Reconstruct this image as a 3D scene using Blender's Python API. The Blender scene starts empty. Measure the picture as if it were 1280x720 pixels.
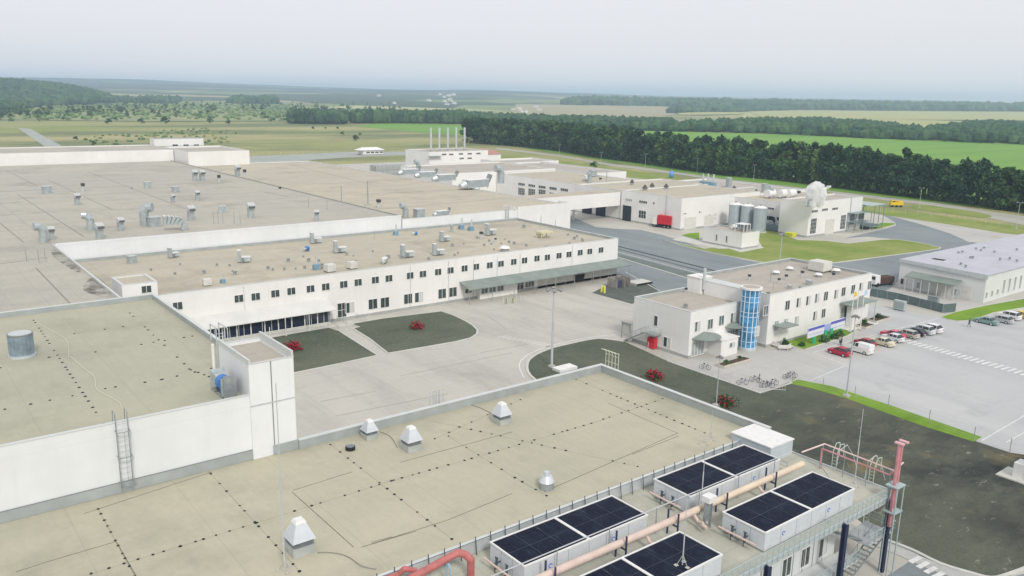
import bpy, bmesh, math, random
from mathutils import Vector, Matrix, noise
RND = random.Random(11)
SC = bpy.context.scene
COL = SC.collection
rad = math.radians
# ------------------------------------------------------------------ camera (solved from the building grid)
FPX, YAW, PITCH, ROLL, EYE = 1037.0, rad(-51.915), rad(13.078), rad(-1.088), 44.0
_fwd = Vector((math.cos(PITCH)*math.sin(YAW), math.cos(PITCH)*math.cos(YAW), -math.sin(PITCH)))
_rt = Vector((math.cos(YAW), -math.sin(YAW), 0)); _dn = _fwd.cross(_rt)
_c, _s = math.cos(ROLL), math.sin(ROLL)
RT = _c*_rt + _s*_dn; DN = -_s*_rt + _c*_dn; FW = _fwd
cam = bpy.data.cameras.new('camera'); camo = bpy.data.objects.new('camera', cam); COL.objects.link(camo)
m = Matrix((RT, -DN, -FW)).transposed().to_4x4(); m.translation = Vector((0, 0, EYE)); camo.matrix_world = m
cam.sensor_width = 36; cam.lens = 36*FPX/1280; cam.clip_start = 1; cam.clip_end = 40000
SC.camera = camo
def ray(px, py): return RT*((px-640)/FPX) + DN*((py-360)/FPX) + FW
def g(px, py, z=0.0):                      # survey helper: the ground (or roof) point at height z
    d = ray(px, py); k = (z-EYE)/d.z; return (d.x*k, d.y*k)
def gx(px, py, x):                         # point on the wall plane x = const
    d = ray(px, py); k = x/d.x; return (d.y*k, EYE+d.z*k)
def gy(px, py, y):
    d = ray(px, py); k = y/d.y; return (d.x*k, EYE+d.z*k)
# ------------------------------------------------------------------ materials
MATS = {}
def mat(name, col, rough=.8, metal=0.0, var=0.0, scale=.3, col2=None, bump=0.0, spec=.3, detail=4, stretch=None):
    if name in MATS: return MATS[name]
    mt = bpy.data.materials.new(name); mt.use_nodes = True; nt = mt.node_tree; b = nt.nodes['Principled BSDF']
    b.inputs['Roughness'].default_value = rough; b.inputs['Metallic'].default_value = metal
    b.inputs['Specular IOR Level'].default_value = spec
    b.inputs['Base Color'].default_value = (*col, 1)
    if var or col2:
        tc = nt.nodes.new('ShaderNodeTexCoord'); n = nt.nodes.new('ShaderNodeTexNoise')
        n.inputs['Scale'].default_value = scale; n.inputs['Detail'].default_value = detail; n.inputs['Roughness'].default_value = .62
        src = tc.outputs['Object']
        if stretch:
            mp = nt.nodes.new('ShaderNodeMapping'); mp.inputs['Scale'].default_value = stretch
            nt.links.new(src, mp.inputs['Vector']); src = mp.outputs['Vector']
        nt.links.new(src, n.inputs['Vector'])
        r = nt.nodes.new('ShaderNodeValToRGB'); r.color_ramp.elements[0].position = .33; r.color_ramp.elements[1].position = .68
        c2 = col2 or tuple(c*(1-var) for c in col)
        r.color_ramp.elements[0].color = (*c2, 1); r.color_ramp.elements[1].color = (*col, 1)
        nt.links.new(n.outputs['Fac'], r.inputs['Fac']); nt.links.new(r.outputs['Color'], b.inputs['Base Color'])
        if bump:
            bp = nt.nodes.new('ShaderNodeBump'); bp.inputs['Strength'].default_value = bump
            n2 = nt.nodes.new('ShaderNodeTexNoise'); n2.inputs['Scale'].default_value = scale*6
            nt.links.new(tc.outputs['Object'], n2.inputs['Vector'])
            nt.links.new(n2.outputs['Fac'], bp.inputs['Height']); nt.links.new(bp.outputs['Normal'], b.inputs['Normal'])
    MATS[name] = mt; return mt
class NT:                                   # tiny node-graph helper for the richer ground materials
    def __init__(s, name, rough=.9, spec=.25):
        s.m = bpy.data.materials.new(name); s.m.use_nodes = True; s.t = s.m.node_tree; s.b = s.t.nodes['Principled BSDF']
        s.b.inputs['Roughness'].default_value = rough; s.b.inputs['Specular IOR Level'].default_value = spec
        s.tc = s.t.nodes.new('ShaderNodeTexCoord').outputs['Object']; MATS[name] = s.m
    def map(s, scale, rot=0, loc=(0, 0, 0)):
        mp = s.t.nodes.new('ShaderNodeMapping'); mp.inputs['Scale'].default_value = scale; mp.inputs['Rotation'].default_value = (0, 0, rot)
        mp.inputs['Location'].default_value = loc
        s.t.links.new(s.tc, mp.inputs['Vector']); return mp.outputs['Vector']
    def noise(s, vec, scale, detail=5, rough=.6, lo=.35, hi=.65, dist=0):
        n = s.t.nodes.new('ShaderNodeTexNoise'); n.inputs['Scale'].default_value = scale; n.inputs['Detail'].default_value = detail
        n.inputs['Roughness'].default_value = rough; n.inputs['Distortion'].default_value = dist; s.t.links.new(vec, n.inputs['Vector'])
        mr = s.t.nodes.new('ShaderNodeMapRange'); mr.inputs['From Min'].default_value = lo; mr.inputs['From Max'].default_value = hi
        s.t.links.new(n.outputs['Fac'], mr.inputs['Value']); return mr.outputs['Result']
    def brick(s, vec, w, h, mortar, off=0.0):
        n = s.t.nodes.new('ShaderNodeTexBrick'); n.inputs['Scale'].default_value = 1; n.inputs['Brick Width'].default_value = w
        n.inputs['Row Height'].default_value = h; n.inputs['Mortar Size'].default_value = mortar; n.offset = off
        n.inputs['Mortar Smooth'].default_value = .3
        s.t.links.new(vec, n.inputs['Vector']); return n.outputs['Fac']
    def cell(s, vec, scale):
        n = s.t.nodes.new('ShaderNodeTexVoronoi'); n.inputs['Scale'].default_value = scale; s.t.links.new(vec, n.inputs['Vector'])
        return n.outputs['Color']
    def mul(s, a, k):
        n = s.t.nodes.new('ShaderNodeMath'); n.operation = 'MULTIPLY'; s.t.links.new(a, n.inputs[0])
        if isinstance(k, (int, float)): n.inputs[1].default_value = k
        else: s.t.links.new(k, n.inputs[1])
        return n.outputs[0]
    def mix(s, fac, a, b, mode='MIX'):
        n = s.t.nodes.new('ShaderNodeMix'); n.data_type = 'RGBA'; n.blend_type = mode
        if isinstance(fac, (int, float)): n.inputs[0].default_value = fac
        else: s.t.links.new(fac, n.inputs[0])
        for v, i in ((a, 6), (b, 7)):
            if isinstance(v, tuple): n.inputs[i].default_value = (*v, 1)
            else: s.t.links.new(v, n.inputs[i])
        return n.outputs[2]
    def out(s, c, bumpsrc=None, strength=.2, dist=.1):
        s.t.links.new(c, s.b.inputs['Base Color'])
        if bumpsrc is not None:
            bp = s.t.nodes.new('ShaderNodeBump'); bp.inputs['Strength'].default_value = strength; bp.inputs['Distance'].default_value = dist
            s.t.links.new(bumpsrc, bp.inputs['Height']); s.t.links.new(bp.outputs['Normal'], s.b.inputs['Normal'])
        return s.m
def membrane(name, base, warm, dark, seamw=4.5, seamh=22):
    n = NT(name, .85); v = n.map((1, 1, 1))
    c = n.mix(n.noise(v, .035, 5), base, warm)
    c = n.mix(n.mul(n.noise(n.map((1, .25, 1)), .22, 6, .7, .45, .75), .5), c, dark)
    c = n.mix(n.mul(n.noise(n.map((.3, 1, 1)), 1.3, 3, .6, .4, .7), .16), c, tuple(min(1, k*1.25) for k in warm))
    c = n.mix(n.mul(n.brick(v, seamh, seamw, .07, .5), .35), c, dark)
    c = n.mix(n.mul(n.noise(v, .06, 6, .7, .52, .72), .5), c, tuple(k*.72 for k in dark))
    c = n.mix(n.mul(n.noise(v, 2.2, 5, .8, .5, .8), .3), c, tuple(k*.8 for k in dark))
    return n.out(c)
def walls(name, col, joint=6.0, h=3.4, dirt=.09):
    n = NT(name, .55, .35); 
    tc = n.t.nodes.new('ShaderNodeSeparateXYZ'); n.t.links.new(n.tc, tc.inputs[0])
    add = n.t.nodes.new('ShaderNodeMath'); add.operation = 'ADD'; n.t.links.new(tc.outputs[0], add.inputs[0]); n.t.links.new(tc.outputs[1], add.inputs[1])
    cb = n.t.nodes.new('ShaderNodeCombineXYZ'); n.t.links.new(add.outputs[0], cb.inputs[0]); n.t.links.new(tc.outputs[2], cb.inputs[1])
    v = cb.outputs[0]
    d = tuple(k*(1-dirt) for k in col); jc = tuple(k*.78 for k in col)
    c = n.mix(n.noise(v, .12, 4), col, d)
    sc = n.t.nodes.new('ShaderNodeMapping'); sc.inputs['Scale'].default_value = (1.0, .12, 1); n.t.links.new(v, sc.inputs['Vector'])
    c = n.mix(n.mul(n.noise(sc.outputs[0], 1.2, 5, .65, .48, .78), .38), c, tuple(k*.82 for k in col))
    br = n.brick(v, joint, h, .03, 0.0)
    c = n.mix(n.mul(br, .45), c, jc)
    return n.out(c)
W = walls('white_panel', (.80, .795, .765))
WC = walls('cool_white_panel', (.76, .78, .79), 12, 7)
WG = walls('pale_grey_panel', (.64, .67, .66), 6, 8)
ROOF_N = membrane('near_roof_membrane', (.42, .405, .31), (.47, .445, .335), (.33, .335, .255), 9, 26)
ROOF_L = membrane('tall_roof_membrane', (.385, .385, .30), (.43, .42, .32), (.31, .32, .25), 9, 26)
ROOF_H = membrane('hall_roof_membrane', (.40, .39, .34), (.455, .43, .36), (.29, .285, .25), 4.5, 30)
ROOF_F = membrane('front_roof_membrane', (.44, .415, .335), (.50, .455, .355), (.31, .30, .245), 5, 16)
ROOF_P = membrane('office_roof_membrane', (.40, .375, .33), (.46, .42, .35), (.29, .275, .245), 5, 12)
ROOF_W = mat('lavender_metal_roof', (.50, .51, .555), .55, 0, .14, .2, bump=0)
FLASH = mat('grey_flashing', (.42, .46, .46), .5, .2, .2, .4)
COPE = mat('white_coping', (.62, .65, .63), .45, .1, .1, .4)
TRIM = mat('dark_trim', (.25, .27, .27), .5, .3)
GALV = mat('galvanised_steel', (.44, .49, .51), .42, .55, .3, 1.2)
DUCT = mat('duct_metal', (.54, .60, .61), .4, .5, .28, .9)
LSTEEL = mat('light_steel', (.60, .64, .65), .45, .3, .15, 1)
WHITE = mat('white_paint', (.78, .78, .76), .45, 0, .1, 1.5)
OFFW = mat('off_white_paint', (.68, .67, .62), .5, 0, .15, 1.2)
BLACK = mat('black_rubber', (.02, .02, .024), .6)
NAVY = mat('navy_steel', (.035, .045, .10), .45)
DGLASS = mat('dark_glass', (.055, .078, .075), .12, 0, .4, .8, spec=.6)
GGLASS = mat('grey_glass', (.16, .21, .21), .15, 0, .6, .6, spec=.6)
BGLASS = mat('blue_glass', (.10, .36, .66), .12, 0, .75, .6, spec=.6)
PGLASS = mat('pale_glass', (.40, .45, .44), .2, 0, .3, .6, spec=.5)
BLUE = mat('blue_motor', (.06, .22, .58), .4, 0, .2, 2)
CYAN = mat('cyan_paint', (.20, .36, .48), .4, 0, .2, 2)
RED = mat('red_paint', (.62, .03, .045), .4, 0, .2, .8)
SALMON = mat('salmon_insulation', (.66, .53, .46), .5, 0, .15, 1.0)
TANP = mat('tan_insulation', (.72, .60, .46), .5, 0, .15, .6)
REDP = mat('rust_pink_pipe', (.50, .17, .16), .45, 0, .25, 1.5)
PINKP = mat('pink_pipe', (.62, .28, .31), .45, 0, .25, 1.5)
KERB = mat('kerb_concrete', (.58, .58, .53), .85, 0, .15, .6)
CONCR = mat('concrete_block', (.52, .51, .46), .9, 0, .25, .8)
PAINT = mat('road_paint', (.74, .74, .72), .7, 0, .25, 1.6)
YELLOW = mat('yellow_paint', (.82, .55, .02), .45, 0, .15, 1)
GREENP = mat('green_paint', (.03, .42, .22), .5, 0, .1, 1)
BROWN = mat('brown_bark', (.10, .075, .05), .9, 0, .3, 3)
CANOPY = mat('grey_green_canopy', (.27, .32, .29), .5, .1, .25, .3)
SILO = mat('silo_metal', (.46, .53, .555), .4, .35, .15, .5)
TYRE = mat('tyre', (.02, .02, .02), .8)
SKIN = mat('skin', (.45, .28, .2), .6)
def leafm(name, a, b, sc=1.5):
    m_ = mat(name, a, .75, 0, 0, sc, col2=b, spec=.15); nt = m_.node_tree; bs = nt.nodes['Principled BSDF']; src = bs.inputs['Base Color'].links[0].from_socket
    oi = nt.nodes.new('ShaderNodeObjectInfo'); hs_ = nt.nodes.new('ShaderNodeHueSaturation'); mr = nt.nodes.new('ShaderNodeMapRange'); mr.inputs['To Min'].default_value = .62; mr.inputs['To Max'].default_value = 1.5
    mh = nt.nodes.new('ShaderNodeMapRange'); mh.inputs['To Min'].default_value = .52; mh.inputs['To Max'].default_value = .47
    nt.links.new(oi.outputs['Random'], mr.inputs['Value']); nt.links.new(oi.outputs['Random'], mh.inputs['Value']); nt.links.new(mr.outputs[0], hs_.inputs['Value']); nt.links.new(mh.outputs[0], hs_.inputs['Hue'])
    nt.links.new(src, hs_.inputs['Color']); nt.links.new(hs_.outputs[0], bs.inputs['Base Color']); return m_
LEAF = [leafm('leaf_deep', (.050, .115, .050), (.020, .056, .030), .35), leafm('leaf_mid', (.075, .155, .045), (.034, .085, .034), .35),
        leafm('leaf_light', (.12, .20, .05), (.05, .115, .035), .35)]
LEAFY = leafm('leaf_scrub', (.20, .26, .10), (.10, .16, .07), .1)
ROSE = mat('red_blossom', (.46, .018, .05), .7, 0, 0, 5, col2=(.16, .015, .03), spec=.15)
# grounds
def ground_mats():
    n = NT('meadow'); v = n.map((1, 1, 1)); s = n.map((1, .35, 1), rad(20))
    c = n.mix(n.noise(s, .006, 6, .6, .38, .62), (.22, .27, .07), (.40, .36, .18))
    c = n.mix(n.noise(s, .011, 6, .65, .46, .6), c, (.15, .18, .08))
    c = n.mix(n.mul(n.noise(v, .12, 4, .7, .45, .75), .5), c, (.31, .31, .17))
    c = n.mix(n.mul(n.noise(v, .35, 5, .7, .5, .7), .6), c, (.11, .15, .055))
    GM = n.out(c)
    def grass(name, a, b, d, e):
        n = NT(name); v = n.map((1, 1, 1)); s = n.map((1, .3, 1), rad(10))
        c = n.mix(n.noise(v, .07, 5), a, b); c = n.mix(n.mul(n.noise(s, .3, 5, .7, .5, .75), .6), c, d)
        c = n.mix(n.mul(n.noise(v, 1.6, 4, .7, .5, .72), .45), c, e)
        return n.out(c, n.noise(v, 3, 4), .4, .1)
    G1 = grass('bright_lawn', (.12, .24, .02), (.20, .33, .03), (.07, .15, .015), (.22, .34, .05))
    G2 = grass('worn_lawn', (.17, .25, .04), (.27, .30, .09), (.12, .19, .03), (.36, .33, .14))
    G3 = grass('dark_turf', (.075, .095, .062), (.118, .134, .092), (.050, .060, .045), (.20, .21, .16))
    n = NT('rough_dark_ground'); v = n.map((1, 1, 1)); s = n.map((1, .4, 1), rad(30))
    c = n.mix(n.noise(v, .045, 5, .6, .4, .6), (.036, .042, .038), (.10, .108, .078))
    c = n.mix(n.mul(n.noise(s, .25, 6, .75, .45, .72), .7), c, (.13, .145, .105))
    c = n.mix(n.mul(n.noise(v, .11, 3, .6, .57, .70), .9), c, (.19, .155, .08))
    c = n.mix(n.mul(n.noise(s, .7, 5, .8, .60, .70), .9), c, (.33, .32, .28))
    c = n.mix(n.mul(n.noise(v, 2.5, 4, .8, .5, .7), .45), c, (.035, .045, .035))
    G4 = n.out(c, n.noise(v, 2, 5), .5, .15)
    sx_ = n.t.nodes.new('ShaderNodeSeparateXYZ'); n.t.links.new(n.tc, sx_.inputs[0]); nz = n.t.nodes.new('ShaderNodeTexNoise'); nz.inputs['Scale'].default_value = .12; nz.inputs['Detail'].default_value = 5; n.t.links.new(v, nz.inputs['Vector'])
    ad = n.t.nodes.new('ShaderNodeMath'); ad.operation = 'MULTIPLY_ADD'; ad.inputs[1].default_value = 26; n.t.links.new(nz.outputs['Fac'], ad.inputs[0]); n.t.links.new(sx_.outputs[0], ad.inputs[2])
    mr = n.t.nodes.new('ShaderNodeMapRange'); mr.inputs['From Min'].default_value = -66; mr.inputs['From Max'].default_value = -36; n.t.links.new(ad.outputs[0], mr.inputs['Value'])
    tf = n.mix(n.noise(v, .07, 5), (.072, .090, .060), (.115, .128, .090)); tf = n.mix(n.mul(n.noise(v, .3, 5, .7, .5, .75), .6), tf, (.052, .062, .046)); tf = n.mix(n.mul(n.noise(v, 1.6, 4, .7, .5, .72), .45), tf, (.18, .19, .145))
    G4 = n.out(n.mix(mr.outputs[0], tf, c), n.noise(v, 2, 5), .4, .12)
    def paved(name, a, b, st, jw, jh, jd=.3, spots=.4):
        n = NT(name, .85); v = n.map((1, 1, 1)); s = n.map((.25, 1, 1), rad(8)); s2 = n.map((1, .22, 1), rad(-6))
        c = n.mix(n.noise(v, .03, 5), a, b); c = n.mix(n.mul(n.noise(s, .12, 7, .72, .45, .72), .75), c, st)
        c = n.mix(n.mul(n.noise(s2, .45, 5, .75, .55, .8), spots), c, tuple(k*.8 for k in st))
        c = n.mix(n.mul(n.noise(v, .9, 5, .8, .4, .8), .25), c, tuple(min(1, k*1.12) for k in b))
        c = n.mix(n.mul(n.brick(v, jw, jh, .035, 0), jd), c, tuple(k*.66 for k in st))
        c = n.mix(n.mul(n.noise(v, .14, 3, .5, .66, .76), .35), c, tuple(k*.7 for k in st))
        return n.out(c)
    P1 = paved('yard_concrete', (.45, .445, .40), (.52, .50, .44), (.33, .325, .29), 6, 6)
    P2 = paved('car_park_paving', (.43, .445, .445), (.49, .495, .485), (.34, .355, .36), 30, 30, .15, .4)
    P3 = paved('asphalt', (.20, .235, .245), (.25, .28, .285), (.145, .175, .185), 40, 7, .12, .4)
    P4 = paved('pale_track', (.38, .38, .33), (.45, .44, .38), (.28, .29, .24), 50, 50, .05)
    P5 = paved('plaza_paving', (.45, .445, .42), (.51, .50, .465), (.36, .355, .335), 2, 2, .25)
    P6 = paved('grey_gravel', (.33, .36, .33), (.38, .40, .36), (.27, .30, .27), 50, 50, .05)
    def field(name, a, b, d):
        n = NT(name); s = n.map((1, .12, 1), rad(35)); v = n.map((1, 1, 1))
        c = n.mix(n.noise(s, .02, 5), a, b); c = n.mix(n.mul(n.noise(s, .05, 6, .7, .5, .7), .5), c, d)
        return n.out(c)
    F1 = field('green_crop', (.13, .28, .035), (.18, .34, .05), (.21, .33, .09))
    F2 = field('pale_crop', (.36, .37, .13), (.42, .41, .17), (.30, .33, .12))
    F3 = field('brown_stubble', (.33, .30, .18), (.38, .34, .21), (.25, .26, .14))
    return GM, G1, G2, G3, G4, P1, P2, P3, P4, P5, P6, F1, F2, F3
(MEADOW, LAWN, WORN, TURF, ROUGH, YARD, PARK, ASPH, TRACK, PLAZA, GRAV, CROP, PALE, STUB) = ground_mats()
def cage_material():                        # fan screens of the dry coolers: dark fine mesh
    n = NT('fan_screen', .55, .1); v = n.map((1, 1, 1))
    c = n.mix(n.noise(v, .7, 4, .7, .45, .75), (.004, .006, .020), (.014, .022, .045))
    c = n.mix(n.mul(n.noise(n.map((.4,2.2,1), rad(25)), 1.1, 5, .8, .56, .74), .5), c, (.10, .13, .15))
    c = n.mix(n.mul(n.brick(v, 2.27, 2.2, .03, 0), .12), c, (.10, .11, .12))
    return n.out(c)
SCREEN = cage_material()
# ------------------------------------------------------------------ mesh builder
class MB:
    def __init__(s): s.v = []; s.f = []; s.i = []; s.marks = []
    def add(s, vs, fs, k=0):
        o = len(s.v); s.marks.append((len(s.v), len(s.f))); s.v += [tuple(p) for p in vs]; s.f += [tuple(a+o for a in f) for f in fs]; s.i += [k]*len(fs); return s
    def box(s, x0, x1, y0, y1, z0, z1, k=0):
        return s.add([(x0,y0,z0),(x1,y0,z0),(x1,y1,z0),(x0,y1,z0),(x0,y0,z1),(x1,y0,z1),(x1,y1,z1),(x0,y1,z1)],
                     [(3,2,1,0),(4,5,6,7),(0,1,5,4),(1,2,6,5),(2,3,7,6),(3,0,4,7)], k)
    def obox(s, c, size, rz=0, k=0, rx=0, ry=0):
        M_ = Matrix.Translation(c) @ Matrix.Rotation(rz,4,'Z') @ Matrix.Rotation(ry,4,'Y') @ Matrix.Rotation(rx,4,'X'); h = Vector(size)/2
        vs = [M_ @ Vector((a*h.x,b*h.y,d*h.z)) for d in (-1,1) for a,b in ((-1,-1),(1,-1),(1,1),(-1,1))]
        return s.add(vs, [(3,2,1,0),(4,5,6,7),(0,1,5,4),(1,2,6,5),(2,3,7,6),(3,0,4,7)], k)
    def cyl(s, p0, p1, r0, r1=None, n=10, k=0, caps=True):
        r1 = r0 if r1 is None else r1; p0, p1 = Vector(p0), Vector(p1); d = (p1-p0).normalized()
        a = d.orthogonal().normalized(); b = d.cross(a); vs = []
        for p, r in ((p0,r0),(p1,r1)):
            for j in range(n):
                t = 2*math.pi*j/n; vs.append(p + (a*math.cos(t)+b*math.sin(t))*r)
        fs = [(j,(j+1)%n,n+(j+1)%n,n+j) for j in range(n)]
        if caps: fs += [tuple(range(n-1,-1,-1)), tuple(range(n,2*n))]
        return s.add(vs, fs, k)
    def tube(s, pts, r, n=6, k=0):
        for a, b in zip(pts, pts[1:]): s.cyl(a, b, r, r, n, k)
        for p in pts[1:-1]: s.ball(p, r*1.02, 1, k) if r > .12 else None
        return s
    def ball(s, c, r, sub=1, k=0, sq=(1,1,1), jit=0):
        bm = bmesh.new(); bmesh.ops.create_icosphere(bm, subdivisions=sub+1, radius=1)
        vs = []
        for v in bm.verts:
            q = 1+ (RND.uniform(-jit, jit) if jit else 0)
            vs.append((c[0]+v.co.x*r*sq[0]*q, c[1]+v.co.y*r*sq[1]*q, c[2]+v.co.z*r*sq[2]*q))
        fs = [tuple(v.index for v in f.verts) for f in bm.faces]; bm.free(); return s.add(vs, fs, k)
    def poly(s, pts, z, k=0):
        return s.add([(p[0],p[1],z) for p in pts], [tuple(range(len(pts)))], k)
    def prism(s, pts, z0, z1, k=0):
        n = len(pts); A = sum(pts[i][0]*pts[(i+1)%n][1]-pts[(i+1)%n][0]*pts[i][1] for i in range(n))
        if A < 0: pts = pts[::-1]
        return s.add([(p[0],p[1],z0) for p in pts]+[(p[0],p[1],z1) for p in pts],
                     [tuple(range(n-1,-1,-1)), tuple(range(n,2*n))]+[(i,(i+1)%n,n+(i+1)%n,n+i) for i in range(n)], k)
    def frustum(s, c, a, b, z0, a2, b2, z1, k=0):
        x, y = c
        return s.add([(x-a,y-b,z0),(x+a,y-b,z0),(x+a,y+b,z0),(x-a,y+b,z0),(x-a2,y-b2,z1),(x+a2,y-b2,z1),(x+a2,y+b2,z1),(x-a2,y+b2,z1)],
                     [(3,2,1,0),(4,5,6,7),(0,1,5,4),(1,2,6,5),(2,3,7,6),(3,0,4,7)], k)
    def build(s, name, mats, parent=None, world=False, smooth=False, bevel=0):
        if not isinstance(mats, (list, tuple)): mats = [mats]
        vs = s.v
        if world and parent is not None:
            o = Vector(WORLD.get(parent.name, parent.location)); vs = [(p[0]-o.x, p[1]-o.y, p[2]-o.z) for p in vs]
        me = bpy.data.meshes.new(name); me.from_pydata(vs, [], s.f)
        for q in mats: me.materials.append(q)
        if len(mats) > 1: me.polygons.foreach_set('material_index', s.i)
        if smooth: me.polygons.foreach_set('use_smooth', [True]*len(me.polygons))
        me.update()
        ob = bpy.data.objects.new(name, me); COL.objects.link(ob); ob.parent = parent
        if parent is not None and parent.type == 'MESH': WORLD[ob.name] = WORLD.get(parent.name, tuple(parent.location))
        elif parent is not None: WORLD[ob.name] = tuple(parent.location)
        if bevel:
            bv = ob.modifiers.new('bevel','BEVEL'); bv.width = bevel; bv.segments = 2; bv.limit_method = 'ANGLE'
        return ob
def _each(s, name, mats, parent, world=True, cap=100):
    out = []; n = len(s.marks); s.marks.append((len(s.v), len(s.f)))
    for q in range(n):
        v0, f0 = s.marks[q]; v1, f1 = s.marks[q+1]
        if q >= cap:
            m2 = MB(); m2.v = s.v[v0:]; m2.f = [tuple(a-v0 for a in f) for f in s.f[f0:]]; m2.i = s.i[f0:]; o = m2.build(name, mats, parent, world); o['kind'] = 'stuff'; out.append(o); break
        m2 = MB(); m2.v = s.v[v0:v1]; m2.f = [tuple(a-v0 for a in f) for f in s.f[f0:f1]]; m2.i = s.i[f0:f1]; out.append(m2.build(name, mats, parent, world))
    return out
MB.each = _each
WORLD = {}
def tag(o, label=None, cat=None, group=None, kind=None):
    if label: o['label'] = label
    if cat: o['category'] = cat
    if group: o['group'] = group
    if kind: o['kind'] = kind
    return o
def thing(name, label, cat, loc=(0,0,0), rz=0, group=None):
    o = bpy.data.objects.new(name, None); COL.objects.link(o); o.location = loc; o.rotation_euler = (0,0,rz); o.empty_display_size = .5
    return tag(o, label, cat, group)
def struct(name, mb, m, kind='structure'):
    o = mb.build(name, m); o['kind'] = kind; return o
def kids(o): return [c for c in COL.objects if c.parent == o]
TREE = {}
def dup(root, loc, rz=0, label=None, group=None, scale=None):
    if root.name not in TREE:
        TREE[root.name] = [(c, kids(c)) for c in kids(root)]
    r = root.copy(); COL.objects.link(r); r.location = loc; r.rotation_euler = (0,0,rz)
    if scale: r.scale = scale
    if label: r['label'] = label
    if group: r['group'] = group
    for ch, subs in TREE[root.name]:
        c = ch.copy(); COL.objects.link(c); c.parent = r
        for q in subs:
            d = q.copy(); COL.objects.link(d); d.parent = c
    return r
class Proto:                                # the first use moves the built thing itself, later uses copy it
    def __init__(s, root): s.r = root; s.used = False; TREE[root.name] = [(c, kids(c)) for c in kids(root)]
    def put(s, loc, rz=0, label=None, group=None, scale=None):
        if not s.used:
            s.used = True; s.r.location = loc; s.r.rotation_euler = (0,0,rz)
            if scale: s.r.scale = scale
            if label: s.r['label'] = label
            if group: s.r['group'] = group
            return s.r
        return dup(s.r, loc, rz, label, group, scale)
HAZE = 1.5e-4; EXPO = 0.08
# ================================================================== THE SETTING: ground
def hills(x, y):
    r = math.hypot(x, y); t = max(0, min(1, (r-2300)/6500)); t = t*t*(3-2*t)
    n = noise.noise(Vector((x/2600, y/2600, 3.1)))*.5 + noise.noise(Vector((x/900, y/900, 7.7)))*.22
    a = math.atan2(-x, y)                                   # 0 = +y, grows to the left
    left = max(0, min(1, (a-.75)/.6))
    return -.6 + t*(54 + 44*left + 75*n*(.4+t*.6)) + min(1, max(0,(r-2300)/500))*4*(1+n)
GL = MB(); N = 96
GL.add([(0,0,-.04)]+[(16000*math.cos(2*math.pi*i/N), 16000*math.sin(2*math.pi*i/N), -.04) for i in range(N)], [(0,1+i,1+(i+1)%N) for i in range(N)])
struct('ground', GL, MEADOW)
n = NT('far_farmland'); v = n.map((1, 1, 1)); s = n.map((.8, 1.6, 1), rad(38))
cc = n.cell(s, .0011); sep = n.t.nodes.new('ShaderNodeSeparateColor'); n.t.links.new(cc, sep.inputs[0])
r = n.t.nodes.new('ShaderNodeValToRGB'); r.color_ramp.interpolation = 'CONSTANT'
els = [(0, (.045, .075, .035)), (.30, (.20, .25, .09)), (.45, (.33, .31, .16)), (.60, (.05, .085, .04)), (.72, (.42, .42, .20)), (.86, (.18, .25, .09))]
r.color_ramp.elements[0].color = (*els[0][1], 1); r.color_ramp.elements[1].position = els[1][0]; r.color_ramp.elements[1].color = (*els[1][1], 1)
for p, c in els[2:]:
    e = r.color_ramp.elements.new(p); e.color = (*c, 1)
n.t.links.new(sep.outputs[0], r.inputs['Fac'])
c = n.mix(n.noise(v, .0016, 6, .6, .5, .56), r.outputs['Color'], (.05, .08, .04))
sx_ = n.t.nodes.new('ShaderNodeSeparateXYZ'); n.t.links.new(n.tc, sx_.inputs[0])
def rng_(src, a, b):
    mr = n.t.nodes.new('ShaderNodeMapRange'); mr.inputs['From Min'].default_value = a; mr.inputs['From Max'].default_value = b; n.t.links.new(src, mr.inputs['Value']); return mr.outputs[0]
ridge = n.mul(n.mul(rng_(sx_.outputs[0], -4300, -5200), rng_(sx_.outputs[1], 7500, 6000)), n.noise(v, .0007, 5, .6, .36, .46))
c = n.mix(ridge, c, (.035, .06, .04))
FARM = n.out(c)
FL = MB(); NA, NR = 150, 60
for j in range(NR+1):
    rr = 2200*((15500/2200)**(j/NR))
    for i in range(NA+1):
        a = rad(-20) + rad(125)*i/NA
        x, y = -rr*math.sin(a), rr*math.cos(a); FL.v.append((x, y, hills(x, y) if j else -1.0))
for j in range(NR):
    for i in range(NA):
        q = j*(NA+1)+i; FL.f.append((q, q+1, q+NA+2, q+NA+1)); FL.i.append(0)
o = FL.build('hills', FARM, smooth=True); o['kind'] = 'structure'

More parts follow.
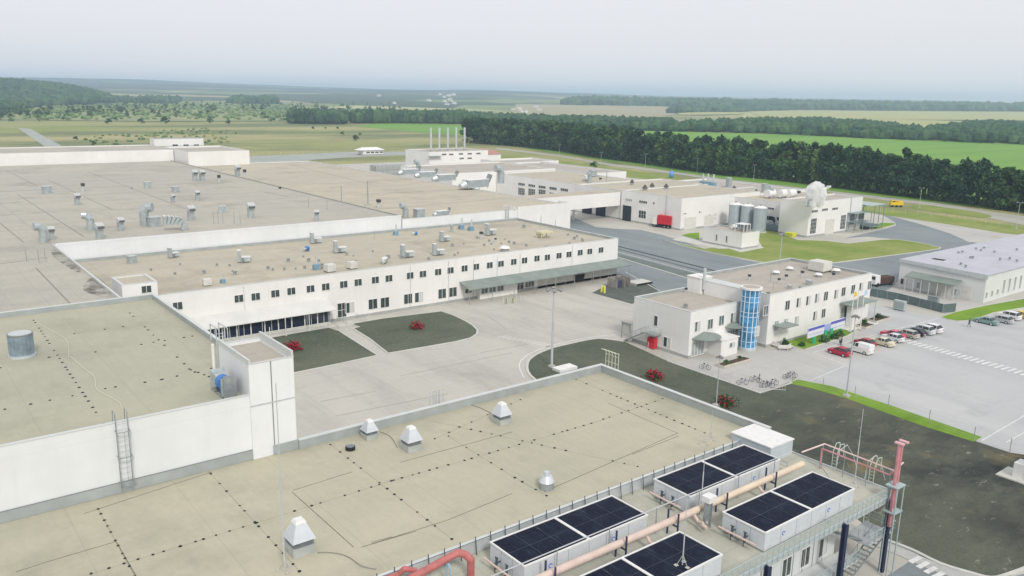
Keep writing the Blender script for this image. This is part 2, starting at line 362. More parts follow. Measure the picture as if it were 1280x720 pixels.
def sheet(name, pts, z, m, kind='structure'):
    A = sum(pts[i][0]*pts[(i+1)%len(pts)][1]-pts[(i+1)%len(pts)][0]*pts[i][1] for i in range(len(pts)))
    if A < 0: pts = pts[::-1]
    return struct(name, MB().poly(pts, z), m, kind)
def gp(*px): return [g(*p) for p in px]
def smooth_pts(pts, n=4, closed=False):
    out = []; L = len(pts)
    for i in range(L-1 if not closed else L):
        p0 = Vector(pts[i-1] if (i or closed) else pts[0]); p1 = Vector(pts[i]); p2 = Vector(pts[(i+1)%L]); p3 = Vector(pts[(i+2)%L] if (closed or i+2 < L) else pts[-1])
        for k in range(n):
            t = k/n; out.append(tuple(.5*((2*p1)+(p2-p0)*t+(2*p0-5*p1+4*p2-p3)*t*t+(3*p1-p0-3*p2+p3)*t**3)))
    if not closed: out.append(tuple(pts[-1]))
    return out
def strip(mb, pts, w, z0, z1, k=0, closed=False):           # a kerb or painted line along a path
    P_ = [Vector(p) for p in pts]; L = len(P_); a = []; b = []
    for i in range(L):
        q0 = P_[i-1] if (i or closed) else P_[i]; q1 = P_[(i+1)%L] if (i < L-1 or closed) else P_[i]
        d = (q1-q0).normalized(); nn = Vector((-d.y, d.x))*(w/2); a.append(P_[i]+nn); b.append(P_[i]-nn)
    for i in range(L if closed else L-1):
        j = (i+1)%L
        vs = [(a[i].x,a[i].y,z0),(b[i].x,b[i].y,z0),(b[j].x,b[j].y,z0),(a[j].x,a[j].y,z0),(a[i].x,a[i].y,z1),(b[i].x,b[i].y,z1),(b[j].x,b[j].y,z1),(a[j].x,a[j].y,z1)]
        mb.add(vs, [(3,2,1,0),(4,5,6,7),(0,1,5,4),(1,2,6,5),(2,3,7,6),(3,0,4,7)], k)
    return mb
# plant yard
sheet('yard_paving', [(-470,-140),(-20,-140),(-20,60),(-30,113),(-60,125),(-70,215),(-95,330),(-150,338),(-215,330),(-270,345),(-400,352),(-480,355)], 0, YARD)
# fields and far sheets
sheet('crop_field', gp((470,153.5),(590,156.5),(700,160),(785,163),(1000,168.5),(1290,181))+[(-60,1000),(-20,380),(-300,385),(-560,450),(-700,520),(-1000,520)], .10, CROP)
def hit(px, py):                             # where the line of sight meets the rolling land
    d = ray(px, py); h_ = math.hypot(d.x, d.y); r = 2300.0
    while r < 15400:
        k = r/h_; x, y, z = d.x*k, d.y*k, EYE+d.z*k
        if z <= hills(x, y): return (x, y, hills(x, y))
        r *= 1.006
    return (x, y, hills(x, y))
def draped(name, quad, m, nx=40, ny=14, up=1.2):
    mb = MB(); a, b, c, d_ = [Vector(q) for q in quad]
    for j in range(ny+1):
        for i in range(nx+1):
            p = (a.lerp(b, i/nx)).lerp(d_.lerp(c, i/nx), j/ny); x, y, z = hit(*p); mb.v.append((x, y, z+up))
    for j in range(ny):
        for i in range(nx): q = j*(nx+1)+i; mb.f.append((q, q+nx+1, q+nx+2, q+1)); mb.i.append(0)
    return struct(name, mb, m)
draped('pale_field', ((930,138.2),(1310,140.2),(1310,151),(960,149.5)), PALE)
draped('stubble_field', ((645,130.5),(850,133.5),(840,146),(640,146)), STUB)
draped('pale_field', ((845,140.8),(932,141.2),(926,144),(850,144.6)), PALE, up=2.2)
sheet('pale_field', gp((965,138),(1060,137),(1300,140),(1320,165),(1120,165),(1050,160),(950,158),(900,152)), .6, PALE)
sheet('stubble_field', gp((630,131),(745,131),(850,133),(860,141),(800,149),(700,147),(640,141)), .4, STUB)
sheet('pale_field', gp((845,141),(870,140),(930,141.5),(925,144),(850,144.5)), .8, PALE)
sheet('scrubland', gp((0,150),(60,129),(180,127.3),(350,129),(480,132),(500,140),(365,152),(200,152)), .5, mat('scrubland', (.33,.35,.17), .9, 0, 0, .012, col2=(.17,.21,.09)))
# outer tracks (beyond the halls)
sheet('perimeter_track', gp((300,196),(447,189.5),(520,190),(520,193.5),(440,196.5),(300,206)), .02, GRAV)
sheet('dirt_track', gp((22,160),(38,161),(80,184),(60,186)), .08, GRAV)
sheet('perimeter_road', smooth_pts(gp((620,184.5),(700,194),(755,203.5),(800,209),(860,217),(900,222),(960,227),(1010,232.5),(1060,240),(1110,247),(1150,251),(1195,257.5),(1240,265),(1300,273)),3)+
      smooth_pts(gp((1300,285),(1240,273.5),(1195,262),(1150,255),(1110,251),(1060,243.8),(1010,236.5),(960,230.8),(900,225.3),(860,219.8),(800,211.8),(755,205.8),(700,196.2),(620,186.5)),3), .03, TRACK)
sheet('verge', smooth_pts(gp((1148,256.5),(1190,260.5),(1225,266),(1240,270.5),(1226,272),(1180,266.5),(1140,260.5)),3,True), .05, WORN)
sheet('verge', gp((560,189),(690,199),(830,219),(980,243),(1100,260),(1160,267),(1300,287),(1300,297),(1270,293),(1254,291.5),(1190,281),(1120,271),(1060,262),(970,248),(830,226),(785,222),(700,212),(630,203),(560,205)), .024, WORN)
# asphalt roads inside the plant
ROAD_Z = .008
sheet('asphalt_road', smooth_pts(gp((700,262),(745,284),(800,287),(855,302),(900,317),(960,330),(1035,330),(1110,320),(1160,311.5),(1135,302),(1085,296),(1055,298),(1085,291),(1120,282),(1112,274),(1100,267)),2)+
      gp((1140,277),(1190,289),(1212,302),(1236,306),(1285,300),(1285,330),(1240,340),(1125,350),(1100,371),(1085,372),(1000,400),(860,385),(800,370),(770,352),(762,340),(700,300)), ROAD_Z, ASPH)
sheet('yard_paving', gp((1113,270),(1190,283),(1252,292),(1212,303),(1188,292),(1150,280)), ROAD_Z+.004, PLAZA)
o = MB(); 
strip(o, gp((760,301),(771,307.5),(880,335),(918,345.5)), .9, .012, .04)
strip(o, gp((760,305),(771,311),(870,337),(905,347)), .5, .012, .04)
struct('drain_channel', o, mat('drain_dark', (.05,.065,.075), .7, 0, .3, .4))
sheet('service_strip', gp((762,313),(772,317),(892,348),(872,352),(866,350),(771,322),(760,318)), .016, mat('green_grey_gravel', (.17,.21,.19), .9, 0, .3, .3))
o = MB(); strip(o, gp((755,311),(771,315),(892,347)), .35, .012, .10); strip(o, gp((755,317),(771,321.5),(866,350)), .5, .012, .12)
strip(o, gp((782,340),(825,364)), .3, .012, .03)
struct('kerb', o, KERB)
# lawns
def lawn(name, pts, z, m, kerb=None):
    sheet(name, pts, z, m)
    if kerb: struct('kerb', strip(MB(), pts, kerb, .004, .13, closed=True), KERB)
lawn('flower_bed_turf', gp((255,452),(330,424),(408,409),(424,414),(472,444.5),(420,456),(366,467),(300,483)), .05, TURF, .35)
lawn('flower_bed_turf', gp((437,405.5),(480,398),(551,389.3),(566,394),(580,400.5),(591,407),(597,413),(596,418),(588,423),(570,427.5),(530,434.5),(485,442),(462,424),(441,411),(449,409)), .05, TURF, .35)
lawn('lawn_turf', smooth_pts(gp((747,423.5),(712,430),(685,437),(665,447),(659,456.5),(663,470),(690,490)),3)+gp((800,540),(900,575),(1010,600),(1000,540),(985,478.5),(950,491.5),(875,466),(835,452),(780,427)), .05, ROUGH, None)
struct('kerb', strip(MB(), smooth_pts(gp((780,427.2),(747,423.5),(712,430),(685,437),(665,447),(659,456.5),(663,470),(690,490)),3), .45, .004, .14), KERB)
struct('painted_line', strip(MB(), smooth_pts(gp((775,418),(742,421),(705,428),(676,436),(656,446),(649,457),(655,472)),3), .22, .004, .010), PAINT)
struct('kerb', strip(MB(), gp((835,452),(875,466),(950,492),(990,479)), .3, .004, .14), KERB)
sheet('rough_ground', gp((1012,484),(1100,512),(1217,551),(1262,566),(1300,572),(1300,705))+smooth_pts(gp((1280,709),(1262,718),(1240,723),(1214,717),(1175,705),(1140,688),(1106,675)),3)+gp((1060,640),(1010,600),(1000,540),(985,478.5)), .055, ROUGH)
struct('kerb', strip(MB(), smooth_pts(gp((1086,667),(1106,675),(1140,688),(1175,705),(1214,717),(1240,723),(1262,718),(1300,704)),3), .4, .004, .15), KERB)
lawn('grass_strip', gp((997,474.8),(1040,483),(1110,506),(1170,527),(1227,546.5),(1217,552.5),(1160,535),(1120,521),(1060,499),(1012,485),(986,479.5)), .062, LAWN)
lawn('green_lawn', smooth_pts(gp((829,300.6),(860,309),(890,316.2),(930,324),(960,329),(987,332)),2)+smooth_pts(gp((1000,331.8),(1035,329.5),(1110,320),(1174,311.2),(1168,308),(1150,304),(1118,299.3),(1090,301)),2)+gp((1060,304.5),(1030,301),(997,300),(975,292),(950,285),(948,300),(880,311)), .05, WORN, .4)
sheet('concrete_apron', gp((851,296),(872,300),(948,300),(952,308),(955,310),(926,315.5),(911,311),(898,311),(840,300)), .07, KERB)
lawn('green_lawn', gp((852,294.2),(862,291.5),(874,290.8),(874,300)), .058, LAWN)
lawn('green_lawn', gp((1100,278.5),(1118,279),(1119,281),(1108,284),(1085,288.5)), .05, LAWN, .3)
# car park, plaza, right-hand lawn
sheet('plaza_paving', [g(835,452),g(875,466),g(950,492),g(990,478.5),g(1000,475),(-70,125),(-70,152),(-84,152),(-84,124),(-89,110),(-89,106)], .012, PLAZA)
sheet('car_park', [g(997,474.5),g(1110,505.5),g(1228,546.5),g(1216,552.5),g(1300,577),(10,115),(10,260),(-60,260),g(1300,385),g(1242,391.5),g(1218,401),g(1196,402),g(1175,396.5),g(1120,387),g(1088,380),g(1050,405),(-72,150),(-72,122)], .020, PARK)
lawn('green_lawn', gp((1175,396.4),(1185,399.8),(1197,401.8),(1217,400.8),(1242,391.3),(1310,380),(1310,367),(1280,373.5),(1227,383),(1195,390)), .05, LAWN, .25)
sheet('concrete_apron', gp((1086,371),(1124,357),(1228,380),(1300,366),(1300,372),(1195,390),(1150,383)), .028, PLAZA)
# road by the near corner and its crossing
sheet('asphalt_road', [(-33.5,84),(-33.5,40),(-10,40),(0,75),(-14,84)]+gp((1300,712),(1262,722),(1240,727),(1205,719),(1160,703),(1106,678)), .02, ASPH)
struct('sidewalk', strip(MB(), smooth_pts(gp((1095,678),(1130,692),(1168,709),(1210,722),(1240,730)),3), 1.7, .004, .07), mat('pale_sidewalk', (.47,.48,.45), .9, 0, .2, .5))
cr = MB()
for k in range(7):
    q0 = Vector(g(1137.5+k*9.6, 703.5+k*6.4)); q1 = Vector(g(1150.5+k*9.6, 697+k*6.4)); strip(cr, [q0, q1], .5, .02, .085 if k < 1 else .076)
struct('road_crossing', cr, PAINT)
cr = MB(); A0 = Vector(g(1127,424.5)); A1 = Vector(g(1300,472.5)); d = (A1-A0); NST = int(d.length/1.08); u = d.normalized(); nn = Vector((-u.y, u.x))
for k in range(NST):
    c0 = A0+u*(k*1.08); strip(cr, [c0-nn*1.35, c0+nn*1.35], .52, .02, .027)
struct('zebra_crossing', cr, PAINT)
cr = MB(); 
for a, b in (((1012,476),(1056,457.5)),((1016,441),(1060,457)),((1016,441),(1050,430)),((1050,430),(1176,397)),((1227,551),(1300,508)),((1258,553),(1300,530))):
    strip(cr, gp(a, b), .16, .02, .027)
struct('painted_line', cr, PAINT)
cr = MB()
for k in range(12): strip(cr, gp((622+k*6.0,421.5+k*1.25),(634+k*6.0,419.8+k*1.15)), .35, .004, .010)
struct('road_crossing', cr, mat('worn_paint', (.66,.65,.60), .8, 0, .2, 1.6))
# yard scars (tar joints) and oil stains
cr = MB()
for a, b in (((400,502),(470,489)),((600,441),(660,430)),((640,398),(668,409)),((420,520),(560,492)),((500,470),(640,441)),((560,404),(590,398)),((610,395),(634,412))):
    strip(cr, gp(a, b), .16, .003, .007)
struct('yard_joint', cr, mat('tar_joint', (.34,.33,.30), .8, 0, .2, .8))

# ------------------------------------------------------------------ vegetation
def tri_leaf(mb, c, s, k):
    d = Vector((RND.gauss(0,1), RND.gauss(0,1), RND.gauss(0,1)+.5)).normalized(); a = d.orthogonal().normalized(); b = d.cross(a)
    t = RND.uniform(0, 6.28); a, b = a*math.cos(t)+b*math.sin(t), b*math.cos(t)-a*math.sin(t)
    mb.add([c+a*s, c+b*s*.8+d*s*.2, c-a*s*.7, c-b*s*.9-d*s*.2], [(0,1,2,3)], k)
def crown(h, r, base, nl, nlobe, leaf, seed):
    global RND
    keep = RND; RND = random.Random(seed); mb = MB(); lobes = []
    for i in range(nlobe):
        t = RND.uniform(0, 6.28); z = base + (h-base)*(.12+.8*RND.random()); f = math.sin(math.pi*min(1,max(.12,(z-base)/(h-base)))*.9+.15)
        q = r*.62*f*math.sqrt(RND.random()); lobes.append((Vector((q*math.cos(t), q*math.sin(t), z)), r*(.34+.3*RND.random())*(.55+.45*f), RND.randrange(3)))
    for i in range(nl):
        c, q, k = RND.choice(lobes); d = Vector((RND.gauss(0,1), RND.gauss(0,1), RND.gauss(0,1))).normalized()
        tri_leaf(mb, c+Vector((d.x, d.y, d.z*.85))*q*(RND.random()**.35), leaf*RND.uniform(.6,1.25), k if RND.random() < .7 else RND.randrange(3))
    RND = keep; return mb
def trunk(h, r, r0, seed):
    q = random.Random(seed); mb = MB(); mb.cyl((0,0,-.2),(0,0,h*.45), r0, r0*.7, 7).cyl((0,0,h*.45),(.3,.2,h*.8), r0*.7, r0*.3, 6)
    for k in range(5):
        t = k*1.3+q.random(); z = h*(.35+.09*k); mb.cyl((0,0,z),(math.cos(t)*r*.6, math.sin(t)*r*.6, z+h*.16), r0*.38, r0*.12, 5)
    return mb
def make_tree(name, label, cat, h, r, base, nl, leaf, seed, mats, group, nlobe=13):
    t = thing(name, label, cat, (0,0,0), 0, group)
    crown(h, r, base, nl, nlobe, leaf, seed).build('crown', mats, t); trunk(h, r, .28*h/20, seed).build('trunk', BROWN, t)
    return Proto(t)
G_BELT = 'tall trees of the windbreak along the perimeter road'
belt = [make_tree('broadleaf_tree', 'tall dark green broadleaf tree in the dense windbreak beside the perimeter road', 'tree', 23, 6.6, 1.0, 1350, .95, 100+i, [LEAF[0], LEAF[1 if i < 3 else 0], LEAF[2 if i == 1 else 0]], G_BELT) for i in range(4)]
bright = make_tree('broadleaf_tree', 'brighter green rounded tree standing out in the dark windbreak front', 'tree', 19, 6.0, .8, 1250, .85, 140, [LEAF[1], LEAF[2], LEAF[2]], 'brighter trees in the windbreak')
front = [Vector(g(*p)) for p in ((578,178.5),(640,182.5),(700,189.5),(755,199),(800,204.5),(860,213.5),(900,219.5),(960,225),(1010,230.5),(1060,237.5),(1110,244),(1195,255),(1290,268),(1420,285))]
def along(pts, s):
    for a, b in zip(pts, pts[1:]):
        L = (b-a).length
        if s <= L: return a+(b-a)*(s/L)
        s -= L
    return None
nb = 0
for row, (off, step) in enumerate(((1.5, 6.2), (8, 7.2), (15, 7.4))):
    s = 3+row*3
    while True:
        p = along(front, s)
        if p is None: break
        s += step*RND.uniform(.8, 1.2)
        if p.x > -60: break
        sc = RND.uniform(.88, 1.08)*(1.0 if p.x < -420 else (.93 if p.x < -200 else .84))
        if row == 0 and (-322 < p.x < -305 or -272 < p.x < -250 or -440 < p.x < -432):
            bright.put((p.x, p.y+off, -.1), RND.uniform(0,6.28), scale=(sc, sc, sc*1.02)); continue
        RND.choice(belt).put((p.x+RND.uniform(-1.5,1.5), p.y+off+RND.uniform(-1.5,1.5), -.1), RND.uniform(0,6.28), scale=(sc*RND.uniform(.9,1.12), sc*RND.uniform(.9,1.12), sc)); nb += 1
# under-storey of the windbreak (nobody could count it)
us = MB(); s = 0
while True:
    p = along(front, s)
    if p is None or p.x > -60: break
    s += .55
    for k in range(9): tri_leaf(us, Vector((p.x+RND.uniform(-1,1), p.y+RND.uniform(0,16), abs(RND.gauss(0,3.2))+.3)), RND.uniform(.6,1.3), RND.randrange(2))
o = us.build('undergrowth', LEAF[:2]); tag(o, 'dark undergrowth at the foot of the windbreak trees', 'undergrowth', None, 'stuff')

def wood(name, label, pts, count, hh, rr, zf=None, mats=None, seed=5, nleaf=0):
    global RND
    keep = RND; RND = random.Random(seed); mb = MB(); xs = [p[0] for p in pts]; ys = [p[1] for p in pts]; made = 0; tries = 0
    def inside(x, y):
        c = False; j = len(pts)-1
        for i in range(len(pts)):
            if (pts[i][1] > y) != (pts[j][1] > y) and x < (pts[j][0]-pts[i][0])*(y-pts[i][1])/(pts[j][1]-pts[i][1])+pts[i][0]: c = not c
            j = i
        return c
    while made < count and tries < count*40:
        tries += 1; x = RND.uniform(min(xs), max(xs)); y = RND.uniform(min(ys), max(ys))
        if not inside(x, y): continue
        z = zf(x, y) if zf else 0; h = hh*RND.uniform(.65, 1.2); r = rr*RND.uniform(.7, 1.25); made += 1
        mb.ball((x, y, z+h-r*.9), r, 0, RND.randrange(len(mats)), (1, 1, 1.0), .22)
        mb.ball((x+RND.uniform(-r,r)*.5, y+RND.uniform(-r,r)*.5, z+h*.5), r*1.05, 0, RND.randrange(len(mats)), (1, 1, h*.5/r), .2)
    RND = keep; o = mb.build(name, mats); tag(o, label, 'woodland', None, 'stuff'); return o
def hill_a(x, y):                            # the wooded hill at far left
    a = math.degrees(math.atan2(-x, y)); r = math.hypot(x, y); t = max(0, min(1, (r-2050)/900)); t = t*t*(3-2*t)
    P_ = ((76.6,0),(77.4,6),(78.6,24),(80,36),(83,47),(86,54),(140,56)); h = 0
    for (a0,h0),(a1,h1) in zip(P_, P_[1:]):
        if a0 <= a <= a1: h = h0+(h1-h0)*(a-a0)/(a1-a0)
    return h*t*(1+.06*math.sin(r/150+a))
HG = MB(); NX = 60
for j in range(NX+1):
    for i in range(NX+1):
        x = -3600+2500*i/NX; y = -1500+2600*j/NX; ed = min(i, NX-i, j, NX-j); HG.v.append((x, y, (hill_a(x, y)-.3) if ed > 0 else -1.5))
for j in range(NX):
    for i in range(NX): q = j*(NX+1)+i; HG.f.append((q, q+1, q+NX+2, q+NX+1)); HG.i.append(0)
o = HG.build('hill', mat('hill_grass', (.05,.085,.035), .9, 0, .4, .01), smooth=True); o['kind'] = 'structure'
WL = [mat('far_wood_dark', (.035,.085,.045), .8, 0, 0, .05, col2=(.018,.05,.03), spec=.1), mat('far_wood_mid', (.055,.115,.045), .8, 0, 0, .05, col2=(.03,.07,.035), spec=.1), mat('far_wood_light', (.08,.14,.055), .8, 0, 0, .05, col2=(.04,.085,.04), spec=.1)]
wood('woodland', 'dense dark forest covering the low hill at far left', gp((-60,150),(0,146),(20,141),(45,134.5),(100,133),(130,131),(156,129))+[(-3300,700),(-3300,-600),(-2000,-700),(-1500,-400)], 6500, 17, 9.5, hill_a, WL, 21)
wood('woodland', 'blue green tree band across the valley beyond the left meadow', gp((362,155),(430,155.5),(434,153),(362,152.5)), 300, 17, 5, None, WL, 22)
wood('woodland', 'long dark tree band behind the small green field near the chimneys', gp((441,154.5),(520,154.5),(585,155.5),(580,151.5),(441,152)), 420, 17, 5.5, None, WL, 23)
wood('woodland', 'pale hazy woods in the valley behind the windbreak', gp((570,153.5),(640,157),(790,163),(845,164.5),(840,160),(700,156),(620,153),(585,150.5)), 1100, 14, 6, None, WL, 24)
wood('woodland', 'broad dark wood behind the bright green crop field', gp((840,164.5),(960,167),(1080,173),(1300,181.5),(1300,165),(1280,163),(1240,158),(1205,161),(1180,167),(1150,170),(1110,164),(1080,160),(1020,155),(990,158),(960,156),(900,160),(850,162)), 2600, 13.5, 6.5, None, WL, 25)
wood('woodland', 'far tree line at the left edge of the valley', gp((153,130),(220,131),(225,128),(153,127.5)), 120, 20, 12, None, WL, 26)
wood('woodland', 'small far copse row in the hazy valley', gp((285,131),(345,132),(345,129.5),(285,129)), 110, 24, 14, None, WL, 27)
wood('woodland', 'dark far woodland below the right hand skyline', [hit(*p)[:2] for p in ((840,136),(1060,137.6),(1300,139.8),(1300,135.6),(1060,132.4),(840,131.6))], 1300, 30, 22, lambda x, y: max(0, hills(x, y)), WL, 28)
wood('woodland', 'far blue woodland under the middle of the skyline', [hit(*p)[:2] for p in ((700,131.5),(850,133.5),(965,135),(965,131.5),(850,129.5),(740,128))], 700, 28, 24, lambda x, y: max(0, hills(x, y)), WL, 29)
wood('woodland', 'narrow hedgerow wood crossing the pale fields', [hit(*p)[:2] for p in ((830,142.5),(900,140.6),(990,138.2),(960,137.4),(860,139.2))], 300, 16, 10, lambda x, y: max(0, hills(x, y)), WL, 30)
wood('scrub', 'low olive scrub covering the far left meadow', gp((-20,152),(150,150),(330,150),(360,146),(350,130),(180,128),(60,132),(40,142)), 1500, 4.5, 3.2, None, [LEAFY, LEAF[1], LEAFY, LEAF[2]], 31)
wood('scrub', 'pale olive scrub strip left of the tree bands', gp((330,152),(362,152),(362,131),(480,132),(470,129),(330,128)), 500, 5, 4, None, [LEAFY, LEAF[1], LEAFY], 32)
wood('scrub', 'tangled bushes on the brown meadow behind the strip building', gp((95,172),(250,160),(300,165),(290,180),(140,186)), 130, 1.6, 1.5, None, [LEAFY, LEAF[1]], 33)
# scrub trees of the left meadow: each one a thing
scrub = [make_tree('scrub_tree', 'small scattered scrub tree on the olive meadow beyond the halls', 'tree', 6.5, 2.6, .3, 60, 1.1, 200+i, [LEAF[0], LEAF[1], LEAFY], 'scrub trees scattered over the meadow', 5) for i in range(3)]
for k in range(285):
    px = RND.uniform(-5, 500); py = RND.uniform(129.5, 152) if px < 365 else RND.uniform(129.5, 146)
    py = 129.5 + (py-129.5)*(.35+.65*RND.random())
    if px < 130 and py < 139: py += 8
    x, y = g(px, py); sc = RND.uniform(.7, 2.0); RND.choice(scrub).put((x, y, .3), RND.uniform(0,6), scale=(sc*1.2, sc*1.2, sc))
for (px, py, sc, lb) in ((445,175.5,1.25,'dark round bush near the gatehouse on the meadow'),(450,169.5,.7,'smaller bush just behind the round dark bush'),(428,168.5,.85,'middle bush of the row on the brown meadow'),
        (391,161.5,.7,'bush at left end of the row on the brown meadow'),(407,161,.5,'small bush in the row on the brown meadow'),(422,161.5,.7,'bush right of the small one in the meadow row'),(135,155,1.5,'tall dark bush at the meadow edge left'),
        (177,154.5,1.6,'broad dark bush standing before the scrubland'),(207,154.5,1.9,'widest dark bush before the scrubland'),(263,154,1.6,'dark bush before the scrubland near the centre'),(285,155,1.2,'pointed dark bush right of its larger neighbour'),
        (95,175,.8,'low bush beside the dirt track'),(118,182,.9,'low dark bush behind the white strip building'),(742,210,1.15,'lone leafy bush on the verge beside a lamp post')):
    x, y = g(px, py); d = math.hypot(x, y); q = sc*(.55+d/2600); scrub[0].put((x, y, .05), px, label=lb, group=None, scale=(q*1.25, q*1.25, q*.8))
    # these stand apart, so they leave the group
for o in list(COL.objects):
    if o.get('category') == 'tree' and o.get('group') == 'scrub trees scattered over the meadow' and 'small scattered' not in o['label']: del o['group']; o['category'] = 'bush'
# red rose bushes on the turf
def rose(px, py, label, s, grn=.25):
    x, y = g(px, py); t = thing('rose_bush', label, 'bush', (x, y, .05), 0, 'red flowering bushes on the dark turf')
    a = MB(); b = MB()
    for k in range(260):
        d = Vector((RND.gauss(0,1), RND.gauss(0,1), abs(RND.gauss(0,1)))).normalized(); q = RND.random()**.3
        lob = Vector((math.sin(k*2.4)*.5, math.cos(k*1.7)*.5, 0))
        p = Vector((d.x*1.1+lob.x, d.y*1.1+lob.y, .15+d.z*1.05))*s*q
        tri_leaf(b if RND.random() < grn else a, p, .16*s, 0)
    a.build('blossom', ROSE, t); b.build('foliage', LEAF[1], t)
rose(365,438,'red rose bush behind the stair tower on the left bed', 1.35, .12); rose(521,411,'red rose bush on the bed with the curved kerb', 1.2, .12)
rose(818,474,'red rose bush on the lawn between near roof and office', 1.25, .3); rose(907,507,'half green rose bush beside the lamp mast, right of the other', 1.25, .62)
# ================================================================== BUILDINGS
def building(name, label, x0, x1, y0, y1, zr, zp, wm=W, rm=ROOF_H, t=.35, cat='building', base=True, cope=COPE, flash=FLASH, lip=.07, sides='nesw', z0=0):
    root = thing(name, label, cat, ((x0+x1)/2, (y0+y1)/2, z0))
    wl = MB(); wl.box(x0,x0+t,y0,y1,z0,zp).box(x1-t,x1,y0,y1,z0,zp).box(x0+t,x1-t,y0,y0+t,z0,zp).box(x0+t,x1-t,y1-t,y1,z0,zp)
    wl.build('wall', wm, root, True)
    q_ = t if zp > zr else 0
    MB().box(x0+q_, x1-q_, y0+q_, y1-q_, max(zp, zr-.3) if zp < zr else zr-.3, zr).build('roof', rm, root, True)
    c = MB()
    if cope: c.box(x0-.04,x0+t+.04,y0-.04,y1+.04,zp,zp+lip).box(x1-t-.04,x1+.04,y0-.04,y1+.04,zp,zp+lip)
    if cope: c.box(x0+t+.04,x1-t-.04,y0-.04,y0+t+.04,zp,zp+lip-.004).box(x0+t+.04,x1-t-.04,y1-t-.04,y1+.04,zp,zp+lip-.004); c.build('coping', cope, root, True)
    if flash and zp-zr > .25:
        f = MB(); q = .03; a = x0+t; b = x1-t; d = y0+t; e = y1-t; f.box(a,a+q,d,e,zr,zp-.02).box(b-q,b,d,e,zr,zp-.02).box(a+q,b-q,d,d+q,zr,zp-.02).box(a+q,b-q,e-q,e,zr,zp-.02)
        f.build('parapet_lining', flash, root, True)
    if base:
        f = MB(); q = .05; f.box(x1,x1+q,y0,y1,z0+.01,z0+.55).box(x0,x1,y0-q,y0,z0+.01,z0+.55); f.build('plinth', mat('plinth_grey', (.40,.42,.40), .8, 0, .2, .5), root, True)
    return root
WC_ = {}; BLIND = .12
def win_mesh(w, h, cols, rows, fr=.09):
    k = (w, h, cols, rows)
    if k in WC_: return WC_[k]
    f = MB(); p = MB(); b = fr
    f.box(0,.09,-w/2,w/2,-h/2,-h/2+b).box(0,.09,-w/2,w/2,h/2-b,h/2)
    for i in range(cols+1):
        y = -w/2+b/2+(w-b)*i/cols; bb = b if i in (0, cols) else b*.8; f.box(0,.088,y-bb/2,y+bb/2,-h/2+b,h/2-b)
    for j in range(1, rows):
        z = -h/2+h*j/rows
        for i in range(cols):
            ya = -w/2+b/2+(w-b)*i/cols+b/2; yb = -w/2+b/2+(w-b)*(i+1)/cols-b/2; f.box(.004,.084,ya,yb,z-b*.35,z+b*.35)
    p.box(.01,.03,-w/2+.02,w/2-.02,-h/2+.02,h/2-.02)
    a = f.build('window', WHITE); c = p.build('pane', DGLASS); am, cm = a.data, c.data
    bpy.data.objects.remove(a); bpy.data.objects.remove(c); WC_[k] = (am, cm); return WC_[k]
def window(par, x, y, z, face, w, h, cols=2, rows=1, glass=DGLASS, label=None, name='window'):
    fm, pm = win_mesh(w, h, cols, rows); o = bpy.data.objects.new(name, fm); COL.objects.link(o); o.parent = par
    L = par.location; o.location = (x-L.x, y-L.y, z-L.z); o.rotation_euler = (0,0,{'x':0,'y':-math.pi/2}[face])
    if label: o['label'] = label
    p = bpy.data.objects.new('pane', pm); COL.objects.link(p); p.parent = o
    if cols == 2 and w < 2.4 and name == 'window' and RND.random() < BLIND:
        k_ = ('blind', w, h)
        if k_ not in WC_:
            b_ = MB().box(.032,.045,.04,w/2-.12,-h/2+.12+h*.0,h/2-.12).build('blind', mat('pale_blind', (.55,.57,.54), .7)); WC_[k_] = b_.data; bpy.data.objects.remove(b_)
        b_ = bpy.data.objects.new('blind', WC_[k_]); COL.objects.link(b_); b_.parent = o
    if glass is not DGLASS: p.material_slots[0].link = 'OBJECT'; p.material_slots[0].material = glass
    return o
def wpart(par, mb, name, m, label=None):
    o = mb.build(name, m, par, True)
    if label: o['label'] = label
    return o
# ---- front two-storey production wing
FX = -145.3
A = building('production_wing', 'long white two-storey wing with a row of small paired windows and cluttered roof', -186.3, FX, 30.8, 147.4, 9.0, 9.6, W, ROOF_F, lip=.06)
for k, (px, py) in enumerate([(222,382.5),(298.5,373.3),(319.5,370.8),(344,367),(364,364),(388,361),(407,358.5),(429.5,355.5),(447.5,353),(469,350),(486,348),(512.5,344.5),(528.5,342.5),(547.5,340),(563,338),
        (580.5,335.5),(595,333.5),(612,331.5),(626,329.7),(642,327.3),(655.5,325.5),(671,323),(684,321.7),(698.5,319.5),(711,318),(725,315.7),(737,314.3),(751,312.5)]):
    y, z = gx(px, py, FX); window(A, FX, y, z, 'x', 1.75, 1.5)
for (px, py) in ((437,384.5),(466,380),(481,378),(510,373.5),(523.5,371.5),(552.5,367),(566,365)):
    y, z = gx(px, py, FX); window(A, FX, y, z, 'x', 2.1, 2.2)
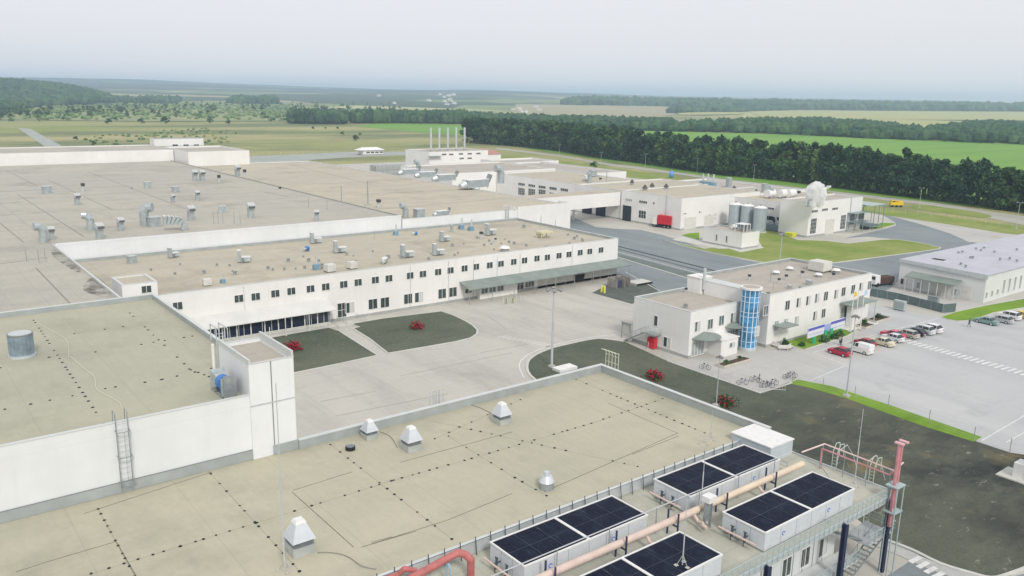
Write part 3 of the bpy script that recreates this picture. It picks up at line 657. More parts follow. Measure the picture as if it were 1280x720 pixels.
# glazed entrance front with white canopy
y0, y1 = 36.5, 67.6; ex = -142.6
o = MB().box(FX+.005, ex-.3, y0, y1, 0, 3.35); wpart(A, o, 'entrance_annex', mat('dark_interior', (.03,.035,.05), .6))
o = MB(); o.box(ex-.3, ex-.05, y0, y1, 0.02, .75).box(ex-.05, ex+.9, y0, y1+1.5, 0.02, .45); wpart(A, o, 'entrance_plinth', KERB)
NB = 12
for k in range(NB):
    ya = y0+(y1-y0)*k/NB; yb = y0+(y1-y0)*(k+1)/NB
    window(A, ex-.3, (ya+yb)/2, 2.0, 'x', yb-ya-.03, 2.45, 2 if k % 3 else 1, 1, mat('navy_glass', (.02,.028,.06), .1, 0, .5, .8, spec=.7), name='glazed_bay')
o = MB(); o.add([(FX+.01,y0-6,4.9),(ex+1.0,y0-6,3.42),(ex+1.0,y1+.8,3.42),(FX+.01,y1+.8,4.9),(FX+.01,y0-6,4.72),(ex+1.0,y0-6,3.30),(ex+1.0,y1+.8,3.30),(FX+.01,y1+.8,4.72)],
    [(0,1,2,3),(7,6,5,4),(1,5,6,2),(2,6,7,3),(0,4,5,1),(3,7,4,0)]); wpart(A, o, 'entrance_canopy', mat('canopy_white', (.66,.66,.63), .6, 0, .12, .3))
o = MB()
for k in range(8): o.cyl((ex+.8, y0+(y1-y0)*k/7.2, .45), (ex+.8, y0+(y1-y0)*k/7.2, 3.35), .05, n=6)
o.each('canopy_post', LSTEEL, A)
o = MB(); 
for k in range(4): o.box(ex-.05+.4*k, ex+.35+.4*k, y1+.9, y1+4.2, .02, .55-.13*k)
wpart(A, o, 'entrance_steps', KERB)
o = MB(); window(A, FX, 71.3, 2.1, 'x', 2.0, 3.0, 2, 2, label=None, name='door')
o = MB()
for yy in (70.0, 74.2):
    o.tube([(FX+.3,yy,1.1),(ex+1.2,yy,1.1),(ex+2.2,yy,.7)], .03); 
    for k in range(5): o.cyl((FX+.6+k*.9,yy,.1),(FX+.6+k*.9,yy,1.1), .025, n=5)
wpart(A, o, 'stair_rail', GALV)
# long grey canopy at the right with panelled ground floor beneath
ca, cb = 99.3, 148.6; 
o = MB(); o.add([(FX+.01,ca,4.35),(FX+3.9,ca,3.35),(FX+3.9,cb,3.35),(FX+.01,cb,4.35),(FX+.01,ca,4.15),(FX+3.9,ca,3.12),(FX+3.9,cb,3.12),(FX+.01,cb,4.15)],
    [(0,1,2,3),(7,6,5,4),(1,5,6,2),(2,6,7,3),(0,4,5,1),(3,7,4,0)]); wpart(A, o, 'loading_canopy', CANOPY)
o = MB(); o.box(FX+.006, FX+1.2, 104, 114.5, .02, 3.1); wpart(A, o, 'gate_office', W)
for yy in (105.2, 107.4, 109.6): window(A, FX+1.2, yy, 1.95, 'x', 1.9, 1.6, 2, 1, GGLASS)
window(A, FX, 101.7, 2.0, 'x', 1.9, 1.1); window(A, FX+.0, 116.2, 1.6, 'x', 2.2, 2.7, 2, 2, name='door'); window(A, FX, 119.0, 1.8, 'x', 2.8, 2.3, 3, 1, GGLASS)
window(A, FX, 134.3, 2.3, 'x', 2.2, .8)
o = MB()
for k in range(9):
    yy = 121.5+k*2.9; 
    if not 133 < yy < 135.4: o.box(FX+.004, FX+.05, yy, yy+2.6, .03, 2.9)
o.each('dock_panel', OFFW, A)
o = MB()
for yy in [ca+.2+k*6.05 for k in range(9)]: o.cyl((FX+3.7,yy,0),(FX+3.7,yy,3.15), .06, n=6)
o.each('canopy_post', GALV, A)
o = MB()
for yy in (103,109.5,116): o.cyl((FX+.1,yy,8.9),(FX+.1,yy,.2),.05,n=5)
for yy in (52,87,96.5,132): o.cyl((FX+.08,yy,9.3),(FX+.08,yy,4.4 if yy in (52,132) else .2),.045,n=5)
o.each('downpipe', LSTEEL, A)
# ---- big hall, left
B_ = building('main_hall', 'huge flat grey-roofed hall with a long blank white front wall above the lower wing', -387, -186.6, 28.64, 109.2, 12.75, 12.7, WC, ROOF_H, t=.3, flash=None, cope=None)
B2 = building('main_hall', 'huge flat hall roof stretching off the left edge behind the tall corner block', -387, -124.2, -170, 28.6, 12.75, 12.7, WC, ROOF_H, t=.3, flash=None, cope=None)
wpart(B_, MB().box(-186.9,-186.55,28.9,109.2,12.7,13.1), 'front_parapet', WC); wpart(B_, MB().box(-387,-186.9,108.9,109.25,12.7,13.0), 'step_coping', mat('step_grey', (.36,.37,.34), .6, .1, .2, .5)); wpart(B2, MB().box(-186.9,-124.2,28.3,28.62,12.7,13.1), 'side_parapet', COPE); wpart(B2, MB().box(-124.5,-124.18,-60,28.3,12.7,12.95), 'edge_coping', COPE)
B3 = building('right_hall', 'wide flat tan-roofed hall right of the roof step, silver ducts on its far edge', -372, -186.6, 109.5, 168, 11.7, 12.0, WC, mat('x','') if False else ROOF_F, t=.3, flash=None)
o = MB().box(-186.58, -186.3, 147.6, 168, 0.02, 12.75).box(-192, -186.6, 146.6, 146.9, 11.7, 12.75).box(-192,-186.6,167.7,168.02,12.1,12.75); wpart(B3, o, 'raised_parapet', W)
B4 = building('rear_strip_hall', 'long narrow white hall behind the far edge of the big roof', -425, -387.3, -170, 110.5, 17.3, 17.7, W, ROOF_H, t=.3, flash=None)
B5 = building('rear_strip_hall', 'short white hall section with a sharp corner at the far right end of the strip', -405, -367.5, 110.8, 137.5, 17.2, 17.9, W, ROOF_H, t=.3, flash=None)
q = building('roof_penthouse', 'small white roof house with three dark windows on the rear strip hall', -426, -418.5, 110.9, 134, 20.2, 20.6, W, ROOF_H, z0=17.3, base=False, cat='penthouse')
for px in (219, 232.5, 245.5): y, z = gx(px, 181.8, -418.5); window(q, -418.5, y, z, 'x', 2.6, 1.2, 2, 1)
# small stair house at the left end of the wing roof
q = building('stair_house', 'small white stair house with one paired window at the left end of the wing roof', -152.5, FX+.05, 31.6, 37.2, 11.9, 12.1, W, ROOF_F, z0=9.65, base=False, cat='penthouse')
window(q, FX+.05, 35.4, 10.95, 'x', 1.7, 1.35)
# ---- tall block at left front
L = building('tall_block', 'tall white block at left front with an olive membrane roof edged by grey parapets', -123.3, -75.36, -120, 31.0, 14.5, 15.15, WC, ROOF_L, t=.35, base=False)
o = MB().box(-75.34, -75.26, -80, 26.9, 8.52, 9.5); wpart(L, o, 'wall_flashing', FLASH)
o = MB().box(-75.30,-75.24,-80,26.9,9.5,9.56); wpart(L, o, 'flashing_cap', TRIM)
T = building('stair_tower', 'white corner stair tower with a raised coping and a black vertical joint', -83.6, -75.2, 26.95, 31.5, 17.9, 18.3, walls('tower_panel', (.77,.79,.80), 20, 40), ROOF_P, t=.22, base=False, cat='tower', flash=None)
o = MB().box(-83.6,-75.2,26.95,27.17,18.37,18.75).box(-83.6,-75.2,31.28,31.5,18.37,18.95); wpart(T, o, 'raised_parapet', COPE)
o = MB().box(-75.198,-75.17,29.1,29.2,9.5,18.3); wpart(T, o, 'panel_joint', TRIM)
o = MB().box(-75.198,-75.15,26.95,31.5,14.0,14.12); wpart(T, o, 'band_joint', LSTEEL)
# ---- near production hall
NX0, NX1, NY1 = -75.3, -50.0, 74.3
Nn = building('near_hall', 'near hall with a broad pale olive membrane roof, dotted seams and grey parapet', NX0, NX1, -90, NY1, 8.5, 8.2, WC, ROOF_N, t=.4, base=False, cope=None, flash=None)
wpart(Nn, MB().box(NX1+.002,NX1+.36,-90,71,7.0,8.64), 'edge_coping', COPE)
o = MB(); o.box(NX0-.01,NX0+.42,31.6,NY1,8.0,9.45).box(NX0+.42,NX1+1.2,NY1-.42,NY1+.01,8.0,9.45); wpart(Nn, o, 'parapet', FLASH)
o = MB(); o.box(NX0-.05,NX0+.47,31.6,NY1+.05,9.45,9.53).box(NX0+.47,NX1+1.2,NY1-.47,NY1+.05,9.45,9.53); wpart(Nn, o, 'parapet_cap', COPE)
o = MB().box(NX0+.01,NX0+.3,29,31.58,8.52,9.5); wpart(Nn, o, 'parapet_end', FLASH)
# seam lines and the little black fixings along them: surface marks of the membrane
seam = MB(); dots = MB()
def line_px(pts, z, w, mb): strip(mb, [g(px, py, z) for px, py in pts], w, z-.02, z+.012)
for pts in (((365,615),(442,684)),((452,684),(560,650),(640,617)),((366,613),(440,590)),((465,680),(520,664)),((464,678),(490,671)),((680,615),(848,541)),((760,504),(846,541)),((848,545),(790,568)),((640,540),(500,578)),
            ((145,677),(170,720)),((60,702),(145,677)),((20,715),(60,702)),((105,642),(265,590))):
    line_px(pts, 8.5, .07, seam)
wpart(Nn, seam, 'membrane_seam', mat('seam_brown', (.20,.19,.135), .9, 0, .3, .8))['kind'] = 'stuff'
def dotline(a, b, n, z, jit=.25, r=.11):
    P0 = Vector(g(*a, z)); P1 = Vector(g(*b, z))
    for k in range(n+1):
        if RND.random() < .12: continue
        p = P0.lerp(P1, (k+RND.uniform(-jit,jit))/n); dots.cyl((p.x,p.y,z-.02),(p.x,p.y,z+.05), r*RND.uniform(.8,1.35), n=7)
thin = MB()
for a, b, n in (((412,555),(566,675),17),((122,635),(190,760),14),((255,583),(375,715),14),((118,716),(320,654),12),((320,654),(490,601),11),((490,601),(590,573),9),((590,573),(740,529),14),((740,529),(830,498),8),
        ((719,474),(880,541),20),((526,523),(796,583),20),((560,545),(640,595),6),((640,595),(680,618),3),((545,548),(650,500),7)):
    dotline(a, b, n, 8.5); strip(thin, [g(*a, 8.5), g(*b, 8.5)], .035, 8.48, 8.508)
dots.each('roof_fixing', BLACK, Nn); wpart(Nn, thin, 'welded_seam', mat('seam_grey', (.26,.25,.185), .9))['kind'] = 'stuff'
seam = MB()
for pts, z_ in ((((0,239.5),(110,235.3),(200,231),(330,224.5)),12.75),(((8,213),(47,233)),12.75),(((0,254.5),(30,252.5)),12.75),(((0,269.5),(55,266)),12.75),(((22,243),(105,296)),12.75),(((0,279),(30,303)),12.75),(((60,225),(140,262)),12.75),(((110,215),(235,262)),12.75),(((330,240),(360,246)),12.75),(((0,330),(60,322)),12.75),(((45,335),(90,382)),12.75)):
    for a_, b_ in zip(pts, pts[1:]): strip(seam, [g(*a_, z_), g(*b_, z_)], .2, z_-.02, z_+.03)
wpart(B_, seam, 'membrane_seam', mat('seam_dark', (.27,.265,.23), .9, 0, .2, .5))['kind'] = 'stuff'
seam = MB()
for pts in (((320,231),(420,229),(520,224)),((345,247),(450,243),(600,236)),((470,262),(640,247)),((360,205),(470,232))):
    for a_, b_ in zip(pts, pts[1:]): strip(seam, [g(*a_, 11.7), g(*b_, 11.7)], .25, 11.68, 11.73)
wpart(B3, seam, 'membrane_seam', MATS['seam_dark'])['kind'] = 'stuff'
sm_ = NT('roof_stain_m'); MATS.pop('roof_stain_m', None)
st_ = MB(); q_ = [Vector(g(*p, 12.75)) for p in ((108,352),(118,346),(126,350),(138,360),(146,369),(134,372),(116,368),(104,362))]
st_.poly(smooth_pts([tuple(p) for p in q_], 4, True), 12.765); q_ = [Vector(g(*p, 12.75)) for p in ((66,312),(80,318),(100,336),(96,340),(82,332),(66,320))]
st_.poly(smooth_pts([tuple(p) for p in q_], 4, True), 12.766)
def stain_mat():
    m_ = sm_.m; v_ = sm_.map((1,1,1)); f_ = sm_.noise(v_, .45, 6, .7, .40, .60); c_ = sm_.mix(f_, (.40,.39,.34), (.15,.145,.12)); sm_.out(c_); return m_
wpart(B2, st_, 'water_stain', stain_mat())
dots = MB()
for a, b, n in (((42,400),(129,529),26),((163,392),(238,462),11),((238,462),(272,475),4),((0,460),(60,447),2),((0,513),(120,489),4),((94,417),(150,409),3),((120,440),(260,417),8),((200,475),(263,461),3),((125,487),(200,475),3)):
    dotline(a, b, n, 14.5, .3, .12)
dots.each('roof_fixing', BLACK, L)
# ---- platform with the coolers, at the near edge
PX0, PX1, PZ = -49.6, -34.6, 7.6
P_ = thing('cooling_platform', 'steel service platform with blue-green railing carrying the white dry coolers beside the near hall', 'platform', (-42, 30, 0))
DECK = membrane('deck_membrane', (.44,.44,.36), (.48,.47,.40), (.30,.33,.27), 2.2, 3)
wpart(P_, MB().box(PX0, PX1, -60, 74.2, PZ-.35, PZ), 'deck', DECK)
wpart(P_, MB().box(PX1+.005, PX1+.12, -60, 74.3, PZ-.45, PZ+.12).box(PX0, PX1+.1, 74.21, 74.35, PZ-.45, PZ+.12), 'edge_beam', LSTEEL)
wpart(P_, MB().box(PX0+.05, PX0+.0, 0, 1, 0, .1) if False else MB().box(-49.55, -37.0, -60, 68.5, 0, PZ-.36), 'lower_storey', WG)
PD = mat('panel_line', (.30,.34,.34), .5)
o = MB()
for k in range(40): o.box(-36.995, -36.95, 4+k*1.6, 4.07+k*1.6, .3, PZ-.4)
wpart(P_, o, 'panel_line', PD)['kind'] = 'stuff'
for k in range(17):
    yy = 20+k*2.9
    w_ = window(P_, -36.99, yy, 3.5, 'x', 1.5, 2.0, 2, 1, DGLASS)
# railing on the outer edge, on the roof side and at the far end
def rail(par, pts, h, name, m, step=1.5, bars=3, r=.03, mesh=None):
    o = MB()
    for a, b in zip(pts, pts[1:]):
        a, b = Vector(a), Vector(b)
        for k in range(1, bars+1):
            zz = Vector((0,0,h*k/bars)); o.cyl(a+zz, b+zz, r*(1.25 if k == bars else .7), n=5)
        L_ = (b-a).length; n_ = max(1, int(L_/step))
        for k in range(n_+1):
            p = a.lerp(b, k/n_); o.cyl(p, p+Vector((0,0,h)), r*1.1, n=5)
    return wpart(par, o, name, m)
RAILM = mat('blue_green_rail', (.42,.52,.53), .5, .2)
rail(P_, [(PX1+.16,-20,PZ-.3),(PX1+.16,73.9,PZ-.3)], 1.45, 'railing', RAILM, .75, 7, .03)
o = MB()
for k in range(46):
    yy = 4+k*1.5; o.cyl((PX0+.35,yy,PZ),(PX0+.12,yy,PZ+1.55), .045, n=5)
o.cyl((PX0+.12,-20,PZ+1.15),(PX0+.12,71,PZ+1.15),.02,n=4)
wpart(P_, o, 'wall_side_railing', mat('dark_post', (.10,.13,.15), .5, .3))
wpart(P_, MB().box(PX0-.045, PX0-.01, -60, 71, PZ+.02, PZ+1.0), 'parapet_face', LSTEEL)
rail(P_, [(PX0+.3,69.1,PZ),(-43.2,69.1,PZ)], 1.25, 'end_railing', GALV, 1.1, 3)
# steel columns
for yy in (37.0, 53.5, 64.9, 72.6):
    o = MB(); xx = PX1+.35; o.box(xx-.22,xx+.22,yy-.03,yy+.03,0,PZ-.05).box(xx-.22,xx-.16,yy-.2,yy+.2,0,PZ-.052).box(xx+.16,xx+.22,yy-.2,yy+.2,0,PZ-.048); wpart(P_, o, 'column', NAVY)
# lower gallery and its stair
o = MB().box(-36.9, -34.9, 10, 69.4, 2.0, 2.12); wpart(P_, o, 'gallery_floor', WG)
rail(P_, [(-34.85,10,2.1),(-34.85,69.4,2.1)], 1.15, 'gallery_railing', RAILM, .8, 5, .03)
wpart(P_, MB().box(-36.9, -34.3, 69.5, 73.8, 3.7, 3.82), 'stair_landing', LSTEEL)
rail(P_, [(-34.25,69.5,3.8),(-34.25,74.2,3.8),(-36.9,74.2,3.8)], 1.1, 'landing_railing', RAILM, 1.0, 3, .03)
def stair(par, p0, p1, w, n_):
    p0, p1 = Vector(p0), Vector(p1); o = MB(); d = (p1-p0); hor = Vector((d.x,d.y,0)).normalized(); side = Vector((-hor.y,hor.x,0))*w/2
    for sgn in (-1,1):
        o.cyl(p0+side*sgn, p1+side*sgn, .07, n=4); o.cyl(p0+side*sgn+Vector((0,0,1)), p1+side*sgn+Vector((0,0,1)), .03, n=4)
        for k in range(4): q_ = p0.lerp(p1, (k+.5)/4)+side*sgn; o.cyl(q_, q_+Vector((0,0,1)), .025, n=4)
    for k in range(n_):
        c_ = p0.lerp(p1, (k+.5)/n_); o.obox(c_, (d.length/n_*.55, w, .04), math.atan2(hor.y, hor.x))
    return o
wpart(P_, stair(P_, (-35.6,62.5,7.4), (-35.6,70,3.8), 1.0, 16), 'stair_flight', GALV)
wpart(P_, stair(P_, (-34.9,72.5,3.7), (-34.9,65.2,.1), 1.0, 16), 'stair_flight', GALV)
# end house of the platform
q = thing('plant_room', 'small white plant room with a sloping front roof at the far end of the platform', 'shed', (-48, 72.5, 0))
xa, xb = -50.6, -45.7
wpart(q, MB().box(xa,xb,69.9,73.75,0,9.3), 'wall', mat('bluegrey_panel', (.50,.56,.60), .5, 0, .12, .6))
wpart(q, MB().box(xa-.08,xb+.08,69.8,73.85,9.302,9.42), 'roof', WHITE)
# ---- office building
BLIND = .7
O1 = building('office_building', 'low left half of the white office, with outside stair on its grey end wall', -102.6, -89.3, 109.0, 125.9, 7.9, 8.4, W, ROOF_P, t=.3)
O2 = building('office_building', 'taller right half of the white office with two rows of windows', -104.8, -85.6, 126.1, 160.8, 9.35, 9.85, W, ROOF_P, t=.3)
for (px, py) in ((871.5,408),(887.5,405),(901.5,400.5),(916,397)):
    y, z = gx(px, py, -89.3); window(O1, -89.3, y, z, 'x', 1.5, 1.9, 2, 1, GGLASS)
wy, wz = gy(820, 401, 109.0); window(O1, wy, 109.0, wz, 'y', 1.0, 2.0, 1, 1)
wy, wz = gy(834, 428, 109.0); window(O1, wy, 109.0, wz, 'y', 1.8, 1.9, 2, 1)
for (px, py) in ((957,388),(984,381.5),(998,378),(1010,375.5),(1021,372.5),(1032,370),(1045,367.5),(1054,364.5),(1066,361.5),(1076,358.5),(1086.5,356.5)):
    y, z = gx(px, py, -85.6); window(O2, -85.6, y, z, 'x', 1.5, 1.9, 2, 1, GGLASS if px % 2 else DGLASS)
for (px, py) in ((946,414),(970,407),(982,404),(995.5,401),(1018.5,394.5),(1029,391.5)):
    y, z = gx(px, py, -85.6); window(O2, -85.6, y, z, 'x', 1.4, 1.9, 2, 1, PGLASS if px < 1000 else DGLASS)
window(O2, -85.6, *gx(1054,392,-85.6), 'x', 2.4, 2.8, 2, 2, PGLASS); window(O2, -85.6, 157.5, 4.0, 'x', 2.4, 3.4, 2, 2, PGLASS)
wpart(O2, MB().box(-98.3,-89.35,123.3,126.08,0,10.5), 'step_wall', W); wpart(O2, MB().box(-98.35,-89.3,123.25,126.08,10.5,10.57), 'step_coping', COPE)
# entrance porch at the right end
o = MB().box(-85.59,-82.6,149.5,158.6,4.9,5.1); wpart(O2, o, 'porch_roof', CANOPY)
o = MB().box(-85.0,-84.0,151.5,156.5,.1,4.85).box(-85.59,-82.6,149.5,160,.02,.1); wpart(O2, o, 'porch', W)
o = MB(); 
for yy in (149.8,158.3): o.cyl((-82.8,yy,.1),(-82.8,yy,4.9),.1,n=8)
o.each('porch_post', LSTEEL, O2)
# porches of the left half
def dome(par, cx, cy, r, z, xw, m=CANOPY):
    o = MB(); n_ = 12; vs = [(cx, cy, z+.75)]; 
    for k in range(n_+1):
        t = -math.pi/2+math.pi*k/n_; vs.append((cx+math.cos(t)*r, cy+math.sin(t)*xw, z))
    vs += [(p[0], p[1], z-.1) for p in vs[1:]]
    o.add(vs, [(0,k,k+1) for k in range(1,n_+1)]+[(k,k+n_+1,k+n_+2,k+1) for k in range(1,n_+1)]+[tuple(range(2*n_+2, n_+1, -1))]); return wpart(par, o, 'canopy', m)
dome(O1, -89.25, 112.8, 3.0, 3.6, 3.1)
window(O1, -89.29, 111.4, 1.6, 'x', 3.4, 2.7, 4, 1, PGLASS, name='door')
o = MB().box(-89.25,-86.4,114.2,118.8,.02,3.1).box(-89.25,-86.2,114.0,119.0,3.1,3.25); wpart(O1, o, 'porch', W)
window(O1, -86.38, 117.2, 1.9, 'x', 1.6, 1.0, 2, 1, GGLASS)
dome(O1, -89.2, 120.6, 2.2, 4.3, 2.0)
window(O1, -89.29, 120.5, 1.9, 'x', 2.2, 3.0, 3, 2, PGLASS, name='door')
o = MB().box(-85.59,-83.0,127.6,132.0,3.9,4.05); wpart(O2, o, 'canopy', CANOPY)
# outside stair on the end wall
xs0 = gy(781,430,108)[0]; xs1 = gy(808,414.5,108)[0]; xs2 = gy(822,417,108)[0]; zs = gy(808,414.5,108)[1]
o = stair(O1, (xs0,108.0,.05), (xs1,108.0,zs), 1.2, 16); o.box(xs1,xs2,107.2,108.96,zs-.1,zs+.05); wpart(O1, o, 'outside_stair', mat('stair_grey', (.33,.37,.36), .6, .2))
rail(O1, [(xs1,107.25,zs+.05),(xs2,107.25,zs+.05),(xs2,108.9,zs+.05)], 1.1, 'landing_railing', LSTEEL, .9, 3)
q = thing('roof_stack_house', 'white roof house with a grey flue at the step between the office halves', 'penthouse', (-100.2, 124.2, 7.9))
MB().box(-1.6,1.6,-1.6,1.6,0,3.0).box(-1.75,1.75,-1.75,1.75,3.0,3.12).build('wall', W, q); MB().cyl((1.9,-1.0,.9),(1.9,-1.0,5.0),.28,n=10).build('flue', LSTEEL, q)
# stair tower of blue glass
q = thing('glass_stair_tower', 'round blue glass stair tower in the notch between the office halves', 'tower', (-87.2, 122.6, 0))
tr, th = 1.62, 11.2; n_ = 12
body = MB(); body.cyl((0,0,.5),(0,0,th), tr, n=28); body.build('glazing', BGLASS, q)
mull = MB()
for k in range(n_):
    t = 2*math.pi*k/n_; mull.obox((math.cos(t)*(tr+.02), math.sin(t)*(tr+.02), th/2+.2), (.09,.14,th-.3), t)
for zz in (.55, 1.7, 3.6, 4.4, 6.3, 7.1, 9.0, 9.9):
    for k in range(28):
        t0, t1 = 2*math.pi*k/28, 2*math.pi*(k+1)/28; mull.cyl((math.cos(t0)*(tr+.03),math.sin(t0)*(tr+.03),zz),(math.cos(t1)*(tr+.03),math.sin(t1)*(tr+.03),zz),.055,n=4)
mull.build('mullions', mat('pale_blue_frame', (.62,.76,.84), .4), q)
MB().cyl((0,0,0),(0,0,.5),tr+.12,n=28).build('plinth', LSTEEL, q)
cp = MB(); cp.cyl((0,0,th),(0,0,th+.35),tr+.32,n=28).cyl((0,0,th+.35),(0,0,th+.37),tr-.1,n=28,k=1); cp.build('roof_ring', [WHITE, ROOF_P], q)
# ---- gatehouse-like hut on the green
HU = building('pump_house', 'small flat white pump house with two narrow windows on the lawn before the silos', -166.2, -151.4, 206.0, 214.4, 4.6, 4.95, W, ROOF_P, t=.25)
for px in (896.5, 909): wy, wz = gy(px, 297 if px < 900 else 299, 206.0); window(HU, wy, 206.0, wz, 'y', 1.1, 2.1, 2, 1)
# ---- hall with the truck and dock gates
MH = building('dock_hall', 'white dock hall with a tall grey side and dark gateway behind the red truck', -214.9, -186.2, 218.5, 262, 10.6, 10.95, W, ROOF_F, t=.3, flash=None)
MH2 = building('filling_hall', 'far white hall behind the dock hall with a rusty tan roof and roof cones', -240, -215.2, 218.9, 268, 10.3, 10.7, W, ROOF_F, t=.3, flash=None)
o = MB(); 
xg, zg = gy(785, 266, 218.5); o.box(xg-2.6, xg+1.6, 218.38, 218.49, .02, 5.6); wpart(MH, o, 'gateway', mat('dark_interior', (.03,.035,.05)))
o = MB()
for a_, b_ in ((728,740),(745,757)): xa_ = gy(a_,262,218.9)[0]; xb_ = gy(b_,262,218.9)[0]; o.box(xa_,xb_,218.78,218.89,.02,5.2)
o.each('gateway', mat('dark_interior',(0,0,0)), MH2)
for px, py, w_, h_, c_, r_ in ((804,252.5,4.0,1.0,4,1),(817.5,254,.8,1.0,1,1),(803,268,3.6,2.8,3,2),(786,250,3.6,1.0,4,1)):
    wx, wz = gy(px, py, 218.5); window(MH, wx, 218.5, wz, 'y', w_, h_, c_, r_, DGLASS if px != 786 else PGLASS)
o = MB(); wx, _ = gy(832.5, 270, 218.5); o.box(wx-.12, wx+.12, 218.3, 218.48, .1, 13.2); wpart(MH, o, 'downpipe', LSTEEL)
o = MB().box(-186.18,-186.1,220.5,226.5,.02,4.2).box(-186.18,-186.1,231,236,.02,4.2); o.each('shutter_door', OFFW, MH)
for px, py, w_, h_ in ((856,267,1.6,.5),(875,265,1.6,.7),(887,269,1.2,.7),(894,268,.8,.9),(894,273,.8,.9)):
    y, z = gx(px, py, -186.2); window(MH, -186.2, y, z, 'x', w_, h_, 2, 1, GGLASS)
# covered bridge
q = thing('covered_bridge', 'white covered bridge joining the right hall to the dock hall above the lane', 'bridge', (-219, 193, 5))
wpart(q, MB().box(-223.5,-215.2,168.1,218.4,5.3,10.2), 'gallery', W); wpart(q, MB().box(-223.3,-215.4,168.1,218.4,10.21,10.35), 'roof', ROOF_F)
o = MB(); o.box(-223.4,-215.3,168.15,171.0,0,5.29).box(-223,-222.4,184,184.6,0,5.29).box(-223,-222.4,202,202.6,0,5.29); wpart(q, o, 'pier', W)
# rear halls north of the big roof
R1 = building('rear_hall', 'white rear hall with a grid of dark windows on its grey side wall', -292, -240.3, 219.2, 253.3, 10.2, 10.7, W, ROOF_F, t=.3, flash=None)
for i, px in enumerate((652,664.8,677.8,691.5,705.5)):
    wx, wz = gy(px, 230.3+i*1.75, 219.2); window(R1, wx, 219.2, wz, 'y', 4.6, 1.2, 4, 1)
    if i < 4: wx, wz = gy(px, 239.3+i*1.1, 219.2); window(R1, wx, 219.2, wz, 'y', 4.6, 3.0 if i < 3 else 1.2, 4, 3 if i < 3 else 1)
R2 = building('rear_hall', 'white rear hall whose bright low wall rises beside the large silver ducts', -335, -292.3, 196, 253.3, 10.9, 11.5, W, ROOF_P, t=.3, flash=None)
R3 = building('rear_hall', 'flat rear hall with raised white parapet walls before the worn verge', -352, -330, 253.6, 288, 10.4, 11.3, W, ROOF_P, t=.3, flash=None)
R4 = building('rear_hall', 'small bright white rear hall box at the right end behind the dock halls', -329.7, -268, 253.6, 275, 10.5, 11.2, W, ROOF_P, t=.3, flash=None)
R5 = building('rear_hall', 'low white hall with round tanks and clutter behind the silos', -235, -186.4, 262.5, 292, 9.6, 10.2, W, ROOF_P, t=.3, flash=None)
SB = building('silo_hall', 'white hall behind the three silos with a bare tan roof', -205, -164.9, 247, 284, 9.4, 9.9, W, ROOF_F, t=.3, flash=None)
for px, py, w_, h_ in ((904,267,2.6,1.3),): wx, wz = gy(px, py, 247); window(SB, wx, 247, wz, 'y', w_, h_, 3, 1)
wx, wz = gy(963, 260.5, 247); window(SB, wx, 247, wz, 'y', 3.0, .8, 3, 1); wx, wz = gy(962, 272.5, 247); window(SB, wx, 247, wz, 'y', 3.4, 1.6, 3, 1)
S = building('boiler_building', 'tall white steam building with wide windows and an external steel stair', -164.7, -153.6, 243.6, 276.0, 11.2, 11.65, W, ROOF_P, t=.3, flash=None)
for px, py in ((1018.3,264),(1031,262),(1043.7,260.8)): y, z = gx(px, py, -153.6); window(S, -153.6, y, z, 'x', 3.6, .9, 4, 1)
for px, py, c_, r_, w_, h_ in ((1016.5,282.5,4,4,3.4,5.2),(1053.5,277.5,4,4,3.2,5.0),(1065,274,4,3,3.2,3.9),(1076,272,4,3,3.2,4.2),(1080,256.5,4,1,2.6,.9)):
    y, z = gx(px, py, -153.6); window(S, -153.6, y, z, 'x', w_, h_, c_, r_)
y, z = gx(1037, 283, -153.6); wpart(S, MB().box(-153.58,-153.5,y-2.6,y+2.6,.02,5.2), 'shutter_door', OFFW)
y, z = gx(1063, 260, -153.6); wpart(S, MB().box(-153.59,-153.35,y-.15,y+.15,0,12.4), 'flue', LSTEEL)
y0_ = gx(1058, 280, -153.6)[0]; o = MB()
for yy in (y0_, y0_+5.5, y0_+10.5):
    for xx in (-153.4,-150.6): o.cyl((xx,yy,0),(xx,yy,6.6),.12,n=5)
o.box(-153.5,-150.5,y0_,y0_+10.5,3.3,3.4).box(-153.5,-150.5,y0_,y0_+10.5,6.5,6.6); wpart(S, o, 'steel_stage', mat('stage_grey', (.26,.34,.34), .5, .3))
# steel canopy right of the steam building
cx_, cy_ = g(1092, 289); q = thing('steel_canopy', 'open steel canopy on thin tall posts right of the steam building', 'canopy', (-152, 281, 0))
o = MB().box(-7,1.5,-4.4,5.6,8.6,8.8); o.build('roof', mat('teal_sheet', (.40,.50,.48), .5, .2), q)
for xx, yy in ((1.2,-1.2),(1.2,5.2),(-6.6,5.2),(1.2,2.0),(-6.6,-4)): MB().cyl((xx,yy,0),(xx,yy,8.6),.14,n=6).build('post', mat('stage_grey',(0,0,0)), q)
MB().box(-6.6,1.2,-4.2,5.2,1.2,1.35).build('stage', mat('stage_dark', (.12,.17,.17), .6), q)
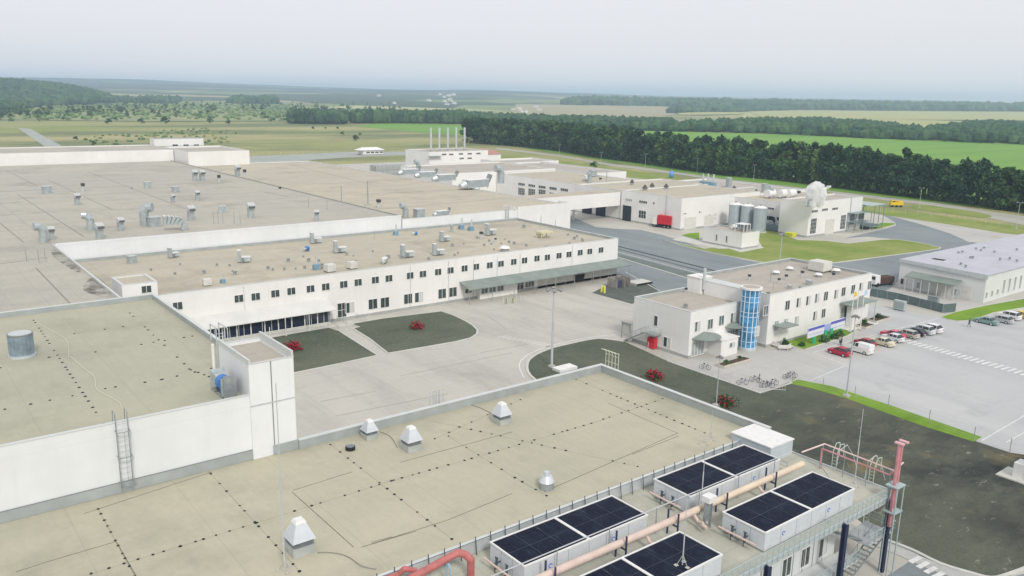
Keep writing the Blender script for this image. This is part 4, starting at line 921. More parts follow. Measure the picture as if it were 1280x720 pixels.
# boiler house with five chimneys
BH = building('chimney_house', 'white boiler house in the far background with window strips and a small canopy', -436, -409.5, 258.6, 300.5, 10.8, 11.3, W, ROOF_P, t=.3, flash=None)
for px, py in ((555,193),(564,193),(576,192.4),(587,192.2),(598,191.8),(577,198),(587,197.8)):
    y, z = gx(px, py, -409.5); window(BH, -409.5, y, z, 'x', 3.2, 1.1, 4, 1)
y, z = gx(541, 195, -409.5); wpart(BH, MB().box(-409.48,-407,y-3.5,y+5,z-.2,z), 'canopy', CANOPY)
CH = None
for k, px in enumerate((538.7,549.2,559.8,570.2,580.6)):
    x, y = g(px, 183.2, 11.0); 
    if CH is None:
        t = thing('chimney', '', 'chimney', (0,0,0), 0, 'row of five slim silver chimneys')
        MB().cyl((0,0,-.2),(0,0,12.2),.62,n=12).build('flue', LSTEEL, t); MB().cyl((0,0,12.2),(0,0,13.3),.72,n=12).build('cap', mat('pale_blue_metal', (.52,.60,.64), .4,.3), t); MB().cyl((0,0,-.2),(0,0,.5),.95,n=12).build('base_collar', GALV, t); CH = Proto(t)
    CH.put((-424, gx(px,183.2,-424)[0], 11.0), label=('%s slim silver chimney of the five on the far boiler house' % ('leftmost','second','middle','fourth','rightmost')[k]))
AX = building('annex_house', 'little white annex with a reddish gable at the right end of the chimney house', -425, -410.5, 301.2, 311, 8.2, 8.5, W, ROOF_P, t=.25, flash=None)
o = MB(); xa, xb, ya, yb = -425.3,-410.2,301,311.2; zz = 8.58
o.add([(xa,ya,zz),(xb,ya,zz),(xb,yb,zz),(xa,yb,zz),(xb,(ya+yb)/2,zz+2.6),(xa,(ya+yb)/2,zz+2.6)],[(0,1,4,5),(2,3,5,4),(1,2,4),(3,0,5)]); wpart(AX, o, 'gable_roof', mat('faded_red_roof', (.55,.30,.28), .8, 0, .2, .3))
# gatehouse at the far fence and a grey shed
q = building('gatehouse', 'small white gatehouse with dark window strip beside the far track', -549, -541.5, 286, 302.5, 3.2, 3.3, W, ROOF_P, t=.2, flash=None)
for k in range(4): window(q, -541.5, 290+k*3.6, 1.8, 'x', 2.9, 1.3, 3, 1)
o = MB(); o.add([(-550,283,3.45),(-540.5,283,3.45),(-540.5,303.5,3.45),(-550,303.5,3.45),(-545,287,5.4),(-545,299,5.4)],[(0,1,4),(1,2,5,4),(2,3,5),(3,0,4,5)]); wpart(q, o, 'hip_roof', WHITE)
q = thing('cage_store', 'pale wire cage store standing on the verge between the halls and chimney house', 'cage', (-395, 212, 0))
o = MB()
for i in range(9):
    for j in range(2): o.cyl((j*8,i*2.2,0),(j*8,i*2.2,7.5),.1,n=4)
for zz in (2.5,5,7.5):
    o.box(-.08,.08,0,17.6,zz-.06,zz+.06).box(7.92,8.08,0,17.6,zz-.06,zz+.06)
o.build('frame', LSTEEL, q); MB().box(.4,7.6,.4,17.2,0,6.8).build('cladding', mat('cage_grey', (.42,.44,.41), .8, 0, .25, .4), q)
# ---- right-hand warehouse
WH = thing('warehouse', 'long white warehouse with lavender metal roof and porch at the right edge', 'building', (-88, 225, 0))
xa, xb, ya, yb = -98.2, -78.2, 197.2, 275; za, zb = 6.7, 6.35
wl = MB(); wl.box(xa,xa+.3,ya,yb,0,za).box(xb-.3,xb,ya,yb,0,zb-.01); 
wl.add([(xa+.3,ya,0),(xb-.3,ya,0),(xb-.3,ya,zb-.005),(xa+.3,ya,za-.005),(xa+.3,ya+.3,0),(xb-.3,ya+.3,0),(xb-.3,ya+.3,zb-.005),(xa+.3,ya+.3,za-.005)],[(0,1,2,3),(7,6,5,4),(3,2,6,7)])
wl.box(xa+.3,xb-.3,yb-.3,yb,0,6.3); wpart(WH, wl, 'wall', walls('warehouse_panel', (.70,.72,.70), 1.2, 20, .08))
wr = MB(); wr.add([(xa-.2,ya-.25,za+.02),(xb+.35,ya-.25,zb-.0),(xb+.35,yb,zb-.0),(xa-.2,yb,za+.02),(xa-.2,ya-.25,za+.22),(xb+.35,ya-.25,zb+.2),(xb+.35,yb,zb+.2),(xa-.2,yb,za+.22)],[(3,2,1,0),(4,5,6,7),(0,1,5,4),(1,2,6,5),(2,3,7,6),(3,0,4,7)])
wpart(WH, wr, 'roof', ROOF_W)
wpart(WH, MB().add([(xa-.21,ya-.35,za-.5),(xb+.36,ya-.35,zb-.9),(xb+.36,ya-.26,zb-.9),(xa-.21,ya-.26,za-.5),(xa-.21,ya-.35,za+.3),(xb+.36,ya-.35,zb+.28),(xb+.36,ya-.26,zb+.28),(xa-.21,ya-.26,za+.3)],[(3,2,1,0),(4,5,6,7),(0,1,5,4),(1,2,6,5),(2,3,7,6),(3,0,4,7)]), 'fascia', LSTEEL)
for px, py, w_, h_, gl in ((1129.7,352,1.7,1.5,DGLASS),(1150,357,1.8,1.5,PGLASS),(1196,365,1.8,1.5,PGLASS)):
    wx, wz = gy(px, py, ya); window(WH, wx, ya, wz, 'y', w_, h_, 2, 1, gl)
for k in range(14):
    px = 1232.5+k*7.0; py = 370.5-k*2.2; y, z = gx(px, py, xb)
    window(WH, xb, y, 2.6 if k > 2 else 1.7, 'x', 1.3, 3.4 if k > 2 else 1.5, 1, 1, PGLASS)
xp0 = gy(1140, 345, ya)[0]; xp1 = gy(1203, 354, ya)[0]
o = MB(); o.add([(xp0,ya-.36,4.5),(xp1,ya-.36,4.4),(xp1,ya-3.6,3.6),(xp0,ya-3.6,3.7),(xp0,ya-.36,4.35),(xp1,ya-.36,4.25),(xp1,ya-3.6,3.45),(xp0,ya-3.6,3.55)],[(3,2,1,0),(4,5,6,7),(0,1,5,4),(1,2,6,5),(2,3,7,6),(3,0,4,7)]); wpart(WH, o, 'porch_roof', CANOPY)
o = MB()
for k in range(7): xx = xp0+.2+(xp1-xp0-.4)*k/6; o.cyl((xx,ya-3.4,0),(xx,ya-3.4,3.6),.09,n=6)
o.each('porch_post', LSTEEL, WH)
MB().box(xp0+5,xp0+9,ya-.06,ya-.004,.05,3.2).box(xp0+12,xp0+14,ya-.06,ya-.004,.05,3.2).each('shutter_door', OFFW, WH)
# ================================================================== THINGS
# ---- dry coolers: two fan fields each, long side along y
def make_cooler():
    t = thing('dry_cooler', '', 'cooler', (0,0,0), 0, 'white dry coolers on the service platform')
    L_, Wd, H_ = 13.4, 4.3, 1.75
    MB().box(-Wd/2,Wd/2,0,L_,.12,H_).build('casing', mat('cooler_casing', (.66,.70,.74), .42, .1, .12, .9), t)
    f = MB(); f.box(-Wd/2-.06,Wd/2+.06,-.06,.07,H_,H_+.12).box(-Wd/2-.06,Wd/2+.06,L_-.07,L_+.06,H_,H_+.12).box(-Wd/2-.06,-Wd/2+.07,.07,L_-.07,H_,H_+.12).box(Wd/2-.07,Wd/2+.06,.07,L_-.07,H_,H_+.12).box(-Wd/2+.07,Wd/2-.07,L_/2-.13,L_/2+.13,H_,H_+.11)
    f.build('top_frame', WHITE, t)
    for a, b in ((.07,L_/2-.13),(L_/2+.13,L_-.07)):
        s_ = MB().box(-Wd/2+.07,Wd/2-.07,a,b,H_+.002,H_+.05).build('fan_screen', SCREEN, t)
        r = MB()
        for k in range(1,3): y_ = a+(b-a)*k/3; r.box(-Wd/2+.09,Wd/2-.09,y_-.02,y_+.02,H_+.052,H_+.075)
        r.box(-.02,.02,a+.1,b-.1,H_+.052,H_+.07); r.build('screen_bars', mat('screen_bar', (.045,.05,.075), .5), s_)
        for k in range(3):
            y_ = a+(b-a)*(k+.5)/3
            for xx in (-1.0,1.0):
                fn = MB()
                for j in range(14):
                    t0, t1 = 2*math.pi*j/14, 2*math.pi*(j+1)/14
                    fn.cyl((xx+math.cos(t0)*.82,y_+math.sin(t0)*.82,H_+.045),(xx+math.cos(t1)*.82,y_+math.sin(t1)*.82,H_+.045),.012,n=4)
                fn.build('fan_ring', mat('fan_ring', (.02,.025,.045), .5), s_)
    s_ = MB()
    for k in range(1,6): y_ = L_*k/6; s_.box(Wd/2,Wd/2+.012,y_-.02,y_+.02,.15,H_-.02)
    for k in range(1,3): s_.box(-Wd/2+Wd*k/3-.02,-Wd/2+Wd*k/3+.02,-.012,0,.15,H_-.02)
    s_.build('panel_joint', mat('joint_grey', (.36,.40,.44), .5), t)
    lg = MB()                                          # small blue round emblem, two linked arcs
    for y_ in (2.6, 9.4):
        for j in range(10):
            t0, t1 = j*.5, (j+1)*.5; rr = .17
            lg.cyl((Wd/2+.02,y_+math.cos(t0)*rr,.95+math.sin(t0)*rr),(Wd/2+.02,y_+math.cos(t1)*rr,.95+math.sin(t1)*rr),.03,n=4)
    lg.build('emblem', mat('emblem_blue', (.06,.16,.70), .4), t)
    ft = MB()
    for y_ in (.3,L_/2,L_-.3): ft.box(-Wd/2+.1,-Wd/2+.3,y_-.1,y_+.1,0,.12).box(Wd/2-.3,Wd/2-.1,y_-.1,y_+.1,0,.12)
    ft.build('foot', TRIM, t)
    v_ = MB()                                          # header pipe and valves on the near end
    v_.tube([(-Wd/2+.2,-.75,.8),(Wd/2-.4,-.75,.8)], .09, 8); v_.build('header_pipe', SALMON, t)
    for xx in (-.8,.5):
        v_ = MB(); v_.cyl((xx,-.75,.8),(xx,-.02,.8),.07,n=8).cyl((xx,-.4,.3),(xx,-.4,1.25),.1,n=8).cyl((xx-.18,-.4,1.25),(xx+.18,-.4,1.25),.05,n=6).cyl((xx,-.55,0),(xx,-.55,.75),.04,n=5)
        v_.build('valve', mat('valve_dark', (.06,.08,.10), .5), t)
    return t
CK = Proto(make_cooler())
for (x, y, lb) in ((-45.55, 35.7, 'white dry cooler nearest the bottom of the picture beside the roof edge'), (-45.6, 54.7, 'white dry cooler against the roof edge, farther from the camera'),
                   (-37.75, 54.8, 'white dry cooler at the outer railing next to the far end of the platform'), (-37.75, 35.8, 'white dry cooler at the outer railing cut by the bottom edge')):
    CK.put((x, y, PZ), label=lb)
# ---- big insulated pipe on goal-post supports and cable tray above it
t = thing('insulated_pipe', 'long thick salmon insulated pipe running between the two cooler rows', 'pipe', (-41.9, 50, PZ))
MB().cyl((0,-50,1.5),(0,3,1.5),.31,n=14).build('near_run', SALMON, t, smooth=False); MB().cyl((0,3.01,1.5),(0,19.6,1.5),.30,n=14).ball((0,19.6,1.5),.30,1).build('far_run', TANP, t)
for yy in (-2.6, 3.4, 12.6):
    br = MB().tube([(0,yy,1.2),(.5,yy,.75),(1.0,yy,.8),(1.35,yy-.3,.8),(1.7,yy-.3,.75)], .15, 8).build('branch_pipe', SALMON, t)
for yy in (-22,-13,-5.5,.7,7.2,14.5):
    MB().box(-.62,-.5,yy-.06,yy+.06,0,2.3).box(.5,.62,yy-.06,yy+.06,0,2.3).box(-.5,.5,yy-.05,yy+.05,1.02,1.14).build('support_frame', NAVY, t)
t = thing('cable_rail', 'thin cream rail running above the thick pipe between the coolers', 'rail', (-43.0, 50, PZ))
MB().cyl((0,-50,2.45),(0,19.6,2.45),.05,n=5).build('rail', LSTEEL, t)
o = MB(); 
for k in range(12): o.cyl((0,-45+k*5.6,0),(0,-45+k*5.6,2.45),.045,n=5)
o.each('post', GALV, t, False)
t = thing('pipe_loop', 'square loop of thin pink pipes along the far end of the platform', 'pipe', (-42, 71.5, PZ))
o = MB(); o.tube([(-.3,-1.5,2.5),(0,2.0,2.6),(7.3,2.0,2.5),(7.6,3.0,3.2)], .08, 6); o.build('upper_pipe', mat('pale_pink', (.70,.55,.52), .5), t)
o = MB(); o.tube([(0,1.6,2.2),(7.1,1.6,2.1),(7.4,2.8,2.9)], .08, 6).tube([(0,1.6,2.2),(0,1.6,0)], .08, 6); o.build('lower_pipe', PINKP, t)
o = MB()
for xx in (0,2.4,4.8,7.1): o.cyl((xx,1.8,0),(xx,1.8,2.5),.05,n=5)
o.tube([(-.2,-1,1.6),(1.4,-.6,1.4),(2.0,.3,0)], .05, 5); o.build('bracket', GALV, t)
t = thing('access_stair', 'grey access stair hooped with handrails at the far end of the platform', 'stair', (-39.4, 74.4, PZ))
o = stair(t, (0,.1,.05), (0,3.4,-3.3), 1.1, 12); o.build('flight', GALV, t)
o = MB()
for xx in (-1.6,1.5): o.tube([(xx,0,.0),(xx,.3,1.9),(xx,1.7,2.2),(xx,3.2,.6),(xx,4.2,-1.2)], .045, 5)
o.build('hand_hoop', LSTEEL, t)
t = thing('roof_ladder_hoops', 'pair of pale hooked ladder handrails rising beyond the plant room', 'ladder', (-43.6, 78.2, 0))
o = MB()
for xx in (0,4.2):
    for d_ in (0,.5): o.tube([(xx+d_,0,0),(xx+d_,0,7.6),(xx+d_,.5,8.4),(xx+d_,1.2,8.3),(xx+d_,1.3,6.9)], .045, 5)
    for k in range(20): o.cyl((xx,0,.3+k*.37),(xx+.5,0,.3+k*.37),.025,n=4)
o.build('hoop', mat('pale_green_rail', (.50,.58,.50), .5), t)
t = thing('vent_stack_pair', 'pair of tall pink vent stacks with flat caps at the platform corner', 'stack', (-33.9, 72.2, 0))
for dy in (0,.78):
    o = MB(); o.cyl((-.15*(dy > 0),dy,PZ-2.5),(-.15*(dy > 0),dy,13.4),.165,n=10); s_ = o.build('stack', PINKP, t); MB().box(-.42,.42,dy-.17,dy+.17,13.4,13.55).build('cap', mat('pink_cap', (.70,.42,.45), .5), s_)
o = MB(); o.cyl((-.5,.3,0),(-.5,.3,9.4),.1,n=6).cyl((.5,-.3,0),(.5,-.3,9.2),.07,n=6).cyl((.5,.9,0),(.5,.9,9.2),.07,n=6); o.box(-.6,.6,-.45,1.05,9.2,9.32); o.box(-.6,.6,-.45,1.05,6.6,6.7); o.build('cage', RAILM, t)
t = thing('red_pipe', 'thick rust pink bent pipe rising at the bottom edge of the picture', 'pipe', (-47.3, 32.4, PZ))
o = MB(); o.tube([(.6,.7,-.2),(.6,.7,1.7),(.3,.4,2.1),(-.1,0,2.2),(-.3,-1.1,1.9),(-.2,-2.4,1.75),(.2,-6.5,1.5),(.2,-12,1.5)], .3, 12); o.build('pipe', REDP, t)
o = MB(); o.tube([(-1.2,-4.6,1.5),(-.9,-4.3,2.0),(-.7,-3.4,1.6)], .22, 10).tube([(-1.2,-4.6,1.5),(-1.8,-9,1.2)], .22, 10); o.build('branch_pipe', REDP, t)
o = MB().tube([(.1,-1.2,0),(.1,-1.2,1.7),(.4,-1.2,1.9),(.6,-1.2,1.6),(.6,-1.2,0)], .08, 6); o.build('support', mat('rail_blue', (.30,.45,.55), .4), t)
t = thing('control_cabinet', 'slim grey control post with a white box head among the pipes', 'cabinet', (-41.0, 54.2, PZ))
MB().box(-.12,.12,-.5,-.38,0,2.6).box(-.12,.12,.28,.4,0,2.6).box(-.05,.05,-.38,.28,.8,2.3).build('post', GALV, t); MB().box(-.45,.45,-.5,.5,2.6,3.1).build('head', WHITE, t)
t = thing('cylinder_tank', 'cream rounded tank end at the bottom edge beside the red pipe', 'tank', (-44.6, 31.2, PZ)); MB().cyl((0,0,0),(0,0,.9),.75,n=18).ball((0,0,.9),.75,2,0,(1,1,.45)).build('shell', OFFW, t, smooth=True)
# lightning masts on tripods
def mast(x, y, z, h, label, r=.05):
    t = thing('lightning_mast', label, 'mast', (x, y, z)); MB().cyl((0,0,0),(0,0,h*.6),r,n=6).cyl((0,0,h*.6),(0,0,h),r*.55,n=5).build('pole', LSTEEL, t)
    o = MB()
    for k in range(3): a = k*2.09; o.cyl((math.cos(a)*.5,math.sin(a)*.5,0),(0,0,.9),.025,n=4).box(math.cos(a)*.5-.15,math.cos(a)*.5+.15,math.sin(a)*.5-.15,math.sin(a)*.5+.15,0,.08)
    o.build('tripod', CONCR, t)
mast(*g(356,713,8.5), 8.5, 15, 'very tall thin lightning mast beside the nearest pyramid roof vent', .07)
mast(*g(853,706,9.4), 9.35, 5.4, 'thin lightning mast standing on the bottom cooler, right of the pipe', .05)
mast(-42.9, 55.6, PZ, 7.0, 'lightning mast rising between the cooler and the white control box', .05)
mast(-36.0, 68.9, PZ+1.8, 7.5, 'tallest mast behind the outer cooler near the pink stacks', .05)
mast(*g(888,549,9.5), 9.5, 3.2, 'thin mast on the parapet in front of the half green rose bush', .04)
# ---- pyramid roof vents of the near hall
def make_vent():
    t = thing('roof_vent', '', 'roof vent', (0,0,0), 0, 'pyramid topped metal vents on the near roof')
    MB().box(-.95,.95,-.95,.95,0,.75).build('curb', mat('vent_curb', (.46,.49,.47), .6, .1, .2, 1.5), t)
    o = MB()
    for k in range(4): o.box(-.86,.86,-.86,.86,.78+k*.11,.82+k*.11)
    o.box(-.75,.75,-.75,.75,.75,1.2); o.build('louvre', GALV, t)
    o = MB().frustum((0,0),.98,.98,1.2,.42,.42,2.5); o.build('hood', mat('vent_hood', (.66,.70,.74), .4, .3, .15, 1), t)
    MB().frustum((0,0),.46,.46,2.5,.34,.34,2.75).build('cap', WHITE, t)
    return Proto(t)
VV = make_vent()
for px, py, sc, lb in ((375,688,1.0,'nearest pyramid roof vent with a cable at the bottom left'),(514,561,.9,'pyramid roof vent right of its smaller neighbour near the parapet'),(462,547,.74,'smaller grey pyramid vent close to the parapet corner'),(627,528,.86,'pyramid roof vent alone towards the far parapet')):
    VV.put((*g(px,py,8.5), 8.5), .0, label=lb, scale=(sc,sc,sc))
t = thing('roof_cowl', 'small round hooded cowl on the near roof above the railing', 'roof vent', (*g(683,610,8.5), 8.5)); MB().cyl((0,0,0),(0,0,.7),.7,n=16).build('base', GALV, t); MB().cyl((0,0,.7),(0,0,1.3),.75,.45,n=16).cyl((0,0,1.3),(0,0,1.65),.3,.25,n=12).build('hood', mat('vent_hood',(0,0,0)), t)
t = thing('roof_drum', 'small black round drum lying on the near roof beside the vents', 'drum', (*g(438,562,8.5), 8.5)); MB().cyl((0,0,0),(0,0,.38),.5,n=18).build('drum', BLACK, t); MB().cyl((0,0,.381),(0,0,.42),.42,n=18).build('lid', mat('grey_lid', (.18,.2,.24), .4), t)
cb = MB()
for pts in (((397,692),(400,691),(420,692),(436,697),(452,708),(470,712)),((475,540),(488,546),(497,560)),((586,506),(600,510),(614,517))):
    q_ = smooth_pts([g(*p,8.5) for p in pts],4); cb.tube([(p[0],p[1],8.54) for p in q_], .045, 5)
tag(cb.build('roof_cable', mat('cable_grey', (.25,.25,.22), .7)), 'grey power cables lying across the near roof from the vents', 'cable')
cb = MB()
for pts in (((44,397),(47,404),(76,420),(85,430),(86,446)),((88,446),(104,460),(118,472),(121,487),(140,498),(150,505),(153,514))):
    q_ = smooth_pts([g(*p,14.5) for p in pts],4); cb.tube([(p[0],p[1],14.54) for p in q_], .05, 5)
tag(cb.build('roof_cable', mat('cable_pale', (.56,.55,.46), .7)), 'pale cable wandering over the tall block roof', 'cable')
# ---- tall block: big silver drum vent, ladder, blue fan duct, cage ladder
t = thing('drum_vent', 'big ribbed silver drum vent at the left edge of the tall roof', 'roof vent', (*g(28,445,14.5), 14.5))
MB().cyl((0,0,0),(0,0,.35),1.75,n=28).build('base_ring', LSTEEL, t); o = MB().cyl((0,0,.35),(0,0,3.1),1.55,n=36)
for k in range(18): a = k*math.pi/9; o.obox((math.cos(a)*1.56,math.sin(a)*1.56,1.72),(.05,.09,2.7),a)
o.build('drum', mat('blue_silver', (.36,.46,.54), .35, .5, .35, .8), t); MB().cyl((0,0,3.1),(0,0,3.25),1.64,n=32).build('rim', TRIM, t); MB().cyl((0,0,3.25),(0,0,3.3),1.45,n=32).build('lid', LSTEEL, t)
t.scale = (.8,.8,.82)
t = thing('wall_ladder', 'steel cage ladder climbing the white side wall of the tall block', 'ladder', (-75.3, 15.8, 8.5)); yl, zl = gx(155, 560, -75.0); t.location = (-75.3, yl, 8.5)
o = MB()
for s_ in (-.5,.5): o.cyl((.25,s_,.1),(.25,s_,7.6),.05,n=6).tube([(.25,s_,7.6),(-.6,s_,7.7),(-.9,s_,6.2)], .04, 5)
for k in range(14): o.cyl((.25,-.5,.35+k*.52),(.25,.5,.35+k*.52),.014,n=5)
o.build('rails', GALV, t)
o = MB()
for zz in (1.1,3.6,6.0): o.tube([(.0,-.55,zz),(.75,-.55,zz),(.9,0,zz),(.75,.55,zz),(0,.55,zz)], .045, 5)
for s_ in (-.5,0,.5): o.cyl((.85,s_,1.1),(.85,s_,6.0),.02,n=4)
o.build('cage', GALV, t)
t = thing('duct_fan', 'silver square funnel duct with bright blue fan band against the stair tower', 'fan', (-79.0, 25.7, 14.5))
o = MB(); o.frustum((0,0),.01,.01,0,.01,.01,.01); o.add([(-2.0,-.9,.3),(-2.0,.9,.3),(-2.0,.9,2.6),(-2.0,-.9,2.6),(-.5,-.55,.9),(-.5,.55,.9),(-.5,.55,2.0),(-.5,-.55,2.0)],[(0,1,2,3),(4,7,6,5),(0,4,5,1),(1,5,6,2),(2,6,7,3),(3,7,4,0)])
o.add([(.5,-.55,.9),(.5,.55,.9),(.5,.55,2.0),(.5,-.55,2.0),(2.0,-.9,.3),(2.0,.9,.3),(2.0,.9,2.6),(2.0,-.9,2.6)],[(3,2,1,0),(4,5,6,7),(0,1,5,4),(1,2,6,5),(2,3,7,6),(3,0,4,7)]); o.build('funnel', DUCT, t)
MB().cyl((-.5,0,1.45),(.5,0,1.45),.85,n=24).build('fan_band', BLUE, t); MB().box(-.3,.4,-.4,.4,.1,.65).build('motor', BLUE, t)
MB().box(-2.3,2.3,-.8,-.7,0,.1).box(-2.3,2.3,.7,.8,0,.1).box(2.1,2.3,-.7,.7,0,2.8).box(-1.2,-1.1,-.7,.7,0,.9).box(1.1,1.2,-.7,.7,0,.9).build('frame', GALV, t)
t.scale = (.82,.82,.85)
t = thing('hooped_ladder', 'pale hooped ladder frame behind the stair tower roof', 'ladder', (-84.9, 27.2, 14.5))
o = MB()
for yy in (0,.9): o.cyl((0,yy,0),(0,yy,5.2),.07,n=6).tube([(0,yy,5.2),(-1.8,yy,5.2),(-1.8,yy,3.4)], .07, 5).tube([(0,yy,5.2),(.9,yy,5.2),(.9,yy,3.9)], .05, 5)
for k in range(13): o.cyl((0,0,.3+k*.35),(0,.9,.3+k*.35),.03,n=4)
o.build('frame', LSTEEL, t); MB().cyl((.35,-.55,0),(.35,-.55,3.6),.16,n=8).build('pipe', WHITE, t)
# ---- small roof gear on all other roofs
def mk(kind):
    t = thing({'hood':'hooded_duct','box':'roof_box','ahu':'air_handler','cond':'condenser_unit','fan':'roof_fan','stack':'fan_stack','elbow':'elbow_duct','post':'roof_post','cone':'roof_cowl','lump':'pipe_outlet','rib':'ribbed_duct','duct':'duct_run','hat':'mushroom_vent','tank':'small_tank','snork':'snorkel_vent'}[kind], '', {'hood':'hooded duct','box':'roof box','ahu':'air handler','cond':'air conditioner','fan':'fan','stack':'stack','elbow':'duct','post':'post','cone':'roof cowl','lump':'pipe','rib':'duct','duct':'duct','hat':'roof vent','tank':'tank','snork':'roof vent'}[kind], (0,0,0))
    if kind == 'hood':
        MB().box(-.38,.38,-.45,.45,0,1.55).build('duct', DUCT, t); MB().obox((.2,0,1.9),(.95,1.1,.55),0,0,0,.45).build('hood', mat('hood_white',(.60,.63,.62),.4,.2,.2,2), t); MB().obox((.80,0,1.66),(.22,.9,.22)).build('opening', mat('dark_slot',(.10,.11,.11)), t)
    if kind == 'box': MB().box(-.7,.7,-.8,.8,0,1.5).build('casing', DUCT, t); MB().box(-.8,.8,-.9,.9,1.5,1.6).build('lid', LSTEEL, t)
    if kind == 'ahu':
        MB().box(-.6,.6,-1.3,-.5,.2,3.0).build('riser_duct', DUCT, t); MB().box(-.62,.62,-1.35,-.45,3.0,3.1).build('lid', WHITE, t)
        MB().box(-.75,.75,-.45,1.7,.35,1.35).build('casing', mat('ahu_casing', (.50,.56,.56), .5, .2, .2, 1), t); MB().box(-.7,.85,-.3,1.75,1.35,1.5).build('top_panel', WHITE, t)
        MB().box(.76,.85,-.35,.3,.4,1.2).build('intake', TRIM, t); o = MB()
        for xx in (-.6,.6):
            for yy in (-.3,1.5): o.box(xx-.05,xx+.05,yy-.05,yy+.05,0,.35)
        o.build('leg', GALV, t)
    if kind == 'cond':
        MB().box(-1.0,1.0,-1.1,1.1,.3,2.0).build('casing', OFFW, t); o = MB()
        for xx in (-.8,.8): o.box(xx-.08,xx+.08,-1.1,1.1,0,.3)
        o.build('feet', TRIM, t); MB().box(1.002,1.03,-.02,.02,.35,1.95).box(1.002,1.03,.5,.9,.6,1.1).build('door_joint', LSTEEL, t)
    if kind == 'fan':
        MB().cyl((0,-.4,.8),(0,.4,.8),.62,n=16).build('fan_casing', BLUE, t); MB().tube([(0,-.4,.8),(0,-1.5,.8)], .3, 10).build('inlet', LSTEEL, t); MB().box(-.5,.5,-.4,.5,0,.25).build('base', TRIM, t)
    if kind == 'stack':
        MB().box(-.6,.6,-.6,.6,0,1.2).build('fan_casing', CYAN, t); MB().cyl((0,.1,1.2),(0,.1,3.2),.22,n=10).build('stack', LSTEEL, t); MB().box(-.9,-.5,-.7,.1,0,.8).build('motor', TRIM, t)
    if kind == 'elbow':
        MB().cyl((0,0,0),(0,0,1.9),.6,n=12).build('riser', DUCT, t); o = MB().cyl((0,0,1.9),(0,-.45,2.5),.6,n=12).cyl((0,-.45,2.5),(0,-1.2,2.55),.6,n=12); o.build('elbow', DUCT, t)
    if kind == 'post': MB().cyl((0,0,0),(0,0,2.4),.06,n=6).build('pole', GALV, t); MB().box(-.25,.25,-.25,.25,0,.12).build('base', CONCR, t)
    if kind == 'cone': MB().cyl((0,0,0),(0,0,.5),.5,n=12).build('collar', GALV, t); MB().cyl((0,0,.5),(0,0,1.5),.85,.15,n=12).build('cone', mat('dark_cone', (.10,.10,.09), .6, 0, .3, 1), t)
    if kind == 'lump': MB().cyl((0,0,0),(0,0,.45),.28,n=8).build('pipe', GALV, t); MB().cyl((0,0,.45),(0,0,.6),.36,n=8).build('cap', TRIM, t)
    if kind == 'snork': MB().cyl((0,0,0),(0,0,.9),.2,n=8).build('pipe', LSTEEL, t); MB().obox((.1,0,1.05),(.6,.45,.4)).build('head', mat('dark_head', (.06,.06,.06), .6), t)
    if kind == 'rib':
        o = MB()
        for k in range(5): a = k*.35; o.obox((0,-2.2+k*.9,2.6-.1*k*k*.35),(1.3,.7,2.0),0,0,-.2*k)
        o.build('ribs', DUCT, t); MB().obox((0,2.2,.9),(1.2,1.3,1.9),0,0,-.25).build('foot_duct', DUCT, t); o = MB()
        for k in range(5): o.obox((0,-2.2+k*.9,3.63-.1*k*k*.35),(1.32,.5,.08),0,0,-.2*k)
        o.build('seams', WHITE, t)
    if kind == 'duct':
        MB().box(-1.2,1.2,-4.0,3.2,.5,2.4).build('casing', DUCT, t); o = MB().cyl((-.1,-4.0,1.3),(-.1,-5.6,.9),1.15,.7,n=14); o.build('inlet', LSTEEL, t)
        MB().box(-1.3,1.3,-3.8,3.3,2.4,2.55).build('cover', WHITE, t); MB().obox((.3,3.9,2.6),(1.0,.9,2.0),0,0,-.5).build('outlet', TRIM, t); o = MB()
        for yy in (-3.4,0,2.8): o.box(-1,-.9,yy,yy+.1,0,.5).box(.9,1,yy,yy+.1,0,.5)
        o.build('leg', GALV, t)
    if kind == 'hat': MB().cyl((0,0,0),(0,0,.8),.95,n=14).build('collar', GALV, t); MB().cyl((0,0,.8),(0,0,1.3),1.35,.85,n=14).build('hat', WHITE, t)
    if kind == 'tank': MB().cyl((0,-1.6,1.3),(0,1.6,1.3),1.2,n=16).build('shell', WHITE, t); MB().box(-.9,.9,-1.2,-1,0,.4).box(-.9,.9,1,1.2,0,.4).build('saddle', TRIM, t)
    return t
PR = {}
def gear(kind, px, py, z, label, rz=0, s=1.0, group=None):
    if kind not in PR: PR[kind] = Proto(mk(kind))
    x, y = g(px, py, z); o = PR[kind].put((x, y, z), rz, label=label, scale=(s,s,s) if not isinstance(s, tuple) else s)
    if group: o['group'] = group
    elif 'group' in o.keys(): del o['group']
    return o
ZH, ZF, ZR = 12.75, 9.0, 11.7
